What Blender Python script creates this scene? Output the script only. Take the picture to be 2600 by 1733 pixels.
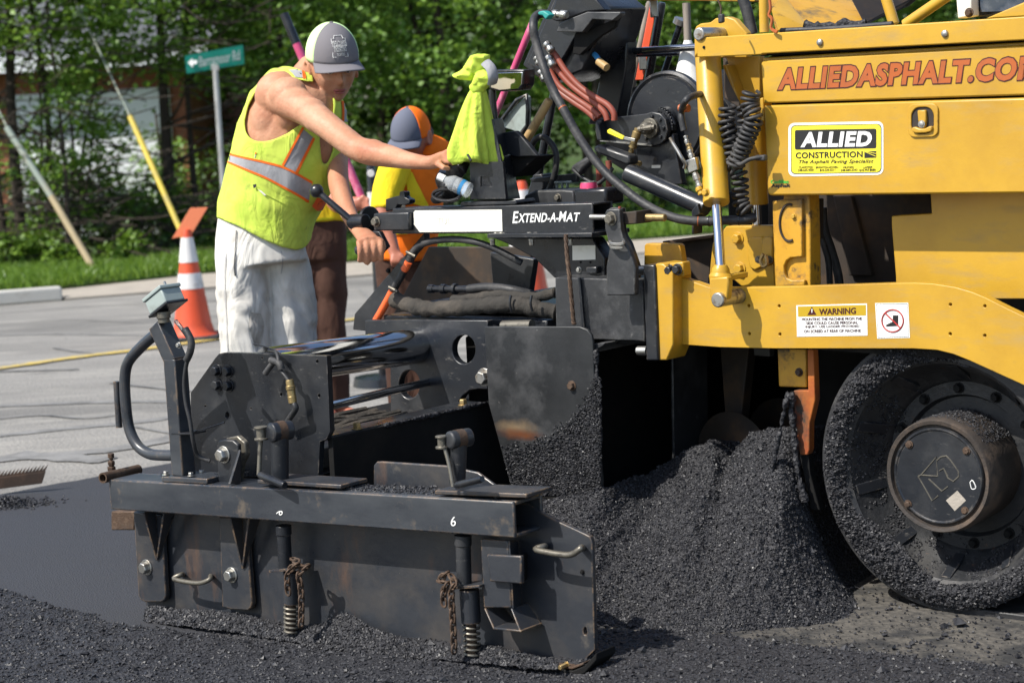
import bpy, bmesh, math, random
import numpy as np
from mathutils import Vector, Matrix, noise as mnoise
from mathutils.bvhtree import BVHTree
random.seed(7); rng = np.random.default_rng(7)
R = math.radians
for o in list(bpy.data.objects): bpy.data.objects.remove(o)
scn = bpy.context.scene; col = scn.collection

# ------------------------------------------------------------------ camera
F = 5085.0; HC = 1.55; PITCH = math.atan((866.5-276)/F); ROLL = R(3.0)      # F in photo pixels (2600 wide)
AX = R(39.7)                                                                  # paver axis against the picture plane
U = np.array([math.cos(AX), -math.sin(AX), 0]); N = np.array([math.sin(AX), math.cos(AX), 0])
cam_d = bpy.data.cameras.new('camera'); cam = bpy.data.objects.new('camera', cam_d); col.objects.link(cam); scn.camera = cam
cam_d.sensor_width = 36; cam_d.lens = F/2600*36; cam_d.clip_start = .05; cam_d.clip_end = 2000
fw = Vector((0, math.cos(PITCH), -math.sin(PITCH))); up0 = Vector((0, math.sin(PITCH), math.cos(PITCH))); rt0 = Vector((1, 0, 0))
rt = rt0*math.cos(ROLL) - up0*math.sin(ROLL); up = up0*math.cos(ROLL) + rt0*math.sin(ROLL)
cam.matrix_world = Matrix(((rt.x, up.x, -fw.x, 0), (rt.y, up.y, -fw.y, 0), (rt.z, up.z, -fw.z, HC), (0, 0, 0, 1)))
cam_d.dof.use_dof = True; cam_d.dof.focus_distance = 6.0; cam_d.dof.aperture_fstop = 4.5

# ------------------------------------------------------------------ sun and sky
LD = U*.42 + N*1.0; LD = np.array([LD[0], LD[1], -1.28]); LD = LD/np.linalg.norm(LD)     # the way the light travels
world = bpy.data.worlds.new('World'); scn.world = world; world.use_nodes = True
wn = world.node_tree; bg = wn.nodes['Background']
sky = wn.nodes.new('ShaderNodeTexSky'); sky.sky_type = 'NISHITA'; sky.sun_disc = False
sky.sun_elevation = math.asin(-LD[2]); sky.sun_rotation = math.atan2(-LD[0], -LD[1])
sky.dust_density = 1.2; sky.ozone_density = 1.0
wn.links.new(sky.outputs[0], bg.inputs[0]); bg.inputs[1].default_value = .13
sun_d = bpy.data.lights.new('sun', 'SUN'); sun = bpy.data.objects.new('sun', sun_d); col.objects.link(sun)
sun_d.energy = 4.6; sun_d.angle = R(.53); sun_d.color = (1, .955, .88)
sun.rotation_euler = Vector(LD).to_track_quat('-Z', 'Y').to_euler(); sun.location = (-8, -6, 20)
scn.view_settings.view_transform = 'Standard'; scn.view_settings.look = 'None'
scn.view_settings.gamma = 1; scn.view_settings.exposure = .54
scn.cycles.use_denoising = True; scn.cycles.max_bounces = 8; scn.cycles.transparent_max_bounces = 12

# ------------------------------------------------------------------ pixels to positions (photo pixels, by the zoom they were read in)
CROP = {'A':(0,0,1.742),'B':(500,0,2.24),'C':(1000,100,2.24),'D':(1700,0,2.24),'E':(200,700,2.6133),'F':(900,600,2.24),'G':(1500,500,2.139),
 'H':(1400,1000,1.9608),'I':(200,1050,2.296),'J':(900,1050,2.2957),'K':(0,800,1.68),'L':(1300,0,3.1367),'M':(850,350,3.92),'N':(1700,0,2.6144),
 'O':(680,30,5.228),'Q':(1300,350,3.92),'R':(2050,900,2.24),'T':(850,780,3.92),'P':(0,0,.90465),'S':(0,0,1)}
CAMP = np.array([0, 0, HC]); RT = np.array(rt); UP = np.array(up); FW = np.array(fw)
def px(k, x, y): a, b, s = CROP[k]; return a+x/s, b+y/s
def ray(x, y): return FW + RT*(x-1300)/F - UP*(y-866.5)/F
def frame(p): return np.array([p@U, p@N, p[2]])
def q(k, x, y, v):                       # on the vertical plane v metres out, parallel to the paver's side: (s, v, z)
    d = ray(*px(k, x, y)); return frame(CAMP + d*(v/(d@N)))
def qs(k, x, y, s):                      # on the vertical plane across the paver at s
    d = ray(*px(k, x, y)); return frame(CAMP + d*(s/(d@U)))
def gz(k, x, y, z=0): d = ray(*px(k, x, y)); return CAMP + d*((z-HC)/d[2])          # on a level plane, world
def wd(k, x, y, dist): return CAMP + ray(*px(k, x, y))*dist                          # at a distance in front, world
def W(p): return U*p[0] + N*p[1] + np.array([0, 0, p[2]])
def m_px(k, n, dist): return n/CROP[k][2]*dist/F

# ------------------------------------------------------------------ materials
def newmat(name):
    m = bpy.data.materials.new(name); m.use_nodes = True; nt = m.node_tree
    return m, nt, nt.nodes['Principled BSDF']
def nd(nt, t, **kw):
    n = nt.nodes.new(t)
    for k, v in kw.items(): setattr(n, k, v)
    return n
def ramp(nt, src, lo, hi, a=0, b=1):
    r = nd(nt, 'ShaderNodeMapRange'); r.inputs[1].default_value = lo; r.inputs[2].default_value = hi
    r.inputs[3].default_value = a; r.inputs[4].default_value = b; nt.links.new(src, r.inputs[0]); return r.outputs[0]
def noise_fac(nt, co, scale, lo, hi, detail=4, rough=.6, stretch=None):
    n = nd(nt, 'ShaderNodeTexNoise'); n.inputs['Scale'].default_value = scale; n.inputs['Detail'].default_value = detail; n.inputs['Roughness'].default_value = rough
    if stretch:
        mp = nd(nt, 'ShaderNodeMapping'); mp.inputs['Scale'].default_value = stretch; nt.links.new(co, mp.inputs[0]); co = mp.outputs[0]
    nt.links.new(co, n.inputs['Vector']); return ramp(nt, n.outputs['Fac'], lo, hi)
def mix(nt, fac, a, b):
    x = nd(nt, 'ShaderNodeMix', data_type='RGBA')
    if isinstance(fac, float): x.inputs[0].default_value = fac
    else: nt.links.new(fac, x.inputs[0])
    for i, c in ((6, a), (7, b)):
        if isinstance(c, tuple): x.inputs[i].default_value = (*c, 1)
        else: nt.links.new(c, x.inputs[i])
    return x.outputs[2]
def mat(name, c, rough=.5, metal=0., layers=(), bump=None, rvar=.12, coat=0., spec=.5, sheen=0., edge=None):
    """layers: (colour, scale, lo, hi, stretch, roughness or None) stains and dust laid over the base"""
    m, nt, b = newmat(name); co = nd(nt, 'ShaderNodeTexCoord').outputs['Object']
    cur = c; b.inputs['Metallic'].default_value = metal; b.inputs['Specular IOR Level'].default_value = spec
    rf = ramp(nt, noise_fac(nt, co, 9, .3, .7), 0, 1, max(rough-rvar, .03), min(rough+rvar, 1))
    for (lc, sc, lo, hi, st, lr) in layers:
        f = noise_fac(nt, co, sc, lo, hi, 6, .65, st); cur = mix(nt, f, cur, lc)
        if lr is not None:
            x = nd(nt, 'ShaderNodeMix', data_type='FLOAT'); nt.links.new(f, x.inputs[0]); nt.links.new(rf, x.inputs[2]); x.inputs[3].default_value = lr; rf = x.outputs[0]
    if edge:                                   # paint rubbed through on the edges
        ec, er, thr = edge; bv = nd(nt, 'ShaderNodeBevel', samples=4); bv.inputs[0].default_value = er; ge = nd(nt, 'ShaderNodeNewGeometry'); dt = nd(nt, 'ShaderNodeVectorMath', operation='DOT_PRODUCT')
        nt.links.new(bv.outputs[0], dt.inputs[0]); nt.links.new(ge.outputs['True Normal'], dt.inputs[1]); em = ramp(nt, dt.outputs['Value'], .985, .86)
        mm = nd(nt, 'ShaderNodeMath', operation='MULTIPLY'); nt.links.new(em, mm.inputs[0]); nt.links.new(noise_fac(nt, co, 28, thr, thr+.12, 5, .7), mm.inputs[1]); cur = mix(nt, mm.outputs[0], cur, ec)
    if isinstance(cur, tuple): b.inputs['Base Color'].default_value = (*cur, 1)
    else: nt.links.new(cur, b.inputs['Base Color'])
    nt.links.new(rf, b.inputs['Roughness'])
    if bump:
        n = nd(nt, 'ShaderNodeTexNoise'); n.inputs['Scale'].default_value = bump[0]; n.inputs['Detail'].default_value = 5; nt.links.new(co, n.inputs['Vector'])
        bp = nd(nt, 'ShaderNodeBump'); bp.inputs['Strength'].default_value = bump[1]; bp.inputs['Distance'].default_value = bump[2] if len(bump) > 2 else .01
        nt.links.new(n.outputs['Fac'], bp.inputs['Height']); nt.links.new(bp.outputs[0], b.inputs['Normal'])
    if coat: b.inputs['Coat Weight'].default_value = coat; b.inputs['Coat Roughness'].default_value = .15
    if sheen: b.inputs['Sheen Weight'].default_value = sheen
    return m
DUST = (.13, .12, .105); RUST = (.16, .06, .022)
M = {}
M['black'] = mat('black_paint', (.015, .017, .021), .33, layers=[((.045, .045, .045), 5, .5, .82, None, .6), ((.15, .14, .125), 26, .62, .80, (1, 1, 3), .75), ((.012, .012, .013), 3, .5, .7, None, None), ((.2, .17, .12), 70, .72, .78, None, .6)], bump=(60, .05), edge=((.16, .14, .12), .006, .50))
M['black_clean'] = mat('black_steel', (.011, .012, .015), .30, layers=[((.035, .035, .035), 9, .5, .8, None, .5)])
M['gate'] = mat('worn_black_plate', (.027, .030, .036), .36, layers=[((.060, .052, .045), 4, .47, .75, None, .55), ((.11, .058, .032), 9, .58, .80, (1, 1, .3), .7), ((.13, .11, .085), 6.5, .64, .82, None, .65), ((.25, .22, .18), 90, .70, .78, None, .7)], bump=(45, .08), edge=((.27, .17, .09), .007, .44))
M['beam'] = mat('scratched_black_beam', (.024, .028, .035), .32, layers=[((.055, .06, .066), 4, .42, .72, (.5, 1, 1.5), .45), ((.13, .10, .07), 11, .60, .76, None, .7), ((.22, .17, .11), 60, .70, .77, (.4, 1, 1), .6)], bump=(45, .05), edge=((.30, .19, .10), .007, .45))
M['dusty'] = mat('dusty_black_plate', (.026, .027, .029), .42, layers=[((.10, .10, .10), 5, .45, .8, None, .85), ((.2, .19, .18), 40, .66, .8, None, .8)], bump=(60, .06), edge=((.2, .19, .17), .006, .48))
M['dark'] = mat('dark_parts_and_shade', (.008, .008, .008), .8, layers=[((.02, .017, .014), 6, .5, .8, None, None)], spec=.2)  # near-black for dark parts; also paints shade on the ski edge and in hollows
M['brownsteel'] = mat('grimy_brown_steel', (.035, .025, .018), .7, layers=[((.10, .055, .025), 7, .5, .75, None, None), ((.015, .013, .012), 5, .5, .7, None, None)])
M['yellow'] = mat('machine_yellow_paint', (.53, .305, .025), .38, layers=[((.36, .19, .018), 2.2, .42, .78, None, None), ((.40, .25, .06), 12, .52, .75, (.5, 1, 1.6), .6), ((.30, .20, .05), 16, .66, .82, (1, 1, 2.2), .6), ((.10, .06, .03), 38, .74, .80, None, .7)], bump=(160, .03), rvar=.06, edge=((.07, .045, .03), .006, .55))
M['yellow_old'] = mat('worn_yellow_paint', (.55, .29, .022), .48, layers=[((.16, .11, .05), 9, .52, .68, None, .7), ((.05, .04, .03), 14, .60, .70, None, .7), ((.32, .12, .02), 5, .5, .8, None, None)], bump=(80, .06), edge=((.05, .04, .03), .010, .46))
M['orange_old'] = mat('rusted_orange_plate', (.38, .105, .014), .65, layers=[((.04, .03, .022), 6, .46, .62, (1, 1, .6), .75), ((.3, .06, .012), 20, .5, .7, None, None)], bump=(70, .1))
M['chrome'] = mat('chromed_rod', (.62, .63, .65), .10, 1., rvar=.05)
M['dark_chrome'] = mat('oily_chromed_tube', (.50, .51, .53), .09, 1., layers=[((.20, .18, .15), 6, .58, .8, None, .3)], rvar=.04)
M['steel'] = mat('zinc_steel', (.42, .41, .38), .38, .9, layers=[((.14, .10, .06), 30, .52, .7, None, .7)])
M['bolt'] = mat('grimy_bolt', (.17, .155, .125), .45, .6, layers=[((.05, .045, .04), 60, .5, .7, None, .7)])
M['rusty'] = mat('rusty_steel', (.075, .045, .028), .7, .3, layers=[((.17, .11, .07), 40, .5, .7, None, None), ((.04, .03, .025), 20, .5, .7, None, None)], bump=(150, .2))
M['brass'] = mat('brass_fitting', (.40, .29, .13), .42, .8, layers=[((.16, .12, .06), 50, .5, .7, None, .6)])
M['rubber'] = mat('black_rubber', (.022, .022, .023), .55, layers=[((.09, .085, .08), 14, .5, .8, None, .8)], bump=(90, .15))
M['sleeve'] = mat('dusty_fabric_sleeve', (.045, .042, .038), .9, layers=[((.10, .085, .07), 8, .45, .75, None, None)], bump=(40, .7, .01), spec=.1)
M['redhose'] = mat('red_rubber_hose', (.25, .058, .034), .55, layers=[((.16, .06, .04), 12, .5, .75, None, None)])
M['orange_sleeve'] = mat('orange_hose_sleeve', (.80, .13, .03), .55, layers=[((.1, .04, .03), 50, .58, .66, None, None)])
M['white'] = mat('white_paint', (.78, .77, .73), .5, layers=[((.45, .40, .33), 12, .62, .8, None, None)])
M['cream'] = mat('cream_sticker', (.74, .71, .62), .5, layers=[((.42, .35, .22), 7, .60, .78, None, None)])
M['yellow_print'] = mat('bright_yellow_print', (.78, .68, .035), .4)
M['black_print'] = mat('black_print', (.012, .012, .012), .45)
M['white_print'] = mat('white_print', (.78, .78, .75), .5, layers=[((.50, .48, .43), 18, .58, .78, None, None), ((.2, .19, .17), 70, .72, .77, None, None)])
M['orange_print'] = mat('burnt_orange_print', (.40, .095, .018), .45, layers=[((.30, .08, .02), 14, .5, .72, None, None), ((.45, .26, .04), 60, .70, .76, None, None)])
M['maroon_print'] = mat('dark_red_print', (.055, .008, .01), .4)
M['red_print'] = mat('red_print', (.40, .02, .015), .5)
M['gold_print'] = mat('gold_print', (.46, .30, .01), .5)
M['green_print'] = mat('green_print', (.05, .42, .05), .5)
M['wood'] = mat('pale_wood', (.42, .27, .11), .5, layers=[((.22, .12, .05), 10, .5, .8, (6, 6, 1), None)])
M['grey_wood'] = mat('weathered_wood', (.26, .22, .18), .8, layers=[((.13, .11, .09), 14, .45, .7, (5, 5, .6), None)])
M['pink'] = mat('pink_painted_pole', (.52, .06, .16), .45, layers=[((.72, .42, .48), 12, .52, .75, (1, 1, .5), None)])
M['blue_print'] = mat('blue_print', (.03, .20, .42), .4)
M['teal'] = mat('teal_tape', (.02, .26, .23), .5)
M['grass_base'] = mat('grassy_soil', (.06, .075, .025), .95, layers=[((.04, .10, .015), 1.2, .4, .7, None, None), ((.11, .09, .05), 3, .55, .75, None, None)], spec=.1)
# asphalts
def asphalt(name, c, c2, scale, rough, bstr, spec=.5, patch=None):
    m, nt, b = newmat(name); co = nd(nt, 'ShaderNodeTexCoord').outputs['Object']
    f1 = noise_fac(nt, co, scale, .35, .65, 3, .7); cc = mix(nt, f1, c, c2)
    if patch:
        for (pc, sc, lo, hi, st) in patch: cc = mix(nt, noise_fac(nt, co, sc, lo, hi, 5, .6, st), cc, pc)
    nt.links.new(cc, b.inputs['Base Color']); b.inputs['Specular IOR Level'].default_value = spec
    nt.links.new(ramp(nt, noise_fac(nt, co, scale*1.7, .3, .7), 0, 1, max(rough-.2, .08), min(1, rough+.15)), b.inputs['Roughness'])
    v = nd(nt, 'ShaderNodeTexVoronoi'); v.inputs['Scale'].default_value = scale*.8; nt.links.new(co, v.inputs['Vector'])
    bp = nd(nt, 'ShaderNodeBump'); bp.inputs['Strength'].default_value = bstr; bp.inputs['Distance'].default_value = .006
    nt.links.new(v.outputs['Distance'], bp.inputs['Height']); nt.links.new(bp.outputs[0], b.inputs['Normal'])
    return m
M['hot'] = asphalt('hot_asphalt', (.014, .014, .016), (.034, .034, .038), 120, .66, .9, spec=.35)
M['chip'] = asphalt('asphalt_stone', (.013, .013, .015), (.038, .038, .042), 45, .56, .3, spec=.4, patch=[((.09, .09, .095), 80, .70, .76, None)])
M['mat'] = asphalt('fresh_mat', (.018, .019, .022), (.050, .051, .058), 210, .72, .4, spec=.4, patch=[((.034, .034, .037), 1.5, .4, .7, (.3, 1, 1))])
M['road'] = asphalt('old_road', (.185, .178, .165), (.285, .272, .248), 70, .9, .7, spec=.25, patch=[((.145, .14, .13), .6, .40, .68, (.35, 1.4, 1)), ((.31, .295, .265), 2.5, .50, .72, (.4, 1.5, 1)), ((.12, .117, .11), 5, .60, .74, (.3, 1.6, 1)), ((.10, .098, .093), 16, .64, .72, None)])
M['sandy'] = asphalt('sandy_old_road', (.060, .057, .052), (.115, .105, .09), 60, .95, .6, spec=.2, patch=[((.035, .035, .035), 7, .46, .60, None), ((.24, .215, .17), 2.2, .55, .68, (.35, 1, 1))])
M['tar'] = mat('tar_line', (.135, .132, .125), .8, layers=[((.21, .205, .195), 7, .38, .58, None, None)])
M['roadyellow'] = mat('road_yellow', (.52, .38, .08), .75, layers=[((.31, .27, .18), 18, .44, .66, None, None)])
M['concrete'] = mat('pale_concrete', (.36, .32, .27), .9, layers=[((.30, .27, .23), 2.5, .45, .7, None, None), ((.48, .45, .40), 8, .6, .8, None, None)], bump=(60, .3), spec=.2)
M['kerbwhite'] = mat('white_kerb', (.52, .50, .45), .85, layers=[((.42, .38, .32), 5, .5, .72, None, None)], bump=(60, .3), spec=.2)

# ------------------------------------------------------------------ mesh helpers
class MB:
    def __init__(s): s.v = []; s.f = []
    def add(s, vs, fs):
        o = len(s.v); s.v += [tuple(map(float, p)) for p in vs]; s.f += [tuple(i+o for i in f) for f in fs]; return s
    def box(s, a, b):
        (x0, y0, z0), (x1, y1, z1) = a, b
        return s.add([(x0,y0,z0),(x1,y0,z0),(x1,y1,z0),(x0,y1,z0),(x0,y0,z1),(x1,y0,z1),(x1,y1,z1),(x0,y1,z1)],
                     [(3,2,1,0),(4,5,6,7),(0,1,5,4),(1,2,6,5),(2,3,7,6),(3,0,4,7)])
    def prism(s, pts, ext):                          # any flat outline pushed along ext
        n = len(pts); e = np.array(ext); a = [np.array(p) for p in pts]; b = [p+e for p in a]
        return s.add(a+b, [tuple(range(n)), tuple(range(2*n-1, n-1, -1))] + [(i, n+i, n+(i+1) % n, (i+1) % n) for i in range(n)])
    def rings(s, rs, cap=True, closed=False):
        n = len(rs[0]); vs = [p for r in rs for p in r]; fs = []
        m = len(rs)
        for j in range(m if closed else m-1):
            k = (j+1) % m
            for i in range(n): fs.append((j*n+i, j*n+(i+1) % n, k*n+(i+1) % n, k*n+i))
        if cap and not closed: fs += [tuple(range(n-1, -1, -1)), tuple(range((m-1)*n, m*n))]
        return s.add(vs, fs)
    def tube(s, path, r, seg=10, cap=True, closed=False, fr=None, ph=0):
        P = [np.array(p, float) for p in path]; m = len(P); rr = r if hasattr(r, '__len__') else [r]*m
        rs = []; prev = None
        for i, p in enumerate(P):
            t = (P[(i+1) % m]-P[i-1]) if closed else (P[min(i+1, m-1)]-P[max(i-1, 0)]); t = t/(np.linalg.norm(t)+1e-12)
            if prev is None:
                h = np.array([0, 0, 1.]) if abs(t[2]) < .9 else np.array([1., 0, 0])
                if fr is not None: h = np.array(fr, float)
                a = h - t*(h@t)
            else: a = prev - t*(prev@t)
            a /= np.linalg.norm(a)+1e-12; prev = a; b = np.cross(t, a)
            rx = rr[i]; ry = rx
            if hasattr(rx, '__len__'): rx, ry = rx
            rs.append([p + a*rx*math.cos(w) + b*ry*math.sin(w) for w in (ph+2*math.pi*k/seg for k in range(seg))])
        return s.rings(rs, cap, closed)
    def cyl(s, a, b, r, seg=16, r2=None): return s.tube([a, b], [r, r if r2 is None else r2], seg)
    def lathe(s, prof, o, ax, seg=24, cap=True):               # prof: (along axis, radius)
        o = np.array(o, float); ax = np.array(ax, float)/np.linalg.norm(ax)
        h = np.array([0, 0, 1.]) if abs(ax[2]) < .9 else np.array([1., 0, 0]); a = np.cross(ax, h); a /= np.linalg.norm(a); b = np.cross(ax, a)
        return s.rings([[o+ax*t+(a*math.cos(2*math.pi*k/seg)+b*math.sin(2*math.pi*k/seg))*r for k in range(seg)] for t, r in prof], cap)
    def bolt(s, p, r, h=None, ax=(0, -1, 0), washer=True, rot=.3):
        p = np.array(p, float); ax = np.array(ax, float); h = h or r*1.1
        if washer: s.tube([p, p+ax*r*.22], r*1.35, 14)
        return s.tube([p+ax*r*.22, p+ax*(h*.85), p+ax*h], [r, r, r*.86], 6, ph=rot)
def smooth_path(pts, n=6, closed=False):
    P = [np.array(p, float) for p in pts]; m = len(P); out = []
    for i in range(m if closed else m-1):
        p0, p1, p2, p3 = (P[(i-1) % m], P[i], P[(i+1) % m], P[(i+2) % m]) if closed else (P[max(i-1, 0)], P[i], P[i+1], P[min(i+2, m-1)])
        for k in range(n):
            t = k/n; out.append(.5*((2*p1)+(-p0+p2)*t+(2*p0-5*p1+4*p2-p3)*t*t+(-p0+3*p1-3*p2+p3)*t**3))
    if not closed: out.append(P[-1])
    return out
def finish(me, angle=40):
    me.validate(); me.polygons.foreach_set('use_smooth', [True]*len(me.polygons))
    if hasattr(me, 'set_sharp_from_angle'): me.set_sharp_from_angle(angle=R(angle))
def fix_normals(me):
    bm = bmesh.new(); bm.from_mesh(me); bmesh.ops.recalc_face_normals(bm, faces=bm.faces); bm.to_mesh(me); bm.free()
S0 = np.array([-3.6, 5.8, 0.])
def mesh_obj(name, me, material, parent=None, bevel=0, angle=40, seg=2):
    if material: me.materials.append(M[material] if isinstance(material, str) else material)
    finish(me, angle); o = bpy.data.objects.new(name, me); col.objects.link(o); o.parent = parent
    if bevel:
        b = o.modifiers.new('bevel', 'BEVEL'); b.width = bevel; b.segments = seg; b.limit_method = 'ANGLE'; b.angle_limit = R(35)
    return o
def build(mb, name, material, parent=None, bevel=0, off=None, angle=40, fix=True):
    me = bpy.data.meshes.new(name); o = np.array(off if off is not None else (0, 0, 0), float)
    me.from_pydata([tuple(np.array(p)-o) for p in mb.v], [], mb.f)
    if fix: fix_normals(me)
    return mesh_obj(name, me, material, parent, bevel, angle)
def tag(o, label, cat=None, group=None, kind=None):
    o['label'] = label
    if cat: o['category'] = cat
    if group: o['group'] = group
    if kind: o['kind'] = kind
    return o
def empty(name, loc=(0, 0, 0), rz=0):
    o = bpy.data.objects.new(name, None); col.objects.link(o); o.location = loc; o.rotation_euler = (0, 0, rz); o.empty_display_size = .2; return o
def struct(o): o['kind'] = 'structure'; return o
def sheet(name, pts, z, material, kind='structure', thick=0):
    mb = MB(); pts = [(p[0], p[1], z) for p in pts]
    if thick: mb.prism(pts, (0, 0, -thick))
    else: mb.add(pts, [tuple(range(len(pts)))])
    o = build(mb, name, material, fix=bool(thick))
    if not thick and o.data.polygons[0].normal.z < 0: o.data.flip_normals()
    o['kind'] = kind; return o
def plate_mesh(outer, holes, ext):                # outline with holes, pushed along ext
    bm = bmesh.new(); es = []
    for loop in [outer]+list(holes):
        vs = [bm.verts.new(tuple(p)) for p in loop]; es += [bm.edges.new((vs[i], vs[(i+1) % len(vs)])) for i in range(len(vs))]
    bmesh.ops.triangle_fill(bm, use_beauty=True, use_dissolve=False, edges=es)
    r = bmesh.ops.extrude_face_region(bm, geom=bm.faces[:])
    bmesh.ops.translate(bm, vec=Vector(ext), verts=[g for g in r['geom'] if isinstance(g, bmesh.types.BMVert)])
    bmesh.ops.recalc_face_normals(bm, faces=bm.faces); me = bpy.data.meshes.new('plate'); bm.to_mesh(me); bm.free(); return me
def text_mesh(body, size, bold=0., space=1., shear=0., align='CENTER', depth=.0008):
    c = bpy.data.curves.new('t', 'FONT'); c.body = body; c.size = size; c.offset = bold; c.space_character = space; c.shear = shear
    c.align_x = align; c.align_y = 'CENTER'; c.extrude = depth; c.resolution_u = 3
    o = bpy.data.objects.new('t', c); col.objects.link(o)
    me = bpy.data.meshes.new_from_object(o.evaluated_get(bpy.context.evaluated_depsgraph_get())); bpy.data.objects.remove(o); bpy.data.curves.remove(c); return me
# ================================================================== the setting
def vnoise(x, y, seed=0):
    xi = np.floor(x).astype(np.int64); yi = np.floor(y).astype(np.int64); fx = x-xi; fy = y-yi
    fx = fx*fx*(3-2*fx); fy = fy*fy*(3-2*fy)
    def h(a, b):
        n = (a*374761393 + b*668265263 + seed*1274126177) & 0xffffffff
        n = ((n ^ (n >> 13))*1274126177) & 0xffffffff; return ((n ^ (n >> 16)) & 0xffff)/65535.
    return (h(xi, yi)*(1-fx)+h(xi+1, yi)*fx)*(1-fy) + (h(xi, yi+1)*(1-fx)+h(xi+1, yi+1)*fx)*fy
def fbm(x, y, sc, octv=4, seed=0):
    t = 0; a = .5
    for i in range(octv): t = t+a*(vnoise(x*sc, y*sc, seed+i)-.5); a *= .55; sc *= 2.1
    return t
def grid_obj(name, P, material, parent=None, mask=None, angle=180):
    nu, nv = P.shape[:2]; me = bpy.data.meshes.new(name)
    idx = np.arange(nu*nv).reshape(nu, nv)
    f = np.stack([idx[:-1, :-1], idx[1:, :-1], idx[1:, 1:], idx[:-1, 1:]], -1).reshape(-1, 4)
    if mask is not None: f = f[(mask[:-1, :-1] & mask[1:, :-1] & mask[1:, 1:] & mask[:-1, 1:]).reshape(-1)]
    me.from_pydata(P.reshape(-1, 3).tolist(), [], f.tolist()); return mesh_obj(name, me, material, parent, 0, angle)
OCT = np.array([[1,0,0],[-1,0,0],[0,1,0],[0,-1,0],[0,0,1],[0,0,-1]], float)
OCF = np.array([[0,2,4],[2,1,4],[1,3,4],[3,0,4],[2,0,5],[1,2,5],[3,1,5],[0,3,5]])
def chips(name, C, r, material, parent=None, flat=.75):
    n = len(C); r = np.asarray(r).reshape(n, 1, 1)
    v = OCT[None]*(1+rng.uniform(-.38, .38, (n, 6, 1)))*r + rng.normal(0, .16, (n, 6, 3))*r
    a = rng.uniform(0, 6.28, n); b = rng.uniform(0, 3.14, n); ca, sa, cb, sb = np.cos(a), np.sin(a), np.cos(b), np.sin(b); z0 = np.zeros(n); o1 = np.ones(n)
    Rz = np.stack([np.stack([ca, -sa, z0], -1), np.stack([sa, ca, z0], -1), np.stack([z0, z0, o1], -1)], 1)
    Rx = np.stack([np.stack([o1, z0, z0], -1), np.stack([z0, cb, -sb], -1), np.stack([z0, sb, cb], -1)], 1)
    v = np.einsum('nij,nkj->nki', Rz@Rx, v); v[..., 2] *= flat; v = v + np.asarray(C)[:, None, :]
    f = (OCF[None] + (np.arange(n)*6)[:, None, None]).reshape(-1, 3)
    me = bpy.data.meshes.new(name); me.from_pydata(v.reshape(-1, 3).tolist(), [], f.tolist())
    o = mesh_obj(name, me, material, parent, 0, 25); return o

k0 = gz('P', 0, 702); k1 = gz('P', 500, 662); kd = (k1-k0)/np.linalg.norm(k1-k0); kn = np.array([-kd[1], kd[0], 0])
kl = lambda t, o=0: k0+kd*t+kn*o
sheet('ground', [(-400, -200), (400, -200), (400, 600), (-400, 600)], -.02, 'grass_base')
sheet('old_road', [kl(-70), kl(70), (60, -30, 0), (-60, -30, 0)], 0, 'road')
struct(build(MB().prism([kl(-70, .0), kl(.57, .0), kl(.57, .16), kl(-70, .16)], (0, 0, .13)), 'white_kerb', 'kerbwhite', None, .02))
struct(build(MB().prism([kl(.59, .0), kl(70, .0), kl(70, .18), kl(.59, .18)], (0, 0, .03)), 'dropped_kerb', 'concrete', None, .01))
struct(build(MB().prism([kl(-70, .17), kl(.58, .17), kl(.58, .19), kl(70, .19), kl(70, 1.95), kl(2.3, 1.7), kl(.7, 1.05), kl(-1, .85), kl(-70, .8)], (0, 0, .026)), 'sidewalk', 'concrete'))
struct(build(MB().prism([kl(-70, .75), kl(-1, .8), kl(.6, 1.0), kl(2.2, 1.65), kl(70, 1.88), kl(70, 5), kl(-70, 5)], (0, 0, .05)), 'verge', 'grass_base'))
# centre line and tar lines on the old road
def strip(name, pts, w, z, material, kind='structure'):
    P = smooth_path(pts, 5); vs = []; 
    for i, p in enumerate(P):
        t = P[min(i+1, len(P)-1)]-P[max(i-1, 0)]; t /= np.linalg.norm(t); n = np.array([-t[1], t[0], 0])
        ww = w*(1+.18*math.sin(i*2.3)); vs += [(*(p-n*ww/2)[:2], z), (*(p+n*ww/2)[:2], z)]
    o = build(MB().add(vs, [(2*i, 2*i+2, 2*i+3, 2*i+1) for i in range(len(P)-1)]), name, material, fix=False)
    if o.data.polygons[0].normal.z < 0: o.data.flip_normals()
    o['kind'] = kind; return o
yl = [gz('P', *p) for p in ((-2200, 1165), (-900, 978), (-250, 884), (0, 848), (180, 822), (360, 800), (600, 765), (810, 735), (1250, 672))]
strip('centre_line', yl, .12, .011, 'roadyellow')
for pts, w in ([((-60, 772), (120, 768), (300, 770), (520, 772)), .07], [((-60, 912), (100, 898), (190, 893)), .0], [((-60, 1008), (150, 985), (300, 972), (420, 955)), .10],
               [((-40, 935), (200, 925), (420, 922)), .10], [((250, 972), (330, 985), (430, 1003)), .03], [((-40, 1060), (200, 1040), (330, 1022), (420, 1000)), .14],
               [((30, 1044), (130, 1052), (250, 1058)), .16], [((-20, 722), (250, 702), (520, 690)), .03], [((-30, 855), (80, 852), (180, 849)), .05], [((250, 880), (380, 895), (520, 905)), .03], [((0, 745), (160, 735), (330, 742), (480, 730)), .02], [((120, 800), (210, 812), (330, 808)), .025], [((-20, 965), (90, 955), (190, 962), (300, 950)), .03], [((820, 660), (850, 700), (830, 740)), .02]):
    if w: tz_ = globals().get('tz_', .003)+.0006; strip('tar_line', [gz('P', *p) for p in pts], w, tz_, 'tar')
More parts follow.
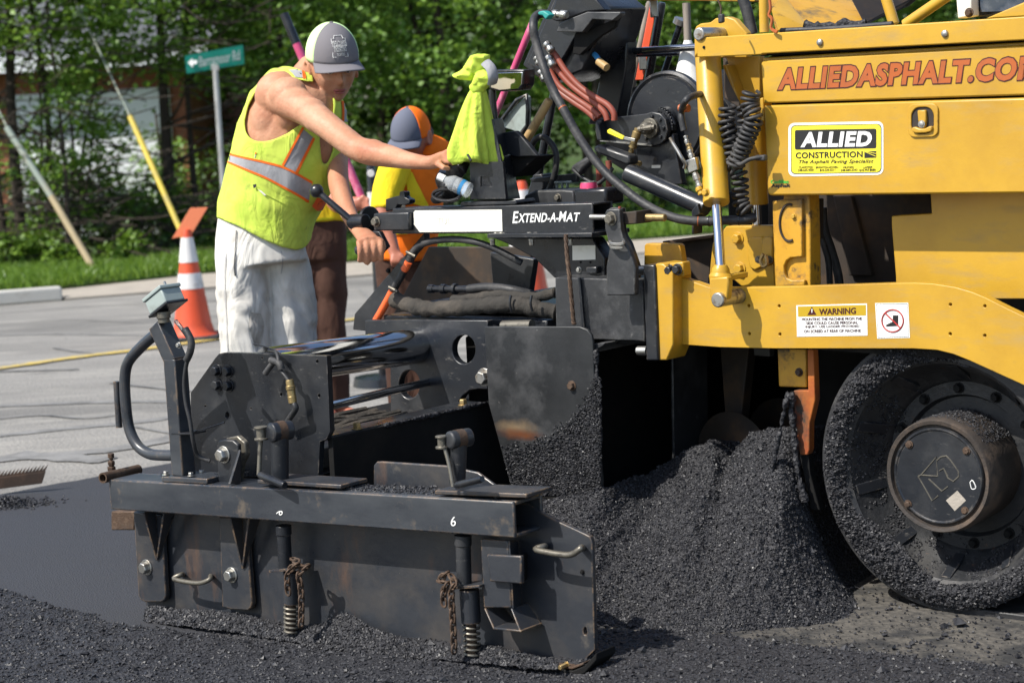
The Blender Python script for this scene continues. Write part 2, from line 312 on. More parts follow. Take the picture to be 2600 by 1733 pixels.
# sandy milled base beside the tracks
def base_z(s): t = np.clip((np.asarray(s)+4.15)/.95, 0, 1); return .005+.072*t*t*(3-2*t)
sb0, vb0 = np.meshgrid(np.arange(-4.15, -.5, .05), np.arange(4.12, 7.3, .05), indexing='ij'); zb0 = base_z(sb0)+fbm(sb0, vb0, 5, 3, 61)*.010
struct(grid_obj('milled_base', U[None, None]*sb0[..., None]+N[None, None]*vb0[..., None]+np.array([0, 0, 1.])*zb0[..., None], 'sandy'))
# the fresh mat
MATZ = .014
mat_pts = [gz('K', -500, 880), gz('K', -100, 797), gz('K', 80, 762), gz('K', 175, 743), gz('K', 260, 727), gz('K', 330, 717), gz('K', 480, 688), gz('K', 735, 641), gz('P', 640, 1010), gz('P', 900, 960), W((-4.4, 8.2, 0)), W((-4.4, 4.1, 0)),
           W((-4.8, 3.7, 0)), W((-5.4, 3.2, 0)), W((-9, 2.0, 0)), W((-10, 4.0, 0))]
sheet('fresh_asphalt_mat', mat_pts, MATZ, 'mat', thick=.013)
# the loose rough strip in front: a bumpy sheet with every stone standing out of it
ea = frame(gz('K', -60, 1095, MATZ)); eb = frame(gz('K', 200, 1172, MATZ)); ec = frame(gz('K', 420, 1232, MATZ)); ed = frame(gz('K', 640, 1262, MATZ))
ES = [ea[0]-3, ea[0], eb[0], ec[0], ed[0], ed[0]+.25, -3.2, -2.7, -2.2, -.5]; EV = [ea[1]-1.6, ea[1], eb[1], ec[1], ed[1], 4.16, 4.66, 4.74, 4.80, 4.9]
def rough_z(s, v):
    edge = np.interp(s, ES, EV) + .05*fbm(s, v, 2.2, 3, 5)
    rise = np.clip((s+5.0)/1.9, 0, 1)*.080
    f = np.clip((edge-v)/np.where(s > -4.3, .33, .16), 0, 1); f = f*f*(3-2*f)
    return -.03 + f*(.056+rise) - .040*np.exp(-((v-3.945)/.05)**2)*np.clip((s+5.05)/.12, 0, 1)*np.clip((-3.05-s)/.1, 0, 1) + (fbm(s, v, 3, 3, 1)*.022 + fbm(s, v, 26, 3, 2)*.020)*np.clip(f*1.4, 0, 1)
sg, vg = np.meshgrid(np.arange(-6.7, -1.3, .0125), np.arange(2.75, 5.0, .0125), indexing='ij'); zg = rough_z(sg, vg)
P3 = U[None, None]*sg[..., None] + N[None, None]*vg[..., None] + np.array([0, 0, 1.])*zg[..., None]
tag(grid_obj('loose_asphalt', P3, 'hot', mask=zg > -.025), 'rough loose strip of hot asphalt stones in front of the end gate', 'asphalt', kind='stuff')
n = 85000; s = rng.uniform(-6.6, -1.4, n); v = rng.uniform(2.9, 4.9, n); z = rough_z(s, v); k = z > -.01+rng.uniform(0, .03, n); s, v, z = s[k], v[k], z[k]
r = (.0018+rng.gamma(1.7, .0011, len(s)))*np.where(rng.random(len(s)) < .03, 1.5, 1)
tag(chips('asphalt_stones', U*s[:, None]+N*v[:, None]+np.array([0, 0, 1.])*(z+r*.25)[:, None], r, 'chip'), 'black asphalt stones bristling on the rough loose strip', 'stones', kind='stuff')
# crumbs thrown over the sandy base
n = 9000; s = rng.uniform(-4.1, -1.3, n); v = rng.uniform(4.4, 5.6, n); k = rng.random(n) < np.exp(-(v-4.5)*1.6); s, v = s[k], v[k]; r = rng.gamma(1.6, .0014, len(s))+.0015
tag(chips('asphalt_crumbs', U*s[:, None]+N*v[:, None]+np.array([0, 0, 1.])*(base_z(s)+.002+r*.4)[:, None], r, 'chip'), 'scattered black crumbs over the sandy base beside the rear wheel', 'crumbs', kind='stuff')
# ================================================================== the paver (its own frame: s along travel, v away from the camera, z up)
paver = empty('asphalt_paver', W(S0), -AX)
tag(paver, 'yellow and black asphalt paving machine with its screed extended', 'paver')
paver.location = tuple(W(S0))
def part(mb, name, m, parent=None, bevel=.003, angle=40): return build(mb, name, m, parent or paver, bevel, S0, angle)
def pp(p, v, k=None):
    return q(*p, v) if isinstance(p[0], str) else q(k, *p, v)
def slab(name, k, pts, v, th, m, parent=None, bevel=.004): return part(MB().prism([pp(p, v, k) for p in pts], (0, th, 0)), name, m, parent, bevel)
def rr(k, x, y, n, v): return n/CROP[k][2]*(v/(ray(*px(k, x, y))@N))/F
def rod(name, k, pts, r, m, parent=None, seg=10, sm=5, bevel=0, cap=True, jit=0):
    P = [q(k, *p) if not isinstance(p[0], str) else q(*p) for p in pts]
    if sm and len(P) > 2: P = smooth_path(P, sm)
    return part(MB().tube(P, r, seg), name, m, parent, bevel, 50)
def holed(name, k, pts, holes, v, th, m, parent=None, bevel=0):
    hs = []
    for (x, y, rx, ry) in holes:
        n = 24 if rx > 30 else 10
        hs.append([q(k, x+rx*math.cos(2*math.pi*i/n), y+ry*math.sin(2*math.pi*i/n), v)-S0 for i in range(n)])
    me = plate_mesh([pp(p, v, k)-S0 for p in pts], hs, (0, th, 0)); me.name = name
    return mesh_obj(name, me, m, parent or paver, bevel)
def bolt(k, x, y, n, v, m='bolt', parent=None, h=None, name='bolt', rot=.3): r = rr(k, x, y, n, v); return part(MB().bolt(q(k, x, y, v), r, h or r*1.2, rot=rot), name, m, parent, r*.06)
def boxp(name, k, a, b, v, th, m, parent=None, bevel=.004): return slab(name, k, [a, (b[0], a[1]), b, (a[0], b[1])], v, th, m, parent, bevel)
def lettering(body, name, m, k, bl, br, tl, v, parent, bold=0., space=1., shear=0.):
    me = text_mesh(body, 1., bold, space, shear); me.name = name
    co = np.array([x.co[:] for x in me.vertices]); lo, hi = co.min(0), co.max(0)
    t = (co-lo)/(hi-lo+1e-9); a, b, c = pp(bl, v, k), pp(br, v, k), pp(tl, v, k)
    P = a + (b-a)*t[:, :1] + (c-a)*t[:, 1:2] + np.array([0, -.0006, 0])*t[:, 2:3] - S0
    me.vertices.foreach_set('co', P.ravel()); me.update(); fix_normals(me); return mesh_obj(name, me, m, parent)
def hollow(name, k, c4, v0, v1, wall, m, parent=None, bevel=.004):   # square tube, open at its +s end; c4 = TL, TR, BR, BL on the front
    a, b, c, d = [pp(p, v0, k) for p in c4]; mb = MB(); D = np.array([0, v1-v0, 0]); wz = np.array([0, 0, wall]); wv = np.array([0, wall, 0])
    mb.prism([a, b, c, d], wv); mb.prism([x+D-wv for x in (a, b, c, d)], wv)
    mb.prism([a+wv*1.01, b+wv*1.01, b+D-wv*1.01, a+D-wv*1.01], -wz); mb.prism([d+wv*1.01, c+wv*1.01, c+D-wv*1.01, d+D-wv*1.01], wz)
    return part(mb, name, m, parent, bevel)
def crust(name, pts, r0, m='hot', parent=None, seg=14, n=6):           # lumpy roll of stuck asphalt
    P = smooth_path(pts, n); mb = MB(); mb.tube(P, [r0*(1+.25*math.sin(i*.9+len(P))+.3*math.sin(i*.37+1)+.35*random.uniform(-1, 1)) for i in range(len(P))], seg)
    g = random.Random(len(P)); mb.v = [tuple(np.array(p)+np.array([g.uniform(-1, 1) for _ in range(3)])*r0*.35) for p in mb.v]
    o = part(mb, name, m, parent, 0, 180); o['kind'] = 'stuff'; return o

# ------------------------------------------------------------------ end gate
VG = 4.05
gate = holed('end_gate', 'J', [('I', 345, 560), (1012, 520), (1062, 560), (1172, 620), (1345, 700), (1372, 715), (1384, 745), (1402, 1375), (1290, 1488), (640, 1425), (0, 1372), ('I', 1000, 1262), ('I', 398, 1190)], [(1345, 1266, 11, 24)], VG, .014, 'gate', bevel=.003)
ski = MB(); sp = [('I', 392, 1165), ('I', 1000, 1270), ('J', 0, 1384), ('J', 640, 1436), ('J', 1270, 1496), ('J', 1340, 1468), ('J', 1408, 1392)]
sk = [q(*p, 3.985) for p in sp]; ski.prism(sk + [p-np.array([0, 0, .020]) for p in sk[::-1]], (0, .085, 0)); part(ski, 'ski', 'dark', gate, .003)  # edge coloured near black to draw the shadow line below the gate
rl = [q('J', *p, 3.986) for p in ((455, 1412), (640, 1428), (1270, 1489), (1335, 1462))]; part(MB().prism(rl + [p+np.array([0, 0, .007]) for p in rl[::-1]], (0, .03, 0)), 'ski_lip', 'rusty', gate, .002)
beam = hollow('gate_beam', 'J', [('I', 172, 383), (925, 513), (936, 724), ('I', 186, 556)], 3.945, 4.07, .011, 'beam', gate)
# little chalk figures
lettering('6', 'chalk_mark', 'white_print', 'J', (562, 655), (592, 652), (562, 600), 3.944, gate)
lettering('6', 'chalk_mark', 'white_print', 'I', (1192, 565), (1186, 592), (1155, 562), 3.944, gate)
for i, pts in enumerate((((318, 568), (488, 600), (490, 730), (508, 1058), (500, 1085), (480, 1098), (385, 1097), (360, 1085), (347, 1060)), ((818, 600), (985, 610), (985, 772), (1011, 1100), (1004, 1130), (985, 1146), (885, 1140), (835, 1125)))):
    h = slab('hanger_plate', 'I', pts, 4.022, .018, 'gate', gate, .004)
    x0 = (372, 876)[i]; x1 = (490, 985)[i]; xa, ya = ((448, 852), (948, 900))[i]; yt = (575, 605)[i]
    a, b, c = q('I', x0, yt, 3.972), q('I', x1, yt+6, 3.972), q('I', xa, ya, 4.016); D = np.array([0, 1, 0])
    a2, b2, c2 = [np.array([p[0], 4.0215, p[2]]) for p in (a, b, c)]
    for (e, f, nm) in ((a, a2, 'gusset'), (b, b2, 'gusset')):       # two ribs meeting in a point
        t = np.array([.007, 0, 0]); g = MB().add([e, f, c2, c, e+t, f+t, c2+t, c+t], [(0,1,2,3),(7,6,5,4),(0,4,5,1),(1,5,6,2),(2,6,7,3),(3,7,4,0)]); part(g, nm, 'gate', h, .001)
    bolt('I', (398, 893)[i], (893, 938)[i], 35, 4.022, 'steel', h, name='hex_bolt')
rod('handle', 'I', [(606, 938, 4.05), (600, 935, 4.01), (556, 962, 3.99), (690, 986, 3.985), (760, 966, 3.99), (768, 945, 4.01), (772, 948, 4.05)], .0075, 'bolt', gate)
rod('handle', 'J', [(1112, 776, 4.05), (1105, 772, 4.01), (1062, 792, 3.988), (1240, 822, 3.985), (1308, 792, 3.988), (1322, 778, 4.0), (1330, 780, 4.05)], .0085, 'bolt', gate)
bolt('J', 1330, 921, 12, VG, 'dark', gate); bolt('J', 1238, 1462, 16, 3.99, 'brass', gate, .03)
# bracket by the front jack: folded channel with a flared open mouth
br = slab('bracket', 'J', [(733, 728), (893, 738), (918, 1132), (752, 1130)], 3.975, .012, 'gate', gate)
part(MB().prism([q('J', 895, 738, 3.975), q('J', 945, 735, 4.045), q('J', 968, 1140, 4.045), q('J', 919, 1132, 3.975)], (.006, 0, 0)), 'side_flange', 'gate', br, .002)
slab('cover_plate', 'J', [(770, 818), (972, 828), (974, 992), (790, 978)], 3.957, .014, 'gate', br)
part(MB().prism([q('J', 972, 828, 3.971), q('J', 1008, 812, 4.045), q('J', 1008, 960, 4.045), q('J', 974, 992, 3.971)], (-.008, 0, 0)), 'side_flange', 'dark', br, .002)
mo = [q('J', 753, 1132, 3.975), q('J', 918, 1134, 3.975), q('J', 972, 1274, 3.955), q('J', 808, 1256, 3.955)]
part(MB().prism([mo[0], mo[3], mo[3]+np.array([0, .09, 0]), mo[0]+np.array([0, .07, 0])], (.006, 0, 0)), 'flare', 'gate', br, .002)
part(MB().prism([mo[1], mo[2], mo[2]+np.array([0, .09, 0]), mo[1]+np.array([0, .07, 0])], (-.006, 0, 0)), 'flare', 'gate', br, .002)
part(MB().prism([mo[3], mo[2], mo[2]+np.array([0, .09, 0]), mo[3]+np.array([0, .09, 0])], (0, 0, .006)), 'flare_lip', 'gate', br, .002)
# two screw jacks through the beam
def jack(kt, top, kb, cb, v=3.985):
    # top = head centre, tube bottom, rod top, rod bottom, grip a, grip b ; cb = collar top, collar bottom, plate y, lower bottom, spring bottom, x's
    (hx, hy, hr), tb, ra, rb, ga, gb = top; s1 = rr(kt, hx, hy, 1, v)
    j = part(MB().tube([q(kt, hx+4, hy+10, v), q(kt, *tb, v)], s1*hr*.93, 20), 'screw_jack', 'black', None, .002)
    A = q(kt, hx-hr*1.15, hy-8, v-.005); B = q(kt, hx+hr*.95, hy-14, v+.02)
    part(MB().lathe([(-.034, s1*hr*.8), (-.03, s1*hr*1.02), (.034, s1*hr*1.02), (.036, s1*hr*.8)], q(kt, hx+hr*.1, hy, v), (.25, 1, 0), 28), 'gear_head', 'black', j, .002); part(MB().lathe([(-.012, s1*hr*1.04), (-.012, s1*hr*1.07), (.012, s1*hr*1.07), (.012, s1*hr*1.04)], q(kt, hx+hr*.1, hy, v), (.25, 1, 0), 28, False), 'head_band', 'rusty', j, 0)
    part(MB().lathe([(0, s1*hr*.75), (.006, s1*hr*.75), (.0061, s1*hr*.5), (s1*hr*1.2, s1*hr*.5), (s1*hr*1.2+.001, s1*hr*.72), (s1*hr*1.2+.006, s1*hr*.72)], q(kt, ra[0], ra[1]+hr*1.6, v-.03), (0, 0, 1), 14), 'shaft_housing', 'bolt', j, .001)
    part(MB().tube(smooth_path([q(kt, ra[0], ra[1]+hr*.8, v-.03), q(kt, (ra[0]*.45+rb[0]*.55), (ra[1]+rb[1])/2, v-.035), q(kt, *rb, v-.045)], 4), s1*hr*.24, 10), 'crank_arm', 'bolt', j, 0)
    g0, g1 = q(kt, *ga, v-.05), q(kt, *gb, v-.075); part(MB().tube([g0, g0+(g1-g0)*.08, g0+(g1-g0)*.94, g1], [s1*hr*.3, s1*hr*.42, s1*hr*.42, s1*hr*.34], 12), 'crank_grip', 'black_clean', j, 0)
    x0, y0, x1, y1, w1, py, pl, pr, x2, y2, w2, x3, y3, x4, y4, w4 = cb; s2 = rr(kb, x1, y1, 1, v)
    part(MB().tube([q(kb, x0, y0, v), q(kb, x0+(x1-x0)*.2, y0+(y1-y0)*.2, v), q(kb, x0+(x1-x0)*.21, y0+(y1-y0)*.21, v), q(kb, x1, y1, v)], [w1*s2*1.08, w1*s2*1.08, w1*s2*.95, w1*s2*.95], 18), 'upper_sleeve', 'black', j, .001)
    a = q(kb, pl, py, v-.03); b = q(kb, pr, py-14, v-.03); mb = MB().prism([a, b, b+np.array([0, .075, 0]), a+np.array([0, .075, 0])], (0, 0, -.007)); part(mb, 'stop_plate', 'gate', j, .001)
    part(MB().tube([q(kb, x2, py+8, v), q(kb, x3, y3, v)], w2*s2, 18), 'lower_sleeve', 'gate', j, .002)
    A, B = q(kb, x3, y3, v), q(kb, x4, y4, v); turns = 6; pts = []
    for i in range(turns*14+1):
        t = i/(turns*14); w = t*turns*2*math.pi; c = A+(B-A)*t; pts.append(c+np.array([math.cos(w), math.sin(w), 0])*w4*s2*.95)
    part(MB().tube(pts, s2*8, 6), 'spring', 'bolt', j, 0)
    part(MB().tube([A, B], w4*s2*.62, 12), 'spindle', 'rusty', j, 0); return j
j1 = jack('E', ((1330, 1030, 64), (1335, 1360), (1213, 985), (1195, 1320), (1200, 1318), (1368, 1388)), 'I', (1193, 650, 1205, 905, 43, 912, 1108, 1245, 1235, 925, 45, 1240, 1108, 1242, 1268, 43))
j2 = jack('J', ((605, 145, 52), (600, 405), (512, 118), (575, 425), (590, 418), (745, 378)), 'J', (632, 705, 640, 1000, 47, 1012, 513, 728, 668, 1025, 58, 680, 1215, 688, 1400, 48))
def chain(j, k, pts, v, n, link=.021):
    P = smooth_path([q(k, x, y, v+dv) for (x, y, dv) in pts], 12); L = [0]
    for i in range(1, len(P)): L.append(L[-1]+np.linalg.norm(P[i]-P[i-1]))
    for c in range(n):
        l = L[-1]*(c+.5)/n; i = int(np.searchsorted(L, l)); i = max(1, min(i, len(P)-1)); t = P[i]-P[i-1]; t /= np.linalg.norm(t); p = P[i]
        h = np.array([1, 0, 0]) if c % 2 else np.array([0, 1, 0]); a = h-t*(h@t); a /= np.linalg.norm(a)
        ring = [p+t*link*.62*math.copysign(abs(math.sin(w))**.7, math.sin(w))+a*link*.42*math.cos(w) for w in (2*math.pi*m/14 for m in range(14))]
        part(MB().tube(ring, .0036, 6, closed=True), 'chain_link', 'rusty', j, 0)
chain(j1, 'I', [(1245, 840, -.03), (1275, 870, -.045), (1230, 910, -.05), (1215, 960, -.05), (1222, 1050, -.05)], 3.985, 8)
chain(j1, 'I', [(1260, 880, -.04), (1330, 890, -.03), (1285, 930, -.045), (1295, 1020, -.045), (1298, 1130, -.045), (1296, 1230, -.045)], 3.985, 13)
chain(j2, 'J', [(545, 920, -.04), (500, 970, -.045), (540, 985, -.05), (520, 1040, -.05), (522, 1110, -.05)], 3.985, 8)
chain(j2, 'J', [(560, 935, -.04), (580, 985, -.05), (565, 1050, -.05), (572, 1180, -.05), (578, 1290, -.05), (582, 1390, -.05)], 3.985, 13)
for (k, x0, x1, y) in (('E', 1185, 1740, 1378), ('J', 470, 1003, 470)):
    a, b = q(k, x0, y, 3.955), q(k, x1, y+(35 if k == 'E' else 22), 3.955); part(MB().prism([a, b, b+np.array([0, .11, 0]), a+np.array([0, .11, 0])], (0, 0, .012)), 'mounting_plate', 'gate', gate, .003)
# open pipe and wing bolt at the rear end of the beam, rusty stub below it
e0, e1 = q('E', 158, 1340, 3.93), q('E', 395, 1285, 4.1); t = e1-e0; pr_ = rr('E', 160, 1330, 36, 3.93); n_ = t/np.linalg.norm(t)
part(MB().lathe([(.10, pr_*.72), (0, pr_*.72), (-.0, pr_), (np.linalg.norm(t), pr_), (np.linalg.norm(t), pr_*.6)], e0, n_, 20), 'pipe_socket', 'rusty', gate, 0)
b0 = q('E', 218, 1290, 4.0); part(MB().lathe([(0, .014), (.012, .014), (.013, .008), (.02, .012), (.03, .012), (.031, .006), (.04, .006), (.041, .011), (.055, .011)], b0, (.05, 0, 1), 6), 'clamp_bolt', 'rusty', gate, .001)
boxp('stub_tube', 'I', (188, 568), (322, 678), 4.052, .06, 'rusty', gate)
slab('inner_plate', 'F', [(108, 1300), (125, 1280), (150, 1278), (520, 1302), (700, 1340), (880, 1470), (880, 1500), (108, 1460)], 4.11, .01, 'gate', gate)
# clevis between beam and extension
cl = slab('clevis', 'E', [(918, 1120), (925, 1095), (960, 1085), (1020, 1090), (1055, 1120), (1060, 1380), (920, 1375)], 4.0, .016, 'black', gate)
part(MB().prism([q('E', 1060, 1150, 4.0), q('E', 1062, 1380, 3.99), q('E', 990, 1380, 3.95)], (.01, 0, 0)), 'rib', 'black', cl, .002)
slab('clevis_cheek', 'E', [(975, 1075), (1050, 1060), (1100, 1105), (1110, 1190), (1080, 1250), (1060, 1380), (980, 1380)], 4.05, .02, 'bolt', cl)
bolt('E', 965, 1185, 44, 4.0, 'steel', cl, name='hex_bolt')

# ------------------------------------------------------------------ control post on the gate beam
VP_ = 4.0
wP = .0265
def sqtube(name, path, w, m, parent): return part(MB().tube(path, w*math.sqrt(2), 4, ph=math.pi/4, fr=(0, 1, 0)), name, m, parent, .004, 30)
kA, kB, kC = q('E', 697, 1318, VP_), q('E', 640, 545, VP_), q('E', 535, 320, VP_)
post = sqtube('control_post', [kA, kB], wP, 'beam', None); sqtube('post_elbow', [kB+np.array([.004, 0, -.012]), kC], wP*.98, 'beam', post)
part(MB().prism([q('E', 548, 1330, 3.955), q('E', 850, 1345, 3.955), q('E', 850, 1345, 3.955)+np.array([0, .105, 0]), q('E', 548, 1330, 3.955)+np.array([0, .105, 0])], (0, 0, -.017)), 'base_plate', 'beam', post, .003)
for x, y, v in ((580, 1310, 3.97), (745, 1318, 3.965), (815, 1302, 4.04), (640, 1298, 4.04)): part(MB().bolt(q('E', x, y+8, v), .0085, .011, ax=(0, 0, 1)), 'bolt', 'steel', post, .0005)
hp = [('E', 510, 385, VP_), ('E', 415, 470, VP_), ('E', 330, 570, VP_), ('E', 306, 680, VP_), ('E', 312, 850, VP_), ('E', 335, 1010, VP_), ('E', 390, 1125, VP_), ('E', 470, 1180, VP_), ('E', 560, 1190, VP_), ('E', 650, 1190, VP_)]
rod('handle_tube', 'E', hp, .0172, 'beam', post, 14)
rod('holder_tube', 'E', [(250, 700, VP_), (268, 1005, VP_)], .0105, 'beam', post, 12)
part(MB().prism([q('E', 612, 1040, VP_-.0275), q('E', 752, 1042, VP_-.0275), q('E', 752, 1054, VP_-.0275), q('E', 612, 1053, VP_-.0275)], (0, .056, 0)), 'zip_tie', 'black_clean', post, .001)
rod('zip_tie_tail', 'E', [(752, 1040, VP_-.028), (860, 1008, VP_-.03), (968, 972, VP_-.02)], .003, 'black_clean', post, 5)
rod('cable', 'E', [(645, 300, 3.965), (690, 360, 3.955), (740, 440, 3.955), (735, 520, 3.955), (712, 600, 3.955), (700, 720, 3.955), (712, 850, 3.955), (738, 960, 3.955), (760, 1100, 3.96), (790, 1190, 3.98), (870, 1228, 4.0)], .0065, 'rubber', post, 8)
rod('cable_splice', 'E', [(705, 350, 3.95), (745, 430, 3.95), (740, 500, 3.95), (715, 560, 3.95)], [.011]*16, 'rubber', post, 8)
bolt('E', 665, 460, 16, 3.97, 'steel', post)
# grey switch box tipped back on top of the post
c0 = q('E', 572, 165, 4.0); xd = q('E', 470, 200, 4.0)-q('E', 640, 60, 4.0); xd /= np.linalg.norm(xd); zd = np.cross(xd, [0, 1, 0]); zd /= np.linalg.norm(zd)
if zd[0] < 0: zd = -zd
yd = np.array([0, 1., 0]); L_ = .042
def obox(c, hx, hy, hz): return [c+xd*sx*hx+yd*sy*hy+zd*sz*hz for sx, sy, sz in ((-1,-1,-1),(1,-1,-1),(1,1,-1),(-1,1,-1),(-1,-1,1),(1,-1,1),(1,1,1),(-1,1,1))]
BF = [(3,2,1,0),(4,5,6,7),(0,1,5,4),(1,2,6,5),(2,3,7,6),(3,0,4,7)]
M['boxgrey'] = mat('grey_green_box_paint', (.30, .35, .33), .45, layers=[((.16, .17, .15), 14, .5, .75, None, None)])
sb = part(MB().add(obox(c0, .045, .038, .022), BF), 'switch_box', 'boxgrey', post, .004)
part(MB().add(obox(c0-zd*.028, .049, .042, .006), BF), 'box_lid', 'boxgrey', sb, .003)
part(MB().add(obox(c0+zd*.026, .05, .043, .004), BF), 'box_back', 'black_clean', sb, .002)
for t in (-.03, .022): part(MB().cyl(c0-zd*.034+xd*t, c0-zd*.05+xd*t, .004, 8), 'toggle_switch', 'steel', sb, 0)
part(MB().lathe([(0, .022), (.02, .022), (.021, .018), (.034, .018)], c0+zd*.03+xd*.01-yd*.015, zd+xd*.5, 14), 'cable_gland', 'bolt', sb, .001)
for i in range(4): rod('wire', 'E', [(640+6*i, 300, 3.96), (655+5*i, 325, 3.955), (680+3*i, 345, 3.955)], .0016, 'redhose' if i % 2 else 'black_print', sb, 5)

# ------------------------------------------------------------------ screed extension
VE = 4.2
ep = holed('extension_end_plate', 'E', [(742, 775), (905, 545), (930, 517), (965, 508), (1645, 530), (1668, 1030), (1642, 1085), (1600, 1100), (1590, 1330), (742, 1330)],
           [(1582, 568, 9, 13), (1595, 795, 9, 13), (1343, 787, 8, 12), (840, 865, 6, 8), (1143, 880, 5, 7), (1217, 545, 4, 6), (985, 925, 14, 24)], VE, .02, 'black', bevel=.002)
for x, y in ((920, 628), (995, 632), (925, 722), (998, 728)): bolt('E', x, y, 33, VE, 'black_clean', ep, name='hex_bolt')
rod('cable', 'E', [(1262, 495, 4.19), (1310, 505, 4.17), (1325, 560, 4.15), (1335, 620, 4.15), (1375, 670, 4.15), (1395, 700, 4.15)], .006, 'rubber', ep, 8)
rod('wire', 'E', [(1160, 452, 4.19), (1230, 468, 4.18), (1300, 492, 4.17), (1340, 515, 4.17)], .0022, 'black_print', ep, 5)
rod('plug', 'E', [(1290, 575, 4.16), (1235, 650, 4.15)], .0095, 'rubber', ep, 8)
rod('cable_splice', 'E', [(1275, 560, 4.16), (1330, 580, 4.15), (1345, 620, 4.15)], .011, 'rubber', ep, 8)
A, B = q('E', 1398, 688, 4.15), q('E', 1420, 842, 4.15); part(MB().lathe([(0, .011), (.006, .0125), (.018, .0125), (.019, .0145), (.03, .0145), (.031, .0125), (.05, .0125), (.051, .0135), (np.linalg.norm(B-A), .0125)], A, B-A, 14), 'connector', 'brass', ep, .0006)
rod('cable', 'E', [(1420, 838, 4.15), (1440, 880, 4.15), (1405, 935, 4.16), (1372, 985, 4.17)], .0095, 'rubber', ep, 8)
VM = 4.94; SM = -4.225
mould = part(MB().box((SM-.02, VE+.021, .01), (SM, VM+.1, .598)), 'mouldboard', 'dark', None, .002)
ledge = part(MB().box((SM-.10, VE+.022, .588), (SM-.0201, VM+.0, .600)), 'ledge', 'black', mould, .002)
for v in (4.36, 4.86): part(MB().bolt((SM-.03, v, .600), .013, .02, ax=(0, 0, 1)), 'bolt', 'brass', mould, .0006)
crust('stuck_asphalt', [(SM+.002, v, .598) for v in np.linspace(VE+.25, VM+.05, 26)], .0065, 'hot', mould, 8, 2)
part(MB().box((-4.92, VE+.03, .05), (SM-.105, VM+.02, .47)), 'extension_body', 'black', None, .004)
part(MB().box((-4.86, VE+.1, .471), (SM-.16, VM+.0, .535)), 'deck_plank', 'grey_wood', None, .004)
for i in range(5):
    g = random.Random(i); part(MB().tube(smooth_path([(-4.7+.05*i, 4.35+.1*j+g.uniform(-.02, .02), .553+g.uniform(0, .012)) for j in range(6)], 4), .012, 6), 'rag', 'sleeve', None, 0)
ta, tb_ = q('E', 1250, 600, 4.222), q('E', 2230, 467, 4.93)
part(MB().tube([ta, tb_+(tb_-ta)*.03], rr('E', 2200, 470, 118, 4.93), 40), 'guide_tube', 'dark_chrome', None, 0)
ra, rb = q('E', 2215, 722, 4.93), q('E', 1668, 862, 4.222); ra = np.array([ra[0], 5.1, ra[2]]); part(MB().tube([rb, ra], .0135, 18), 'guide_rod', 'dark_chrome', None, 0)
wall = holed('screed_end_wall', 'T', [(300, 130), (800, 122), (1520, 130), (1520, 815), (1430, 810), (1340, 822), (1270, 880), (1200, 985), (700, 1090), (555, 1062), (548, 300), (300, 290)], [(1283, 418, 116, 144), (742, 765, 104, 142)], VM, .03, 'black', bevel=.003)
part(MB().box((-4.93, 5.0, .1), (-4.42, 7.3, .52)), 'screed_body', 'dark', None, .01)  # near-black colour of both boxes stands in for shade behind the wall holes
part(MB().box((-4.40, 5.05, .12), (-3.98, 7.3, .80)), 'screed_body', 'dark', None, .01)
part(MB().box((-4.72, 5.0, .84), (-4.0, 7.3, .868)), 'screed_deck', 'black', None, .004)
part(MB().box((-5.68, 4.62, .17), (-4.95, 7.3, .20)), 'walkway', 'brownsteel', None, .004)
for v in (4.8, 6.2, 7.2): part(MB().box((-5.0, v, .05), (-4.94, v+.05, .168)), 'walkway_bracket', 'black', None, .003)
# deflector with its rust stain and stuck asphalt
M['deflector'] = mat('dusty_deflector', (.017, .018, .019), .46, layers=[((.075, .075, .076), 3.2, .48, .72, None, .85), ((.22, .21, .2), 45, .68, .8, None, .8)], bump=(60, .06))
def _stain(m, c, r, colr, k=.6):           # a rust bloom of its own shape
    nt = m.node_tree; b = nt.nodes['Principled BSDF']; co = nd(nt, 'ShaderNodeTexCoord').outputs['Object']
    mp = nd(nt, 'ShaderNodeMapping'); mp.inputs['Location'].default_value = tuple(-np.array(c)); nt.links.new(co, mp.inputs[0])
    m2 = nd(nt, 'ShaderNodeMapping'); m2.inputs['Scale'].default_value = tuple(1/np.array(r)); nt.links.new(mp.outputs[0], m2.inputs[0])
    ln = nd(nt, 'ShaderNodeVectorMath', operation='LENGTH'); nt.links.new(m2.outputs[0], ln.inputs[0])
    no = nd(nt, 'ShaderNodeTexNoise'); no.inputs['Scale'].default_value = 18; no.inputs['Detail'].default_value = 6; nt.links.new(co, no.inputs['Vector'])
    ad = nd(nt, 'ShaderNodeMath', operation='MULTIPLY_ADD'); nt.links.new(no.outputs['Fac'], ad.inputs[0]); ad.inputs[1].default_value = k; nt.links.new(ln.outputs['Value'], ad.inputs[2])
    f = ramp(nt, ad.outputs[0], 1.75, .75); old = b.inputs['Base Color'].links[0].from_socket; x = mix(nt, f, old, colr); nt.links.new(x, b.inputs['Base Color'])
cR = q('F', 920, 1085, 4.86)-S0; _stain(M['deflector'], cR, (.10, .2, .03), (.17, .12, .07), 1.4); cR = q('F', 940, 1125, 4.86)-S0; _stain(M['deflector'], cR, (.10, .2, .022), (.11, .036, .013), 1.4)
de = slab('deflector', 'F', [(738, 512), (1280, 512), (1322, 528), (1346, 560), (1354, 600), (1366, 900), (1408, 1395), (1400, 1480), (905, 1480), (762, 950)], 4.86, .012, 'deflector', None, .003)
bolt('F', 1238, 848, 22, 4.86, 'rusty', de); bolt('F', 742, 800, 40, 4.90, 'steel', de)
rod('tube_end', 'F', [(845, 510, 4.9), (1010, 505, 4.9)], .018, 'bolt', de, 12)
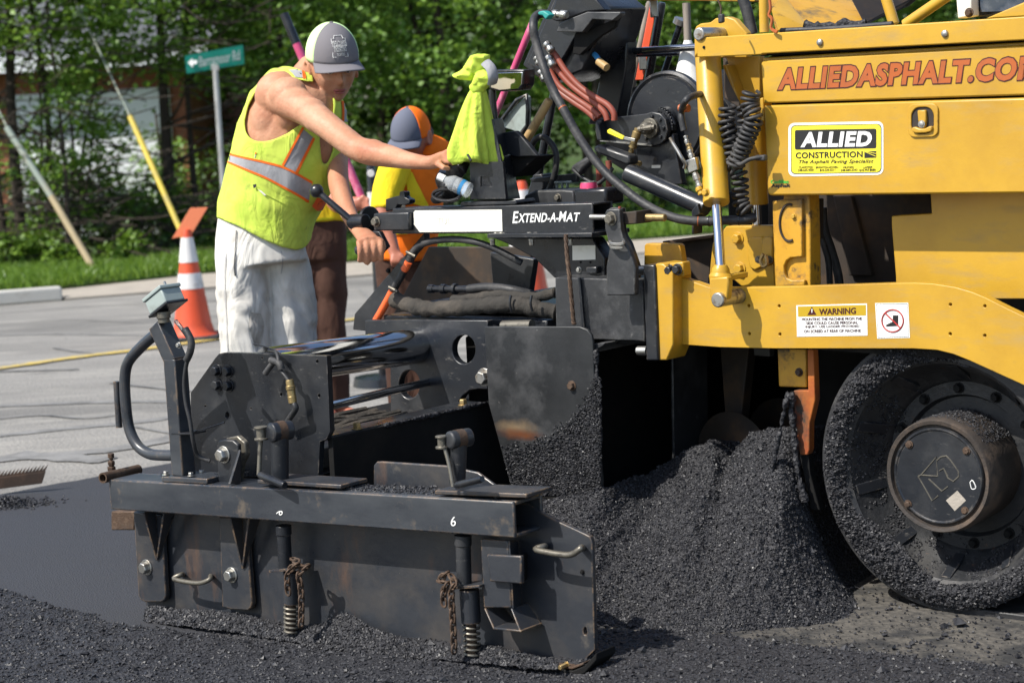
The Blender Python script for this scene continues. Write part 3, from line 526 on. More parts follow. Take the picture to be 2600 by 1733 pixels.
crust('stuck_asphalt', [q('F', x, y, 4.868) for x, y in ((1372, 640), (1378, 760), (1380, 900), (1390, 1040), (1395, 1200), (1402, 1380))], .007, 'hot', de, 8, 6)
part(MB().box((-3.97, 5.0, .02), (-3.93, 7.3, .82)), 'screed_front_wall', 'dark', None, .002)
slab('edge_plate', 'F', [(1362, 610), (1425, 605), (1415, 620), (1380, 640), (1372, 660)], 4.88, .4, 'dusty', None, .002)

# ------------------------------------------------------------------ between screed and bar: hoses, braces
bp_ = slab('brace_plate', 'F', [(395, -20), (0, 440), (-10, 530), (85, 540), (330, 105), (400, 30)], 5.06, .03, 'black', None, .003)
bolt('F', 195, 195, 12, 5.06, 'dark', bp_)
slab('back_panel', 'F', [(420, 60), (1000, 60), (1000, 480), (200, 480)], 5.55, .02, 'brownsteel', None, .003)
slab('filler_panel', 'F', [(770, 90), (1020, 130), (990, 340), (800, 420)], 5.3, .03, 'black', None, .003)
hd = [(88, 535, 5.0), (160, 405, 5.0), (215, 310, 5.0), (262, 225, 5.0), (305, 145, 5.0), (345, 75, 5.0), (420, 32, 5.0), (560, 16, 5.0), (680, 30, 5.0), (800, 70, 5.02), (950, 150, 5.05)]
rod('hydraulic_hose', 'F', hd, rr('F', 200, 300, 19, 5.0), 'rubber', None, 12)
for a, b in (((92, 530), (214, 315)), ((282, 190), (308, 145))): rod('hose_sleeve', 'F', [(*a, 4.995), ((a[0]+b[0])/2, (a[1]+b[1])/2+4, 4.995), (*b, 4.995)], rr('F', 200, 300, 22, 5.0), 'orange_sleeve', None, 12)
for x, y in ((222, 300), (322, 100)): rod('clamp', 'F', [(x-25, y-12, 4.99), (x+25, y+14, 4.99)], .006, 'bolt', None, 8)
def sleeve(name, k, pts, r, m='sleeve'):
    P = smooth_path([q(k, *p) for p in pts], 10); g = random.Random(3)
    return part(MB().tube(P, [r*(1+.07*math.sin(i*1.1)+.06*math.sin(i*.43+2)+g.uniform(-.03, .03)) for i in range(len(P))], 18), name, m, None, 0, 180)
sleeve('sleeved_hose', 'F', [(230, 360, 5.0), (330, 395, 4.98), (430, 412, 4.98), (600, 405, 4.98), (760, 392, 4.98), (900, 385, 4.98), (1040, 412, 5.0), (1150, 430, 5.02)], rr('F', 600, 400, 46, 5.0))
sleeve('sleeved_hose', 'F', [(560, 365, 5.03), (700, 350, 5.03), (850, 335, 5.03), (1000, 350, 5.03), (1140, 320, 5.05)], rr('F', 600, 400, 30, 5.0))
for x in (890, 1008): rod('zip_tie', 'F', [(x, 335, 4.95), (x-6, 380, 4.945), (x+4, 425, 4.95)], .0045, 'black_clean', None, 6)
hs_ = rod('hose', 'F', [(650, 300, 5.05), (760, 290, 5.05), (900, 305, 5.05), (1060, 345, 5.1)], rr('F', 700, 300, 26, 5.05), 'rubber', None, 12)
A, B = q('F', 425, 298, 5.05), q('F', 655, 300, 5.05); ll = np.linalg.norm(B-A); u_ = .0145
part(MB().lathe([(0, u_*.6), (.0, u_), (ll*.12, u_), (ll*.13, u_*.75), (ll*.3, u_*.75), (ll*.31, u_*1.15), (ll*.42, u_*1.15), (ll*.43, u_*.8), (ll*.6, u_*.8), (ll*.61, u_*1.3), (ll*.68, u_*1.3), (ll*.69, u_*.75), (ll, u_*.85)], A, B-A, 12), 'hose_coupling', 'black_clean', hs_, .001)
part(MB().box((-4.66, 5.08, .875), (-4.1, 5.5, .90)), 'deck_edge', 'black', None, .003)

# ------------------------------------------------------------------ upper bar with the maker's lettering
VB = 4.97
bar = hollow('screed_bar', 'C', [(-10, 962), (1128, 930), (1136, 1102), (-10, 1106)], VB, VB+.11, .009, 'black', None)
slab('name_sticker', 'M', [(785, 738), (800, 722), (1662, 713), (1668, 930), (845, 938), (785, 858)], VB-.001, .0008, 'cream', bar, 0)
lettering('TUL', 'faded_print', 'cream', 'M', (1010, 858), (1160, 858), (1010, 795), VB-.0016, bar)
for body, x0, x1, y0, y1 in (('E', 675, 703, 1046, 978), ('XTEND-A-', 706, 935, 1042, 990), ('M', 938, 975, 1036, 978), ('AT', 978, 1052, 1036, 986)):
    lettering(body, 'letters', 'white_print', 'C', (x0, y0), (x1, y0-(x1-x0)*.02), (x0+8, y1), VB-.001, bar, .022, 1.06)
a, b = q('C', 530, 1106, VB-.04), q('C', 1125, 1100, VB-.04); part(MB().prism([a, b, b+np.array([0, .2, 0]), a+np.array([0, .2, 0])], (0, 0, -.014)), 'bar_flange', 'black', bar, .002)
for x in (560, 782, 1000): part(MB().bolt(q('C', x, 1135, VB-.02), .008, .02, ax=(0, 0, -1)), 'bolt', 'steel', bar, 0)
for x in (600, 790, 990): crust('weld_bead', [q('C', x+d, 1103, VB-.003) for d in (-30, -15, 0, 15, 30)], .003, 'steel', bar, 6, 2)
slab('top_plate', 'C', [(375, 948), (380, 925), (630, 922), (690, 912), (700, 930), (690, 940)], VB+.005, .1, 'black', bar, .003)
# crank at the bar's end
ck = slab('crank_housing', 'M', [(382, 752), (735, 740), (737, 922), (388, 925)], VB-.02, .12, 'black', bar, .005)
A = q('M', 388, 830, VB+.03); part(MB().lathe([(-.004, .028), (.004, .052), (.016, .052), (.018, .03)], A-np.array([.03, 0, 0]), (1, 0, 0), 28), 'ratchet_wheel', 'black_clean', ck, .002)
bolt('M', 415, 835, 40, VB-.02, 'bolt', ck)
hub_ = q('B', 925, 1260, VB-.01); part(MB().cyl(hub_-np.array([.04, 0, 0]), hub_+np.array([.03, 0, 0]), .026, 16), 'crank_hub', 'black_clean', ck, .003)
ball = q('B', 680, 1085, VB-.06); part(MB().tube([hub_+np.array([-.02, -.01, 0]), ball], .0115, 12), 'crank_lever', 'black_clean', ck, 0)
part(MB().lathe([(-.0245, .003), (-.022, .0115), (-.014, .0205), (0, .0245), (.014, .0205), (.022, .0115), (.0245, .003)], ball, (1, 0, .3), 18), 'ball_knob', 'black_clean', ck, 0)
lv = slab('crank_arm', 'M', [(370, 925), (440, 930), (520, 1085), (465, 1140), (430, 1130)], VB-.03, .02, 'black_clean', ck, .003)
GRIP = [q('M', 500, 1105, VB-.04), q('M', 200, 1118, VB-.12)]
part(MB().tube([GRIP[0], GRIP[0]*.92+GRIP[1]*.08, GRIP[0]*.06+GRIP[1]*.94, GRIP[1]], [.012, .0155, .0155, .009], 12), 'crank_grip', 'black_clean', ck, 0)
slab('adjuster_cam', 'M', [(505, 610), (560, 595), (640, 575), (645, 535), (690, 535), (695, 590), (745, 615), (745, 650), (700, 670), (620, 665), (600, 710), (505, 735)], VB+.06, .03, 'black_clean', ck, .003)
# cover below the bar and the box under it
cov = slab('screed_cover', 'C', [(560, 1128), (1130, 1128), (1200, 1245), (1200, 1352), (912, 1356), (800, 1245), (640, 1160)], 5.02, .06, 'black_clean', None, .004)
slab('data_plate', 'Q', [(600, 1072), (828, 1068), (830, 1210), (602, 1218)], 5.018, .001, 'cream', cov, 0)
bolt('Q', 668, 1312, 24, 5.02, 'steel', cov); slab('latch', 'Q', [(735, 1285), (840, 1282), (840, 1352), (735, 1355)], 5.0, .02, 'black', cov)
for x in (684, 780): bolt('Q', x, 1236, 9, 5.02, 'dark', cov)
bxs = slab('side_box', 'F', [(1140, 232), (1425, 240), (1640, 250), (1652, 596), (1420, 588), (1146, 585)], 4.93, .25, 'dusty', None, .004)
slab('side_box_rib', 'F', [(1270, 236), (1282, 236), (1308, 520), (1292, 520)], 4.922, .007, 'black', bxs, .001)
slab('side_box_lower', 'F', [(1360, 585), (1652, 594), (1650, 610), (1400, 608)], 4.95, .1, 'dark', bxs, .002)
# rusty wire rope hanging in front
wp_ = smooth_path([q('C', *p) for p in ((978, 1110, 4.9), (985, 1220, 4.89), (1000, 1360, 4.88), (1010, 1470, 4.88), (1022, 1600, 4.88), (1026, 1615, 4.88))], 8)
for s_ in range(3): part(MB().tube([p+np.array([math.cos(i*.75+s_*2.09), math.sin(i*.75+s_*2.09), 0])*.0035 for i, p in enumerate(wp_)], .0042, 6), 'rope_strand', 'rusty', cov, 0)
# twin hanger arm with its long adjuster screw
ha_pts = [(1200, 985), (1210, 968), (1225, 964), (1282, 965), (1288, 1080), (1300, 1125), (1325, 1165), (1362, 1270), (1372, 1300), (1370, 1455), (1206, 1455), (1208, 1290), (1225, 1190), (1214, 1130), (1200, 1080)]
ha = slab('hanger_arm', 'C', ha_pts, 4.85, .022, 'dusty', None, .004)
slab('hanger_arm_back', 'C', [(x+14, y-8) for x, y in ha_pts], 4.98, .022, 'black', ha, .004)
slab('pivot_block', 'C', [(1290, 985), (1378, 975), (1380, 1050), (1290, 1055)], 4.88, .09, 'brownsteel', ha)
bolt('C', 1237, 1020, 30, 4.85, 'bolt', ha, name='hex_bolt')
rod('clip', 'C', [(1232, 1150, 4.85), (1235, 1160, 4.83), (1270, 1165, 4.825), (1305, 1160, 4.83), (1305, 1150, 4.85)], .005, 'steel', ha, 6)
rod('clip', 'C', [(1235, 1172, 4.85), (1240, 1182, 4.83), (1272, 1186, 4.825), (1302, 1182, 4.83)], .005, 'steel', ha, 6)
rod('screw_rod', 'C', [(1120, 1010, 4.93), (1420, 1012, 4.93)], rr('C', 1300, 1010, 16, 4.93), 'steel', ha, 12)
rod('screw_rod_end', 'C', [(1405, 1013, 4.93), (1545, 1013, 4.93)], rr('C', 1300, 1010, 21, 4.93), 'brass', ha, 16, bevel=.003)
for x in (1440, 1490): rod('groove_ring', 'C', [(x, 1013, 4.93), (x+6, 1013, 4.93)], rr('C', 1300, 1010, 22.5, 4.93), 'brass', ha, 16)
rod('cotter', 'C', [(1285, 985, 4.9), (1285, 950, 4.9)], .005, 'redhose', ha, 8)

# ------------------------------------------------------------------ tow arm
VT = 4.95
ta_pts = [(452, 428), (490, 438), (560, 462), (640, 490), (765, 492), (1100, 486), (1640, 468), (1760, 466), (1860, 471), (1980, 490), (2070, 516), (2140, 545), (2260, 605), (2400, 672), (2640, 790),
          (2640, 1150), (2400, 1042), (2200, 952), (2060, 888), (1970, 852), (1880, 830), (1750, 822), (1300, 822), (1000, 822), (700, 815), (450, 797)]
arm = holed('tow_arm', 'G', ta_pts, [(857, 590, 8, 9), (1023, 592, 8, 9), (861, 742, 8, 9), (1027, 745, 8, 9), (1953, 584, 9, 9), (2140, 592, 9, 9), (1952, 743, 9, 9), (2140, 752, 9, 9)], VT, .035, 'yellow', bevel=.003)
slab('arm_backing', 'G', [(500, 480), (2300, 640), (2300, 900), (500, 780)], VT+.036, .01, 'dark', arm, 0)
ye = slab('end_flange', 'G', [(343, 372), (358, 360), (395, 362), (445, 415), (448, 800), (412, 886), (368, 886), (352, 800)], 4.90, .10, 'yellow', arm, .004)
slab('flange_side', 'G', [(396, 362), (500, 352), (506, 430), (475, 436), (450, 430)], 4.93, .04, 'yellow', arm, .004)
for x, y in ((430, 398), (472, 393)): bolt('G', x, y, 24, 4.915, 'black_clean', ye, name='hex_bolt')
bk = slab('screed_arm_plate', 'G', [(283, 368), (345, 368), (366, 888), (300, 888)], 4.89, .12, 'black', None, .005)
for x, y in ((262, 398), (268, 835)): rod('stud', 'G', [(x-10, y, 4.93), (x+40, y, 4.93)], .015, 'steel', bk, 8)
slab('arm_lug', 'G', [(290, 262), (300, 252), (470, 254), (482, 264), (510, 430), (288, 372)], 5.04, .03, 'yellow_old', arm, .004)
sg_ = slab('warning_sign', 'G', [(1116, 588), (1500, 578), (1503, 752), (1120, 758)], VT-.001, .0008, 'white_print', arm, 0)
slab('sign_border', 'G', [(1124, 594), (1494, 585), (1495, 643), (1126, 650)], VT-.0016, .0005, 'gold_print', sg_, 0)
lettering('WARNING', 'lettering', 'maroon_print', 'G', (1240, 640), (1440, 634), (1240, 606), VT-.002, sg_, .025)
slab('triangle', 'G', [(1200, 596), (1226, 640), (1176, 641)], VT-.002, .0003, 'maroon_print', sg_, 0); slab('mark', 'G', [(1198, 608), (1204, 608), (1203, 628), (1199, 628)], VT-.0024, .0003, 'white_print', sg_, 0)
for t, x0, x1, y in (('MOUNTING THE MACHINE FROM THE', 1146, 1472, 671), ('SIDE COULD CAUSE PERSONAL', 1170, 1450, 692), ('INJURY, USE LADDER PROVIDED', 1166, 1458, 713), ('ON SCREED AT REAR OF MACHINE', 1158, 1466, 736)):
    lettering(t, 'lettering', 'maroon_print', 'G', (x0, y), (x1, y-4), (x0, y-15), VT-.002, sg_)
bs = slab('no_step_sign', 'G', [(1544, 576), (1724, 574), (1733, 764), (1556, 769)], VT-.001, .0008, 'white_print', arm, 0)
ring = lambda r: [q('G', 1639+r*math.cos(w), 672+r*1.04*math.sin(w), VT-.002) for w in (2*math.pi*i/32 for i in range(32))]
part(MB().tube(ring(58), .0022, 4, closed=True), 'red_ring', 'red_print', bs, 0); rod('red_bar', 'G', [(1598, 630, VT-.0025), (1682, 712, VT-.0025)], .0022, 'red_print', bs, 4)
slab('boot', 'G', [(1640, 642), (1670, 642), (1670, 700), (1604, 704), (1604, 694), (1640, 676)], VT-.0015, .0004, 'black_print', bs, 0)
part(MB().tube([q('G', *p, VT-.0012) for p in ((1550, 582), (1719, 580), (1727, 758), (1561, 763))], .0008, 4, closed=True), 'border_line', 'black_print', bs, 0)

# ------------------------------------------------------------------ lift cylinders
VC = 4.88
def hcyl(body, rodp, kx, vc, wbody, wrod, wneck, vt=None, vm=None):
    (x0, y0), (x1, y1) = body; s_ = rr(kx, x1, y1, 1, vc)
    A, B = q(kx, x0, y0, vt or vc), q(kx, x1, y1, vm or vc); u = (A-B)/np.linalg.norm(A-B); L = np.linalg.norm(A-B)
    c = part(MB().lathe([(0, wbody*s_*.7), (0, wbody*s_), (.004, wbody*s_*1.01), (L*.05, wbody*s_*1.01), (L*.06, wbody*s_), (L, wbody*s_), (L, wbody*s_*.6)], B, u, 32), 'lift_cylinder', 'yellow', None, .002)
    C_ = q(*rodp, vc); part(MB().tube([B+u*.02, C_], wrod*s_, 24), 'piston_rod', 'chrome', c, 0); return c, C_, s_
c1, C1, s1 = hcyl(((218, 322), (266, 1155)), ('G', 706, 390), 'D', VC, 76, 29, 40, 5.115, 4.955)
part(MB().lathe([(0, .018), (.012, .026), (.022, .027), (.03, .034), (.034, .034), (.055, .03)], C1+np.array([0, 0, .012]), q('G', 706, 450, VC)-C1, 20), 'rod_eye_neck', 'yellow', c1, .001)
for v in (VC-.035, VT+.04): slab('clevis', 'G', [(642, 440), (742, 432), (748, 470), (742, 545), (725, 580), (690, 594), (660, 585), (648, 555)], v, .026, 'yellow', c1, .005)
slab('clevis_bridge', 'G', [(642, 430), (745, 424), (745, 456), (644, 462)], VC-.008, .11, 'yellow', c1, .004)
part(MB().lathe([(0, .019), (.003, .022), (.02, .022), (.2, .022)], q('G', 686, 560, VC-.05), (0, 1, 0), 20), 'pin', 'steel', c1, .001)
tp = slab('cylinder_bracket', 'D', [(140, 290), (140, 175), (150, 150), (175, 135), (230, 128), (260, 105), (330, 96), (370, 110), (440, 190), (440, 330), (140, 330)], 5.15, .03, 'yellow', None, .004)
slab('cylinder_bracket_front', 'D', [(140, 330), (140, 195), (150, 165), (175, 152), (200, 165), (212, 205), (215, 240)], 5.05, .02, 'yellow', tp, .004)
part(MB().lathe([(0, .017), (.003, .02), (.15, .02)], q('D', 165, 195, 5.025), (0, 1, 0), 18), 'pin', 'steel', tp, .001)
c2, C2, s2 = hcyl(((480, 640), (492, 1162)), ('G', 905, 215), 'D', 5.2, 70, 27, 30)
cc = slab('clevis', 'G', [(848, 230), (870, 218), (925, 215), (945, 225), (950, 300), (930, 380), (890, 400), (862, 385), (850, 330)], 5.15, .05, 'yellow', c2, .005)
slab('clevis_ear', 'G', [(925, 230), (945, 215), (975, 215), (985, 235), (985, 345), (960, 378), (925, 372)], 5.12, .025, 'yellow', c2, .005)
rod('ring_pin', 'G', [(938, 310, 5.1), (922, 345, 5.1), (935, 375, 5.1), (958, 360, 5.1), (950, 315, 5.1)], .006, 'brass', c2, 6)
for x in (912, 972): bolt('G', x, 340, 16, 5.12, 'bolt', c2)
# block valve and pipe on the near cylinder
va = part(MB().add([q('Q', *p) for p in ((1725, 228, 4.93), (1818, 192, 4.93), (1850, 318, 4.93), (1758, 356, 4.93), (1765, 215, 4.985), (1860, 185, 4.985), (1885, 305, 4.985), (1795, 340, 4.985))], [(0,1,2,3),(7,6,5,4),(0,4,5,1),(1,5,6,2),(2,6,7,3),(3,7,4,0)]), 'block_valve', 'steel', c1, .003)
def fitting(name, k, a, b, v, w, m, parent, prof=None, seg=8):
    A, B = q(k, *a, v), q(k, *b, v); L = np.linalg.norm(B-A); s_ = rr(k, *a, 1, v)*w
    pr = prof or [(0, .8), (.15, .8), (.16, 1), (.5, 1), (.51, .75), (.8, .75), (.81, .95), (1, .95)]
    return part(MB().lathe([(t*L, r*s_) for t, r in pr], A, B-A, seg), name, m, parent, .0005)
fitting('fitting', 'Q', (1790, 205), (1770, 120), 4.95, 33, 'steel', va); fitting('fitting', 'Q', (1775, 135), (1755, 60), 4.95, 30, 'brass', va)
fitting('fitting', 'Q', (1745, 65), (1725, -20), 4.95, 24, 'steel', va); fitting('fitting', 'Q', (1820, 345), (1868, 490), 4.94, 38, 'steel', va)
fitting('elbow', 'Q', (1850, 490), (1885, 560), 4.93, 36, 'yellow', va); bolt('Q', 1930, 540, 34, 4.90, 'yellow', va)
rod('valve_lever', 'Q', [(1715, 300, 4.93), (1725, 260, 4.925), (1690, 200, 4.915), (1650, 130, 4.915), (1600, 50, 4.915), (1575, 0, 4.915)], .0055, 'steel', va, 8)
rod('hose', 'L', [(1370, 1040, 4.95), (1352, 950, 4.95), (1350, 880, 4.95), (1385, 800, 4.9), (1440, 765, 4.95), (1500, 750, 5.03)], rr('L', 1380, 900, 27, 4.9), 'rubber', va, 12)
rod('hose_band', 'L', [(1335, 862, 4.95), (1408, 862, 4.95)], .012, 'orange_print', va, 8)
# coiled cables between the cylinders
def coil(k, pts, v, R0, pitch, r, name='coiled_cable'):
    P = smooth_path([q(k, x, y, v) for x, y in pts], 20); L = 0; out = []; prev = P[0]
    for i, p in enumerate(P):
        pass
    # resample evenly
    seg = [0]
    for i in range(1, len(P)): seg.append(seg[-1]+np.linalg.norm(P[i]-P[i-1]))
    n = int(seg[-1]/pitch*12); X = [np.array([np.interp(seg[-1]*j/n, seg, [p[d] for p in P]) for d in range(3)]) for j in range(n+1)]
    for j, p in enumerate(X):
        t = X[min(j+1, n)]-X[max(j-1, 0)]; t /= np.linalg.norm(t); a = np.array([0, 1, 0])-t*t[1]; a /= np.linalg.norm(a); b = np.cross(t, a); w = j*2*math.pi/12
        out.append(p+(a*math.cos(w)+b*math.sin(w))*R0)
    return part(MB().tube(out, r, 6), name, 'rubber', None, 0, 180)
coil('D', [(470, 520), (455, 590), (480, 680), (450, 760), (420, 830), (390, 900), (370, 950)], 5.0, .024, .015, .0056)
coil('D', [(330, 600), (325, 700), (345, 800), (350, 900), (380, 960), (400, 1010), (405, 1150), (440, 1210)], 5.03, .022, .019, .0056)
coil('D', [(420, 590), (430, 680), (420, 760), (400, 850)], 5.05, .02, .02, .005)
rod('cable', 'D', [(370, 960, 5.0), (385, 850, 4.98), (380, 820, 4.98), (372, 900, 4.98), (400, 935, 4.98), (460, 905, 4.98), (545, 890, 5.0)], .0065, 'rubber', None, 8)
boxp('cable_plug', 'D', (485, 882), (540, 915), 4.99, .02, 'rubber')

# ------------------------------------------------------------------ hood, rail and side of the tractor
VH = 5.05
lid = slab('hood_lid', 'D', [(520, 360), (530, 345), (1995, 262), (2760, 218), (2760, 520), (1995, 543), (533, 588)], VH, .5, 'yellow', None, .012)
door = slab('side_door', 'D', [(535, 600), (1995, 556), (2760, 534), (2760, 1094), (1995, 1099), (572, 1113), (556, 1100)], VH+.002, .5, 'yellow', None, .010)
part(MB().prism([q('D', 530, 350, VH+.03), q('D', 2700, 222, VH+.03), q('D', 2700, 222, VH+.03)+np.array([0, .45, .05]), q('D', 530, 350, VH+.03)+np.array([0, .45, .05])], (0, 0, .01)), 'hood_top', 'yellow', lid, .003)
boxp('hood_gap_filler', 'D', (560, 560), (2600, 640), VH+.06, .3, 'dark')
for nm, m_, dv, bo in (('letter_outline', 'maroon_print', .0006, .078), ('letters', 'orange_print', .0012, .044)):
    d = 7 if nm == 'letter_outline' else 0
    lettering('ALLIEDASPHALT.COM', nm, m_, 'D', (612-d+4, 515+d-2), (2085+d, 455+d-2), (628-d+4, 388-d+2), VH-dv, lid, bo, 1.1)
# round-cornered name decal
def rrect(k, x0, y0, x1, y1, r, dy=0, v=VH, n=5):
    out = []
    for cx, cy, a in ((x1-r, y0+r, -90), (x1-r, y1-r, 0), (x0+r, y1-r, 90), (x0+r, y0+r, 180)):
        for i in range(n+1):
            w = R(a+90*i/n); X = cx+r*math.cos(w); out.append(q(k, X, cy+r*math.sin(w)+dy*(X-x0)/(x1-x0), v))
    return out
def flat(name, pts, m, parent, th=.0004): return part(MB().prism(pts, (0, th, 0)), name, m, parent, 0)
VD = VH+.002
dc = flat('name_decal', rrect('D', 676, 700, 1216, 1004, 34, -10, VD-.001), 'white_print', door, .0008)
flat('decal_line', rrect('D', 690, 713, 1205, 991, 26, -9, VD-.0016), 'black_print', dc); flat('decal_field', rrect('D', 694, 717, 1201, 987, 24, -9, VD-.0021), 'yellow_print', dc)
flat('decal_panel', rrect('D', 713, 740, 1176, 852, 10, -8, VD-.0026), 'black_print', dc)
lettering('ALLIED', 'decal_letters', 'white_print', 'D', (745, 838), (1145, 833), (757, 752), VD-.0031, dc, .045, 1.1)
lettering('CONSTRUCTION', 'decal_letters', 'black_print', 'D', (718, 902), (1098, 895), (718, 867), VD-.0026, dc, .022, 1.08)
flat('decal_flag', [q('D', *p, VD-.0026) for p in ((1108, 862), (1176, 859), (1176, 897), (1108, 899))], 'black_print', dc)
for i, (a, b) in enumerate((((1112, 864), (1174, 890)), ((1116, 862), (1175, 874)))): rod('decal_ray', 'D', [(*a, VD-.003), (*b, VD-.003)], .0009, 'yellow_print', dc, 4)
lettering('The Asphalt Paving Specialist', 'decal_letters', 'black_print', 'D', (735, 936), (1158, 932), (737, 910), VD-.0026, dc, .005, 1.05, .25)
for t, x0, x1 in (('CLARKSTON', 735, 815), ('BRIGHTON-HOWELL', 832, 962), ('MILFORD', 988, 1048), ('LAPEER', 1100, 1155)): lettering(t, 'decal_letters', 'black_print', 'D', (x0, 958), (x1, 956), (x0, 947), VD-.0026, dc)
for t, x0, x1 in (('248.625.9581', 731, 820), ('810.229.5511', 855, 942), ('248.684.2343', 974, 1068), ('810.797.8080', 1080, 1172)): lettering(t, 'decal_letters', 'black_print', 'D', (x0, 975), (x1, 972), (x0, 962), VD-.0026, dc)
lettering('Cadillac', 'small_decal', 'green_print', 'D', (575, 1044), (678, 1042), (575, 1024), VD-.001, door, .03); lettering('Asphalt', 'small_decal', 'black_print', 'D', (578, 1072), (685, 1070), (578, 1046), VD-.001, door, .03)
# paddle latch in its cup
outer = rrect('D', 1356, 592, 1526, 782, 38, -4, VD-.006); inner = rrect('D', 1374, 610, 1502, 764, 52, -3, VD-.006)
me = plate_mesh([p-S0 for p in outer], [[p-S0 for p in inner]], (0, .006, 0)); me.name = 'latch_frame'; lt = mesh_obj('latch_frame', me, 'yellow', door, .002)
flat('latch_cup', rrect('D', 1374, 610, 1502, 764, 52, -3, VD-.0012), 'brownsteel', lt)
slab('latch_stem', 'D', [(1408, 628), (1455, 626), (1458, 680), (1450, 730), (1418, 732), (1412, 680)], VD-.012, .012, 'yellow', lt, .003)
slab('latch_paddle', 'D', [(1376, 726), (1395, 722), (1420, 732), (1450, 732), (1478, 718), (1494, 720), (1488, 748), (1455, 756), (1400, 758), (1378, 748)], VD-.014, .012, 'yellow', lt, .003)
bolt('D', 1434, 706, 16, VD-.012, 'steel', lt, .004)
rail = slab('top_rail', 'D', [(150, 222), (160, 216), (2016, 95), (2760, 48), (2760, 188), (2016, 228), (530, 306), (520, 312), (157, 327)], 5.033, .03, 'yellow', None, .003)
for x, y in ((857, 243), (1567, 193)): part(MB().lathe([(0, .011), (.006, .009), (.009, .004)], q('D', x, y, 5.033), (0, -1, 0), 12), 'dome_bolt', 'steel', rail, 0)
bolt('D', 196, 270, 7, 5.033, 'dark', rail)
a, b = q('D', 520, 320, 5.07), q('D', 2700, 195, 5.07); part(MB().prism([a, b, b+np.array([0, .6, 0]), a+np.array([0, .6, 0])], (0, 0, .008)), 'rail_shelf', 'dark', rail, 0)
# recessed lower side, dark bay, posts
VL = 5.19
lw = slab('lower_side_panel', 'D', [(1482, 1090), (1490, 1215), (1262, 1228), (1262, 1280), (1286, 1568), (1290, 1700), (2760, 1700), (2760, 1080)], VL, .05, 'yellow', None, .003)
part(MB().box((-3.3, 5.7, .45), (-.6, 7.3, 1.6)), 'tractor_body', 'brownsteel', None, .01)
part(MB().box((-3.35, 5.5, .15), (-.6, 6.9, .8)), 'tractor_frame', 'dark', None, .01)
part(MB().box((-3.92, 5.95, .84), (-3.31, 7.2, 1.22)), 'rear_housing', 'dark', None, .01)
slab('bay_back', 'D', [(560, 1100), (1500, 1100), (1500, 1700), (560, 1700)], 5.62, .03, 'brownsteel', None, .003)
part(MB().box((-3.95, 6.3, .02), (-3.3, 6.4, .95)), 'auger_guard', 'dark', None, .01)
slab('auger_support', 'G', [(700, 800), (860, 800), (810, 1250), (800, 1420), (745, 1420)], 5.42, .05, 'brownsteel', None, .004); slab('auger_hanger', 'G', [(880, 800), (972, 800), (972, 868), (885, 862)], 5.3, .03, 'dusty', None); slab('chamber_plate', 'G', [(430, 800), (445, 800), (455, 1500), (440, 1500)], 5.25, .2, 'dusty', None)
part(MB().box((-3.92, 5.05, .80), (-3.0, 7.2, .83)), 'auger_light_block', 'dark', None, .004)  # roof slab added to keep light from above out of the auger chamber
au = part(MB().tube([(-3.52, 5.2, .36), (-3.52, 7.2, .36)], .045, 14), 'auger_shaft', 'brownsteel', None, 0); hx_ = [[np.array([-3.52+r_*math.cos(w), 5.25+.30*w/6.283, .36+r_*math.sin(w)]) for r_ in (.05, .19)] for w in np.linspace(0, 30, 160)]
part(MB().add([p for a in hx_ for p in a], [(2*i, 2*i+1, 2*i+3, 2*i+2) for i in range(159)]), 'auger_flight', 'brownsteel', au, 0)
rod('bay_hose', 'D', [(870, 1180, 5.5), (880, 1300, 5.5), (920, 1420, 5.5), (960, 1568, 5.5), (970, 1700, 5.5)], .014, 'rubber', None, 10)
rod('bay_hose', 'D', [(835, 1260, 5.45), (880, 1400, 5.45), (905, 1500, 5.45), (915, 1700, 5.45)], .01, 'rubber', None, 10)
slab('bay_strut', 'D', [(930, 1115), (1030, 1115), (1150, 1568), (1020, 1568)], 5.6, .04, 'brownsteel', None)
hp_ = [(985, 22), (1045, 16), (1045, -30), (1185, -30), (1192, 200), (1196, 485), (1000, 485), (990, 250)]
pst = slab('frame_post', 'G', hp_, 5.1, .06, 'yellow_old', None, .004)
slab('post_face_plate', 'G', [(985, 22), (1145, 12), (1148, 325), (1085, 330), (1062, 345), (1048, 375), (1048, 410), (1062, 440), (1090, 452), (1160, 450), (1160, 482), (1002, 486)], 5.085, .014, 'yellow_old', pst, .003)
part(MB().tube([q('G', 1098+58*math.cos(w)*.9-20, 140+100*math.sin(w), 5.083) for w in np.linspace(1.2, 5.0, 24)], .004, 6), 'weld_arc', 'brownsteel', pst, 0)
bolt('G', 1103, 105, 13, 5.085, 'yellow', pst)
slab('hinge_strip', 'G', [(1190, 12), (1240, 10), (1238, 232), (1196, 228)], 5.2, .03, 'brownsteel', pst)
for y in (35, 90, 150, 210): bolt('G', 1196, y, 6, 5.19, 'steel', pst)
bpl = slab('bolted_plate', 'G', [(660, 250), (735, 158), (975, 155), (990, 170), (1000, 488), (820, 488), (770, 445), (640, 470), (645, 400)], 5.16, .04, 'yellow', None, .004)
for x, y in ((800, 225), (812, 388)): bolt('G', x, y, 27, 5.16, 'yellow', bpl, name='hex_bolt')
tr = slab('side_tray', 'G', [(390, 240), (660, 205), (660, 260), (640, 470), (505, 430), (480, 262), (390, 262)], 5.3, .02, 'brownsteel', None, .003)
slab('tray_rim', 'G', [(388, 240), (660, 206), (662, 224), (560, 236), (450, 252), (390, 256)], 5.26, .04, 'rusty', tr, .003)
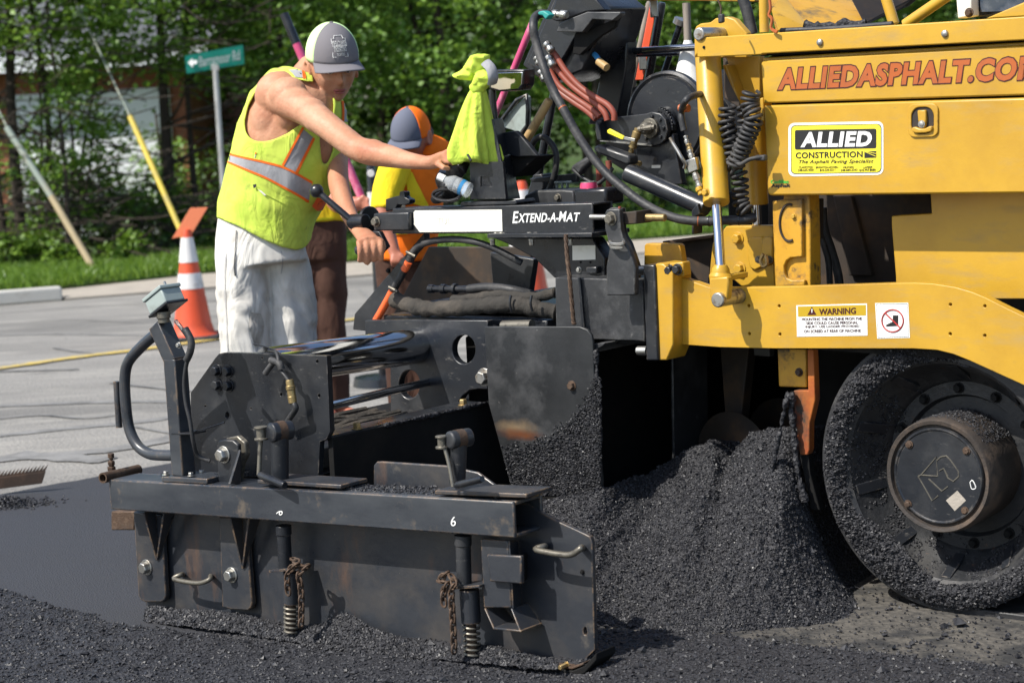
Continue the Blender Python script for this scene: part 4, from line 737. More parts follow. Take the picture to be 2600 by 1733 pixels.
# worn plate hanging below the arm and the orange auger side plate
lo_ = slab('lower_post', 'G', [(1012, 823), (1168, 825), (1172, 1035), (1020, 1030)], 5.05, .05, 'yellow_old', None, .004)
bolt('G', 1133, 950, 18, 5.05, 'rusty', lo_)
slab('skid_foot', 'G', [(1132, 1398), (1180, 1398), (1190, 1500), (1245, 1700), (1195, 1700), (1150, 1480)], 5.03, .03, 'dark', None, .003)
op = slab('side_skid', 'G', [(1175, 826), (1208, 830), (1218, 1100), (1188, 1230), (1186, 1370), (1178, 1400), (1135, 1400), (1125, 1330), (1105, 1150), (1100, 1050), (1180, 1050)], 5.02, .03, 'orange_old', None, .003)
crust('stuck_asphalt', [q('G', x, y, 5.0) for x, y in ((1085, 1060), (1090, 1150), (1100, 1250), (1108, 1350), (1120, 1450), (1140, 1560), (1165, 1650))], .010, 'hot', op, 10)
crust('stuck_asphalt', [q('G', x, y, 4.98) for x, y in ((1068, 1090), (1050, 1160), (1030, 1260), (1008, 1360), (985, 1490), (975, 1560))], .0065, 'hot', op, 10)

# ------------------------------------------------------------------ rear track wheel with hub
M['hubgrime'] = mat('grimy_hub', (.045, .035, .028), .7, layers=[((.15, .10, .065), 9, .5, .75, None, None), ((.02, .018, .017), 5, .5, .7, None, None)], bump=(90, .2)); M['rimgrime'] = mat('dusty_rim', (.016, .017, .019), .5, layers=[((.055, .052, .048), 5, .48, .74, None, .85), ((.22, .10, .04), 22, .64, .76, None, .8), ((.03, .03, .03), 14, .5, .7, None, .8)], bump=(90, .2))
CW = np.array([-2.604, 0, .476]); AXV = (0, 1, 0)
def ringpt(r, w, v): return np.array([CW[0]+r*math.cos(w), v, CW[2]+r*math.sin(w)])
wheel = part(MB().lathe([(5.50, .36), (5.50, .378), (5.02, .378), (5.005, .372), (5.0, .362), (5.0, .318), (5.01, .308)], (CW[0], 0, CW[2]), AXV, 72, False), 'drive_wheel', 'rubber', None, 0)
rim = part(MB().lathe([(5.012, .309), (5.05, .292), (5.09, .276), (5.11, .25), (5.13, .242), (5.13, .205), (5.15, .196), (5.15, .1)], (CW[0], 0, CW[2]), AXV, 64, False), 'rim', 'rimgrime', wheel, 0)
for i in range(10):
    w = 2*math.pi*(i+.4)/10; a = .10; rb_ = MB()
    t = np.array([-math.sin(w), 0, math.cos(w)])*.016
    rb_.prism([ringpt(.25, w, 5.112)-t, ringpt(.303, w, 5.018)-t, ringpt(.303, w, 5.10)-t], t*2); part(rb_, 'rib', 'black', wheel, .002)
for i in range(12):
    w = 2*math.pi*(i+.15)/12; part(MB().bolt(ringpt(.223, w, 5.13), .012, .018, rot=i), 'wheel_nut', 'dark', wheel, 0)
hubo = part(MB().lathe([(5.16, .156), (5.06, .159), (4.99, .163), (4.957, .160), (4.950, .156), (4.952, .146), (4.965, .143), (4.965, .05)], (CW[0], 0, CW[2]), AXV, 64), 'hub', 'hubgrime', wheel, 0)
cap = part(MB().lathe([(4.966, .138), (4.957, .137), (4.953, .133), (4.953, .130), (4.956, .127), (4.956, .01)], (CW[0], 0, CW[2]), AXV, 64), 'hub_cap', 'black', hubo, 0)
for x, y in ((580, 510), (905, 547), (573, 848), (897, 886)): bolt('R', x, y, 18, 4.955, 'rusty', cap, .006)
for pl in (((630, 690), (645, 685), (735, 580), (740, 690), (650, 684)), ((630, 690), (710, 830), (745, 800)), ((690, 705), (765, 775), (800, 748)), ((737, 600), (760, 580), (790, 575), (815, 600), (858, 660), (862, 690), (830, 720), (800, 700), (780, 655)), ((750, 660), (775, 645), (800, 690))):
    rod('emblem_line', 'R', [(*p, 4.956) for p in pl], .0022, 'bolt', cap, 6, 0)
slab('paper_tag', 'R', [(788, 828), (852, 772), (902, 828), (838, 888)], 4.9555, .0008, 'concrete', cap, 0)
rod('chalk_loop', 'R', [(925, 725, 4.956), (940, 715, 4.956), (958, 755, 4.956), (935, 762, 4.956), (925, 725, 4.956)], .0014, 'white_print', cap, 5)
# rubber belt: round the rear of the wheel and along the ground
bl_ = []
for w in np.linspace(R(88), R(270), 50): bl_.append(ringpt(.380, w, 0))
bl_ += [np.array([x, 0, CW[2]-.380]) for x in np.linspace(CW[0]+.05, -.8, 24)]
mb = MB(); rings_ = []
for i, p in enumerate(bl_):
    t = bl_[min(i+1, len(bl_)-1)]-bl_[max(i-1, 0)]; t /= np.linalg.norm(t); n_ = np.array([-t[2], 0, t[0]]); n_ = n_ if (n_@(np.array([CW[0], 0, CW[2]])-p)) < 0 else -n_
    if i >= 50: n_ = np.array([0, 0, -1.])
    rings_.append([p+np.array([0, 5.01, 0]), p+np.array([0, 5.50, 0]), p+n_*.022+np.array([0, 5.50, 0]), p+n_*.022+np.array([0, 5.01, 0])])
part(mb.rings(rings_), 'track_belt', 'rubber', None, .004)
part(MB().lathe([(5.50, .1), (5.50, .28), (5.06, .28), (5.04, .26), (5.04, .05)], (CW[0]+.85, 0, .385), AXV, 40), 'bogie_wheel', 'rubber', None, 0)
# asphalt stuck on the tyre wall: bumpy ring plus stones
nw, nr = 420, 16; ww = np.linspace(R(75), R(350), nw); t_ = np.linspace(0, 1, nr)
Wg, Tg = np.meshgrid(ww, t_, indexing='ij'); fade = np.clip((R(345)-Wg)/.4, 0, 1)*np.clip((Wg-R(80))/.5, 0, 1)
ri = .315+.022*fbm(Wg*3, Tg*0, 1.5, 3, 9)-.045*np.clip(np.sin((Wg-R(205))*3.2), 0, 1)*(Wg > R(200))*(Wg < R(290))
rg = ri+(.388-ri)*Tg; hh = (np.sin(np.pi*np.clip(Tg*1.02, 0, 1))**.6*.018+fbm(Wg*40*.45, Tg*6, 1.3, 3, 4)*.022)*fade
P3 = np.stack([CW[0]+rg*np.cos(Wg), 5.003-hh, CW[2]+rg*np.sin(Wg)], -1)-S0
cr_ = grid_obj('stuck_asphalt', P3, 'hot', wheel); cr_['kind'] = 'stuff'
n = 9000; wi = rng.uniform(R(82), R(340), n); ti = rng.random(n); i0 = ((wi-R(75))/(R(275))*(nw-1)).astype(int); j0 = (ti*(nr-1)).astype(int); C3 = P3[i0, j0]+rng.normal(0, .002, (n, 3))
chips('stuck_stones', C3, rng.uniform(.002, .0062, n), 'chip', wheel)['kind'] = 'stuff'
n = 5200; wi = rng.uniform(R(120), R(330), n); ri_ = .21+.13*rng.random(n)**.6; k = fbm(wi*7, ri_*30, .7, 3, 44) > .02; wi, ri_ = wi[k], ri_[k]; C3 = np.stack([CW[0]+ri_*np.cos(wi), np.interp(ri_, [.205, .242, .25, .276, .309, .34], [5.128, 5.128, 5.108, 5.088, 5.01, 4.998]), CW[2]+ri_*np.sin(wi)], -1)-S0
chips('rim_crumbs', C3, rng.uniform(.0015, .0052, len(C3)), 'chip', wheel)['kind'] = 'stuff'
n = 1500; wi = rng.uniform(R(35), R(125), n); vi = rng.uniform(4.98, 5.14, n); C3 = np.stack([CW[0]+.162*np.cos(wi), vi, CW[2]+.162*np.sin(wi)], -1)-S0
chips('hub_crumbs', C3, rng.uniform(.001, .004, n), 'chip', hubo)['kind'] = 'stuff'
# ------------------------------------------------------------------ upper works: reel, control box, hoses, tubes, frames
VR = 5.3
cr0 = q('L', 1215, 965, VR); rdis = rr('L', 1200, 960, 395, VR)
reel = part(MB().lathe([(VR+.30, rdis*.2), (VR+.30, rdis), (VR+.285, rdis*1.01), (VR+.27, rdis*.97), (VR+.265, rdis*.5), (VR+.05, rdis*.5), (VR+.045, rdis*.97), (VR+.03, rdis*1.01), (VR+.012, rdis), (VR+.006, rdis*.95), (VR+.014, rdis*.90), (VR+.004, rdis*.86), (VR+.004, rdis*.3), (VR-.02, rdis*.26), (VR-.02, .01)], (cr0[0], 0, cr0[2]), (0, 1, 0), 64), 'hose_reel', 'black', None, 0)
ra_ = slab('reel_arm', 'L', [(662, 950), (1070, 905), (1110, 890), (1180, 905), (1222, 950), (1240, 1040), (1222, 1110), (1180, 1150), (1115, 1165), (680, 1118), (668, 1050)], VR-.06, .02, 'black', reel, .003)
for x, y in ((1058, 960), (1180, 955), (1185, 1090), (1068, 1105), (1118, 928), (1208, 1020)): bolt('L', x, y, 14, VR-.06, 'black_clean', ra_)
rod('arm_edge', 'L', [(705, 1120, VR-.065), (1115, 1158, VR-.065)], .004, 'steel', ra_, 6)
slab('reel_flange', 'L', [(662, 950), (690, 1000), (712, 1120), (676, 1120), (660, 1040)], VR-.10, .05, 'black', ra_)
slab('reel_stand', 'L', [(985, 1165), (1180, 1160), (1280, 1060), (1355, 1470), (980, 1480)], VR-.04, .03, 'black', reel, .004)
slab('stand_label', 'L', [(1112, 1316), (1182, 1314), (1182, 1338), (1112, 1340)], VR-.0408, .0007, 'cream', reel, 0)
A = q('L', 1110, 1020, VR-.06); part(MB().lathe([(0, .032), (.012, .032), (.013, .02), (.04, .02), (.05, .012)], A, (0, -1, 0), 16), 'swivel_joint', 'bolt', reel, .001)
fitting('elbow', 'L', (1140, 1010), (1010, 1030), VR-.11, 26, 'bolt', reel)
fitting('ball_valve', 'L', (1005, 1025), (960, 1175), VR-.11, 36, 'brass', reel, None, 12); fitting('nipple', 'L', (955, 1170), (935, 1290), VR-.1, 22, 'brass', reel); fitting('nipple', 'L', (925, 1285), (1025, 1305), VR-.09, 22, 'brass', reel)
slab('valve_handle', 'L', [(755, 1040), (775, 1025), (890, 1085), (885, 1112), (865, 1110), (760, 1062)], VR-.14, .008, 'yellow_print', reel, .002); slab('handle_tang', 'L', [(885, 1085), (980, 1105), (975, 1130), (885, 1110)], VR-.138, .005, 'steel', reel, .001)
g_ = MB()
for i in range(9):
    a_ = R(-60+i*10); p = q('L', 1165+115*math.sin(R(8+i*11)), 1010-140*math.cos(R(8+i*11)), VR-.03); g_ = MB().box(p-np.array([.006, .01, .006]), p+np.array([.006, .01, .006])); part(g_, 'ratchet_tooth', 'black_clean', reel, .001)
slab('pawl_arm', 'L', [(1145, 880), (1180, 865), (1230, 885), (1275, 935), (1300, 1000), (1270, 990), (1220, 930), (1160, 905)], VR-.035, .012, 'black_clean', reel)
slab('foot_pedal', 'L', [(640, 1180), (680, 1150), (935, 1240), (940, 1310), (900, 1315), (660, 1215)], VR-.16, .05, 'black_clean', None, .008)
rod('grab_handle', 'L', [(620, 1250, 5.15), (540, 1300, 5.15), (490, 1340, 5.15), (520, 1380, 5.15), (590, 1430, 5.15), (670, 1465, 5.15), (740, 1420, 5.15), (800, 1340, 5.15)], rr('L', 600, 1300, 16, 5.15), 'rubber', None, 10)
slab('grab_handle_pad', 'L', [(480, 1335), (500, 1305), (610, 1240), (640, 1270), (560, 1350), (530, 1400)], 5.13, .035, 'rubber', None, .008)
# big black tube lying behind the cylinder, bracket
ca, cb_ = q('Q', 1150, 350, 5.12), q('Q', 1940, 700, 5.12); part(MB().lathe([(0, .02), (0, rr('Q', 1400, 500, 92, 5.12)), (np.linalg.norm(cb_-ca), rr('Q', 1400, 500, 92, 5.12)), (np.linalg.norm(cb_-ca), .02)], ca, cb_-ca, 28), 'black_pipe', 'black', None, .003)
slab('pipe_bracket', 'Q', [(1785, 720), (1845, 650), (1870, 760), (1810, 790), (1808, 960), (1785, 960)], 5.08, .05, 'black', None)
# long ribbed hose sweeping down from the control box
BH = [('L', 300, 120, 5.05), ('L', 235, 110, 5.05), ('L', 185, 140, 5.03), ('L', 170, 220, 5.0), ('L', 195, 350, 5.0), ('L', 262, 560, 4.98), ('L', 330, 720, 4.98), ('L', 420, 890, 4.97), ('L', 520, 1070, 4.97), ('L', 640, 1250, 4.97), ('L', 770, 1400, 4.97), ('L', 900, 1510, 4.97),
      ('Q', 1080, 480, 4.97), ('Q', 1260, 620, 4.97), ('Q', 1440, 725, 4.97), ('Q', 1620, 795, 4.97), ('Q', 1800, 826, 4.98), ('Q', 1960, 828, 5.0), ('Q', 2120, 820, 5.0), ('Q', 2300, 815, 5.02), ('Q', 2420, 790, 5.05)]
bhp = smooth_path([q(*p) for p in BH], 14); hr_ = .0135
part(MB().tube(bhp, [hr_*(1+.05*(i % 2)) for i in range(len(bhp))], 14), 'ribbed_hose', 'rubber', None, 0, 180)
for i in (95, 228): part(MB().tube(bhp[i:i+2], hr_*1.04, 12), 'paint_splash', 'orange_print', None, 0)
for i in (238, 262, 276): part(MB().tube(bhp[i:i+2], hr_*1.2, 10), 'zip_tie', 'black_clean', None, 0)
slab('teal_tape', 'L', [(205, 95), (250, 85), (300, 120), (265, 160), (240, 125), (205, 120)], 5.02, .03, 'teal', None, .004)
for pts in (((285, 375), (345, 440), (430, 570), (540, 690), (660, 775), (760, 835), (810, 900), (815, 960)), ((305, 480), (380, 580), (470, 680), (570, 760), (670, 830), (740, 900), (760, 960)), ((235, 600), (320, 680), (400, 750), (500, 820), (590, 880), (670, 950)), ((300, 560), (380, 690), (500, 780), (620, 860), (700, 930))):
    rod('red_hose', 'L', [(*p, 5.2) for p in pts], rr('L', 500, 700, 25, 5.2), 'redhose', None, 12)
for a, b in (((268, 340), (320, 410)), ((282, 445), (330, 530)), ((222, 560), (265, 640)), ((195, 450), (225, 510)), ((320, 110), (440, 120))): fitting('hose_fitting', 'L', a, b, 5.18, 34, 'steel', None, [(0, .7), (.1, 1), (.35, 1), (.36, .75), (.6, .75), (.61, 1.05), (.9, 1.05), (1, .8)], 10)
for x in (690, 770): rod('red_hose', 'L', [(x, 1280, 5.45), (x+5, 1400, 5.45), (x, 1520, 5.45), (x+10, 1600, 5.45)], .011, 'redhose', None, 10)
# control box under its visor
cbx = slab('control_box', 'L', [(82, 520), (325, -40), (640, -40), (760, 60), (700, 280), (560, 560), (330, 660), (230, 640)], 5.28, .22, 'black_clean', None, .006)
slab('control_box_door', 'L', [(120, 505), (340, -10), (470, 0), (520, 260), (420, 440), (300, 620)], 5.26, .02, 'black', cbx, .004)
vis = MB(); v0 = [q('L', 345, 255, 5.18), q('L', 590, 92, 5.12), q('L', 862, 96, 5.12), q('L', 812, 220, 5.3)]
part(MB().prism([q('L', 350, 255, 5.2), q('L', 385, 180, 5.2), q('L', 600, 95, 5.2), q('L', 862, 96, 5.2), q('L', 858, 120, 5.2), q('L', 800, 165, 5.2), q('L', 640, 155, 5.2), q('L', 560, 260, 5.2)], (0, .03, 0)), 'visor', 'dusty', cbx, .003)
slab('visor_top', 'L', [(360, -40), (640, -40), (740, 80), (620, 92), (590, 95), (400, 165), (350, 170), (300, 150)], 5.22, .04, 'black_clean', cbx, .004)
slab('visor_cheek', 'L', [(860, 100), (815, 220), (700, 290), (540, 440), (480, 430), (500, 265), (560, 255), (800, 160)], 5.24, .02, 'dark', cbx, .003)
slab('control_column', 'L', [(690, 300), (915, 302), (910, 540), (850, 880), (820, 990), (600, 990), (640, 880), (700, 600)], 5.45, .06, 'black_clean', None, .006)
slab('brush_bracket', 'L', [(400, 440), (720, 300), (720, 560), (600, 590), (540, 640), (480, 560)], 5.4, .04, 'dark', None, .006)
rod('brush_bristles', 'L', [(590, 430, 5.35), (650, 430, 5.3), (700, 490, 5.28)], [.006, .007, .008]+[.009]*8, 'blue_print', None, 8); rod('brush_stub', 'L', [(690, 490, 5.28), (755, 540, 5.27)], .0135, 'wood', None, 10)
rod('hand_rail', 'L', [(930, 412, 5.5), (1060, 405, 5.5), (1500, 375, 5.5)], rr('L', 1000, 400, 28, 5.5), 'black_clean', None, 14, 0); rod('hand_rail', 'L', [(1050, 404, 5.5), (1500, 374, 5.5)], rr('L', 1000, 400, 28.6, 5.5), 'dark_chrome', None, 14)
rod('hand_rail', 'L', [(930, 445, 5.6), (1500, 425, 5.6)], rr('L', 1000, 400, 14, 5.5), 'black_clean', None, 12)
# pedestal of the near control station
ped = slab('pedestal', 'C', [(432, 700), (620, 695), (640, 912), (432, 914)], 5.0, .012, 'black_clean', None, .003)
me = plate_mesh([q('C', *p, 4.996)-S0 for p in ((432, 700), (618, 695), (636, 905), (436, 908))], [[q('C', *p, 4.996)-S0 for p in ((492, 778), (546, 778), (546, 838), (492, 838))]], (0, .004, 0)); mesh_obj('pedestal_face', me, 'black', ped)
part(MB().prism([q('C', 548, 455, 5.02), q('C', 600, 452, 5.12), q('C', 700, 905, 5.12), q('C', 632, 912, 5.02)], (.012, .004, 0)), 'pedestal_side', 'black', ped, .002)
part(MB().prism([q('C', 545, 460, 5.06), q('C', 640, 905, 5.06), q('C', 440, 910, 5.06), q('C', 440, 705, 5.06)], (0, .05, 0)), 'pedestal_core', 'dark', ped, .002)
slab('pedestal_top', 'C', [(612, 532), (690, 520), (720, 545), (815, 662), (690, 668), (640, 650)], 5.1, .02, 'black', ped, .003)
slab('pedestal_hood', 'C', [(640, 655), (815, 664), (690, 785), (668, 740)], 5.12, .1, 'dark', ped, .003)
slab('screen_back', 'C', [(608, 468), (752, 318), (762, 330), (760, 490), (715, 540), (680, 520), (620, 500)], 5.25, .02, 'boxgrey', ped, .003)
rod('screen_edge', 'C', [(608, 466, 5.24), (700, 345, 5.24), (755, 316, 5.24), (762, 400, 5.24), (758, 490, 5.24), (715, 545, 5.24)], .007, 'black', ped, 8, 0)
lamp = slab('work_lamp', 'C', [(545, 185), (590, 172), (742, 172), (740, 182), (735, 260), (715, 290), (600, 298), (540, 280)], 5.1, .06, 'black', ped, .006)
slab('lamp_lens', 'C', [(555, 192), (732, 186), (726, 258), (708, 282), (600, 290), (550, 275)], 5.097, .004, 'dark_chrome', lamp, .002)
rod('lamp_stem', 'C', [(560, 285, 5.12), (565, 380, 5.12), (575, 470, 5.12)], .012, 'black_clean', ped, 10)
rod('stand_pole', 'C', [(915, 285, 5.45), (870, 520, 5.45), (820, 790, 5.45)], rr('C', 870, 500, 24, 5.45), 'black', None, 14); slab('pole_foot', 'C', [(790, 770), (840, 765), (850, 830), (830, 925), (745, 925), (760, 870)], 5.43, .08, 'black', None)
rod('hose', 'C', [(782, 640, 5.3), (790, 590, 5.3), (830, 555, 5.3), (880, 575, 5.3), (920, 640, 5.3), (920, 740, 5.3), (890, 840, 5.3), (850, 900, 5.3), (820, 930, 5.3)], .0105, 'rubber', None, 10); fitting('brass_ferrule', 'C', (775, 655), (792, 590), 5.3, 15, 'brass', None)
slab('deck_block', 'C', [(745, 885), (800, 860), (960, 855), (1020, 860), (1030, 950), (720, 950)], 5.15, .15, 'dusty', None, .006); bolt('C', 935, 900, 18, 5.15, 'bolt')
sl = slab('slotted_rail', 'C', [(770, 790), (1040, 760), (1040, 812), (780, 812)], 5.3, .02, 'black', None); 
for x in (920, 950, 980): boxp('slot_frame', 'C', (x, 812), (x+5, 862), 5.29, .01, 'boxgrey', sl, 0)
rod('slot_frame', 'C', [(915, 814, 5.29), (1010, 810, 5.29)], .004, 'boxgrey', sl, 6)
slab('cup_holder', 'C', [(1020, 852), (1205, 846), (1210, 940), (1024, 944)], 5.05, .1, 'black_clean', None, .01)
# frames at the top: bracket web, upright, braces, hopper side, cab corner
slab('frame_web', 'D', [(320, 322), (512, 318), (515, 560), (405, 612), (380, 500), (345, 400)], 5.2, .03, 'yellow', None, .003); slab('frame_web_lip', 'D', [(298, 372), (320, 368), (400, 590), (345, 480)], 5.15, .08, 'yellow', None, .003)
slab('frame_back', 'D', [(380, 450), (520, 420), (525, 720), (430, 720)], 5.28, .03, 'yellow_old', None, .003)
slab('bracket_back', 'D', [(300, 300), (400, 480), (400, 620), (310, 560)], 5.26, .03, 'brownsteel', None)
slab('hood_end_flange', 'D', [(512, 560), (530, 555), (540, 690), (520, 690)], 5.06, .05, 'yellow', None, .003)
rod('upright_tube', 'N', [(625, -30, 5.06), (630, 215, 5.06)], rr('N', 630, 100, 33, 5.06), 'yellow', None, 16, 0)
rod('wire', 'N', [(665, 0, 5.02), (670, 60, 5.02), (660, 100, 5.02), (680, 130, 5.02), (675, 190, 5.02), (715, 215, 5.02)], .005, 'orange_print', None, 6)
rod('pendant_wire', 'N', [(310, -20, 4.93), (340, 45, 4.93), (338, 100, 4.93)], .003, 'rusty', None, 6); slab('pendant_plug', 'N', [(318, 95), (350, 92), (352, 150), (320, 158)], 4.92, .015, 'rubber')
rod('exhaust_hose', 'N', [(480, -30, 5.4), (515, 80, 5.4), (550, 225, 5.4)], rr('N', 500, 100, 38, 5.4), 'rubber', None, 14)
slab('brown_lintel', 'N', [(-260, -20), (570, -20), (570, 14), (-250, 2)], 5.6, .1, 'yellow_old', None)
for a, b in (((1435, -20), (1490, 160)), ((1850, -30), (1565, 165))): rod('brace_tube', 'N', [(*a, 5.15), (*b, 5.15)], rr('N', 1500, 80, 37, 5.15), 'yellow', None, 18, 0)
part(MB().prism([q('N', 660, -30, 5.5), q('N', 1230, -30, 5.9), q('N', 1310, 165, 5.6), q('N', 700, 205, 5.3)], (.0, .03, .0)), 'hopper_wing', 'yellow_old', None, .003)
part(MB().prism([q('N', 670, 60, 5.28), q('N', 740, -30, 5.45), q('N', 910, 185, 5.25), q('N', 720, 200, 5.22)], (.0, .02, .0)), 'wing_gusset', 'yellow', None, .003)
part(MB().prism([q('N', 1190, -30, 5.7), q('N', 1650, -30, 5.9), q('N', 1560, 40, 5.9), q('N', 1290, 160, 5.6)], (0, .03, 0)), 'wing_flap', 'brownsteel', None, .003)
rod('wing_edge', 'N', [(740, 205, 5.12), (1100, 190, 5.12), (1480, 160, 5.12)], .008, 'rubber', None, 8)
crust('stuck_asphalt', [q('N', x, y, 5.2) for x, y in ((900, 165), (980, 180), (1100, 170), (1200, 160), (1300, 150))], .012, 'hot', None, 8, 4)
slab('cab_post', 'N', [(1900, -30), (2000, -30), (2006, 108), (1912, 125)], 5.35, .05, 'cream', None); M['glass_dark'] = mat('dark_glass', (.03, .045, .07), .08, layers=[((.2, .22, .25), 5, .5, .8, None, .4)])
slab('cab_panel', 'N', [(2006, -30), (2400, -30), (2400, 60), (2090, 112), (2006, 110)], 5.4, .03, 'black_clean', None); slab('cab_glass', 'N', [(2060, -30), (2400, -30), (2400, 30), (2240, 75), (2065, 80)], 5.39, .005, 'glass_dark', None, 0)
slab('cab_fairing', 'N', [(2095, 125), (2400, -5), (2700, -130), (2700, 90), (2400, 110)], 5.12, .03, 'yellow', None, .004); bolt('N', 1990, 85, 24, 5.34, 'rusty')

# ================================================================== the heap of hot asphalt in front of the auger
base = [gz('P', *p, .066) for p in ((1140, 1400), (1250, 1440), (1365, 1440), (1500, 1458), (1650, 1464), (1800, 1452), (1920, 1440), (1985, 1416), (2005, 1400))]
ridge = [W(q('P', *p)) for p in ((1100, 1170, 4.80), (1200, 1155, 4.82), (1300, 1140, 4.83), (1385, 1118, 4.86), (1500, 1075, 5.12), (1600, 1020, 5.17), (1640, 1016, 5.17), (1672, 1052, 5.16), (1715, 1000, 5.12), (1770, 978, 5.1), (1815, 990, 5.09), (1840, 1060, 5.10), (1868, 1180, 5.12), (1912, 1300, 5.12), (1960, 1365, 5.12), (2000, 1392, 5.12))]
def resamp(P, n):
    P = smooth_path(P, 8); L = [0]
    for i in range(1, len(P)): L.append(L[-1]+np.linalg.norm(P[i]-P[i-1]))
    return np.stack([np.interp(np.linspace(0, L[-1], n), L, [p[d] for p in P]) for d in range(3)], -1)
na, nt_ = 230, 130; Bp, Rp = resamp(base, na), resamp(ridge, na)
# line the ridge up with the foot by sideways place rather than by length
def by_s(P, n):
    s_ = np.maximum.accumulate(P@U+np.arange(len(P))*1e-6); x = np.linspace(s_[0], s_[-1], n); return np.stack([np.interp(x, s_, P[:, d]) for d in range(3)], -1)
T = np.linspace(0, 1.45, nt_)[None, :, None]; tt = np.clip(T, 0, 1)
prof = tt**1.12 + .10*np.sin(np.pi*tt)*(1-tt)
PX = Bp[:, None]*(1-tt)+Rp[:, None]*tt; zz = Bp[:, None, 2:]*(1-prof)+Rp[:, None, 2:]*prof
ov = np.clip(T-1, 0, 1); PX = PX+N*ov*1.6; PX[..., 2:] = zz-ov*.25
a_ = np.linspace(0, 6, na)[:, None]; t2 = np.linspace(0, 4, nt_)[None, :]
disp = fbm(a_*1.0+0*t2, t2+0*a_, 1.3, 3, 21)*.07 + fbm(a_*3+0*t2, t2*2+0*a_, 3.3, 3, 22)*.03 + fbm(a_*9+0*t2, t2*7+0*a_, 3., 2, 23)*.026
out_ = -N*.75+np.array([0, 0, .65]); ef = np.minimum(1, np.linspace(0, 1.45, nt_)*6)[None, :, None]
PX = PX + out_*(disp[..., None]*ef); PX[..., 2] = np.maximum(PX[..., 2], .03)
heap = grid_obj('asphalt_heap', PX, 'hot'); tag(heap, 'black heap of hot asphalt spilling out between end gate and rear wheel', 'asphalt heap', kind='stuff')
n = 62000; i0 = rng.integers(0, na-1, n); j0 = rng.integers(0, int(nt_*.86), n); fa, fb = rng.random((n, 1)), rng.random((n, 1))
C3 = PX[i0, j0]*(1-fa)*(1-fb)+PX[i0+1, j0]*fa*(1-fb)+PX[i0, j0+1]*(1-fa)*fb+PX[i0+1, j0+1]*fa*fb
tag(chips('heap_stones', C3+out_*.0015, (.0014+rng.gamma(1.5, .0009, n)), 'chip', None, .9), 'black stones covering the heap of hot asphalt', 'stones', kind='stuff')
# asphalt stuck to the lower half of the deflector
n = 26000; fx = rng.uniform(770, 1405, n); fy = rng.uniform(800, 1470, n)
low = np.interp(fx, [770, 900, 1100, 1250, 1320, 1400], [1230, 1190, 1130, 1010, 900, 700]); k = (rng.random(n) < np.clip((fy-low)/230+.12, 0, 1)*np.where(fy > low-40, 1, 0)) & (fx > np.interp(fy, [950, 1480], [775, 915]))
C3 = np.array([q('F', x, y, 4.858)-S0 for x, y in zip(fx[k], fy[k])]); C3[:, 1] -= rng.uniform(0, .006, len(C3))
chips('stuck_stones', C3, rng.uniform(.0014, .0046, len(C3)), 'chip', de)['kind'] = 'stuff'
# loose bank lying against the gate
sb_ = np.linspace(0, 1, 260); tops = resamp([W(q('I', *p, 4.03)) for p in ((398, 1120), (440, 1118), (560, 1140), (760, 1150), (1000, 1180), (1200, 1245), (1400, 1225), (1560, 1165), (1700, 1240), (1837, 1290))]+[W(q('J', *p, 4.03)) for p in ((300, 1320), (500, 1360), (700, 1350), (800, 1345), (950, 1395), (1130, 1440), (1180, 1475))], 260)
foot = resamp([W(q('I', *p, 3.965)) for p in ((380, 1210), (1000, 1285))]+[W(q('J', *p, 3.965)) for p in ((0, 1392), (640, 1445), (1190, 1490))], 260)
t_ = np.linspace(0, 1, 16)[None, :, None]; PB = foot[:, None]*(1-t_)+tops[:, None]*t_
PB[..., 2] += .012*np.sin(np.pi*t_[..., 0]); aa = np.linspace(0, 60, 260)[:, None]; PB = PB + (-N*.6+np.array([0, 0, .8]))*(fbm(aa+0*t_[..., 0], 0*aa+t_[..., 0]*4, 1.1, 3, 31)*.022)[..., None]
tag(grid_obj('asphalt_bank', PB, 'hot'), 'loose asphalt banked up on the foot of the end gate', 'asphalt', kind='stuff')
n = 5200; i0 = rng.integers(0, 259, n); j0 = rng.integers(0, 15, n); fa = rng.random((n, 1)); C3 = PB[i0, j0]*(1-fa)+PB[i0+1, j0+1]*fa
tag(chips('bank_stones', C3, rng.uniform(.003, .0068, n), 'chip', None, .9), 'stones of the loose asphalt bank on the foot of the end gate', 'stones', kind='stuff')
# crumbs lying on top of the gate beam
n = 700; tq = rng.random((n, 1)); A, B = q('E', 1500, 1425, 3.955), q('J', 900, 500, 3.955); C3 = A*(1-tq)+B*tq+np.stack([np.zeros(n), rng.uniform(.02, .11, n), rng.uniform(.0, .006, n)], -1)-S0
chips('beam_crumbs', C3, rng.uniform(.002, .006, n), 'chip', gate)['kind'] = 'stuff'
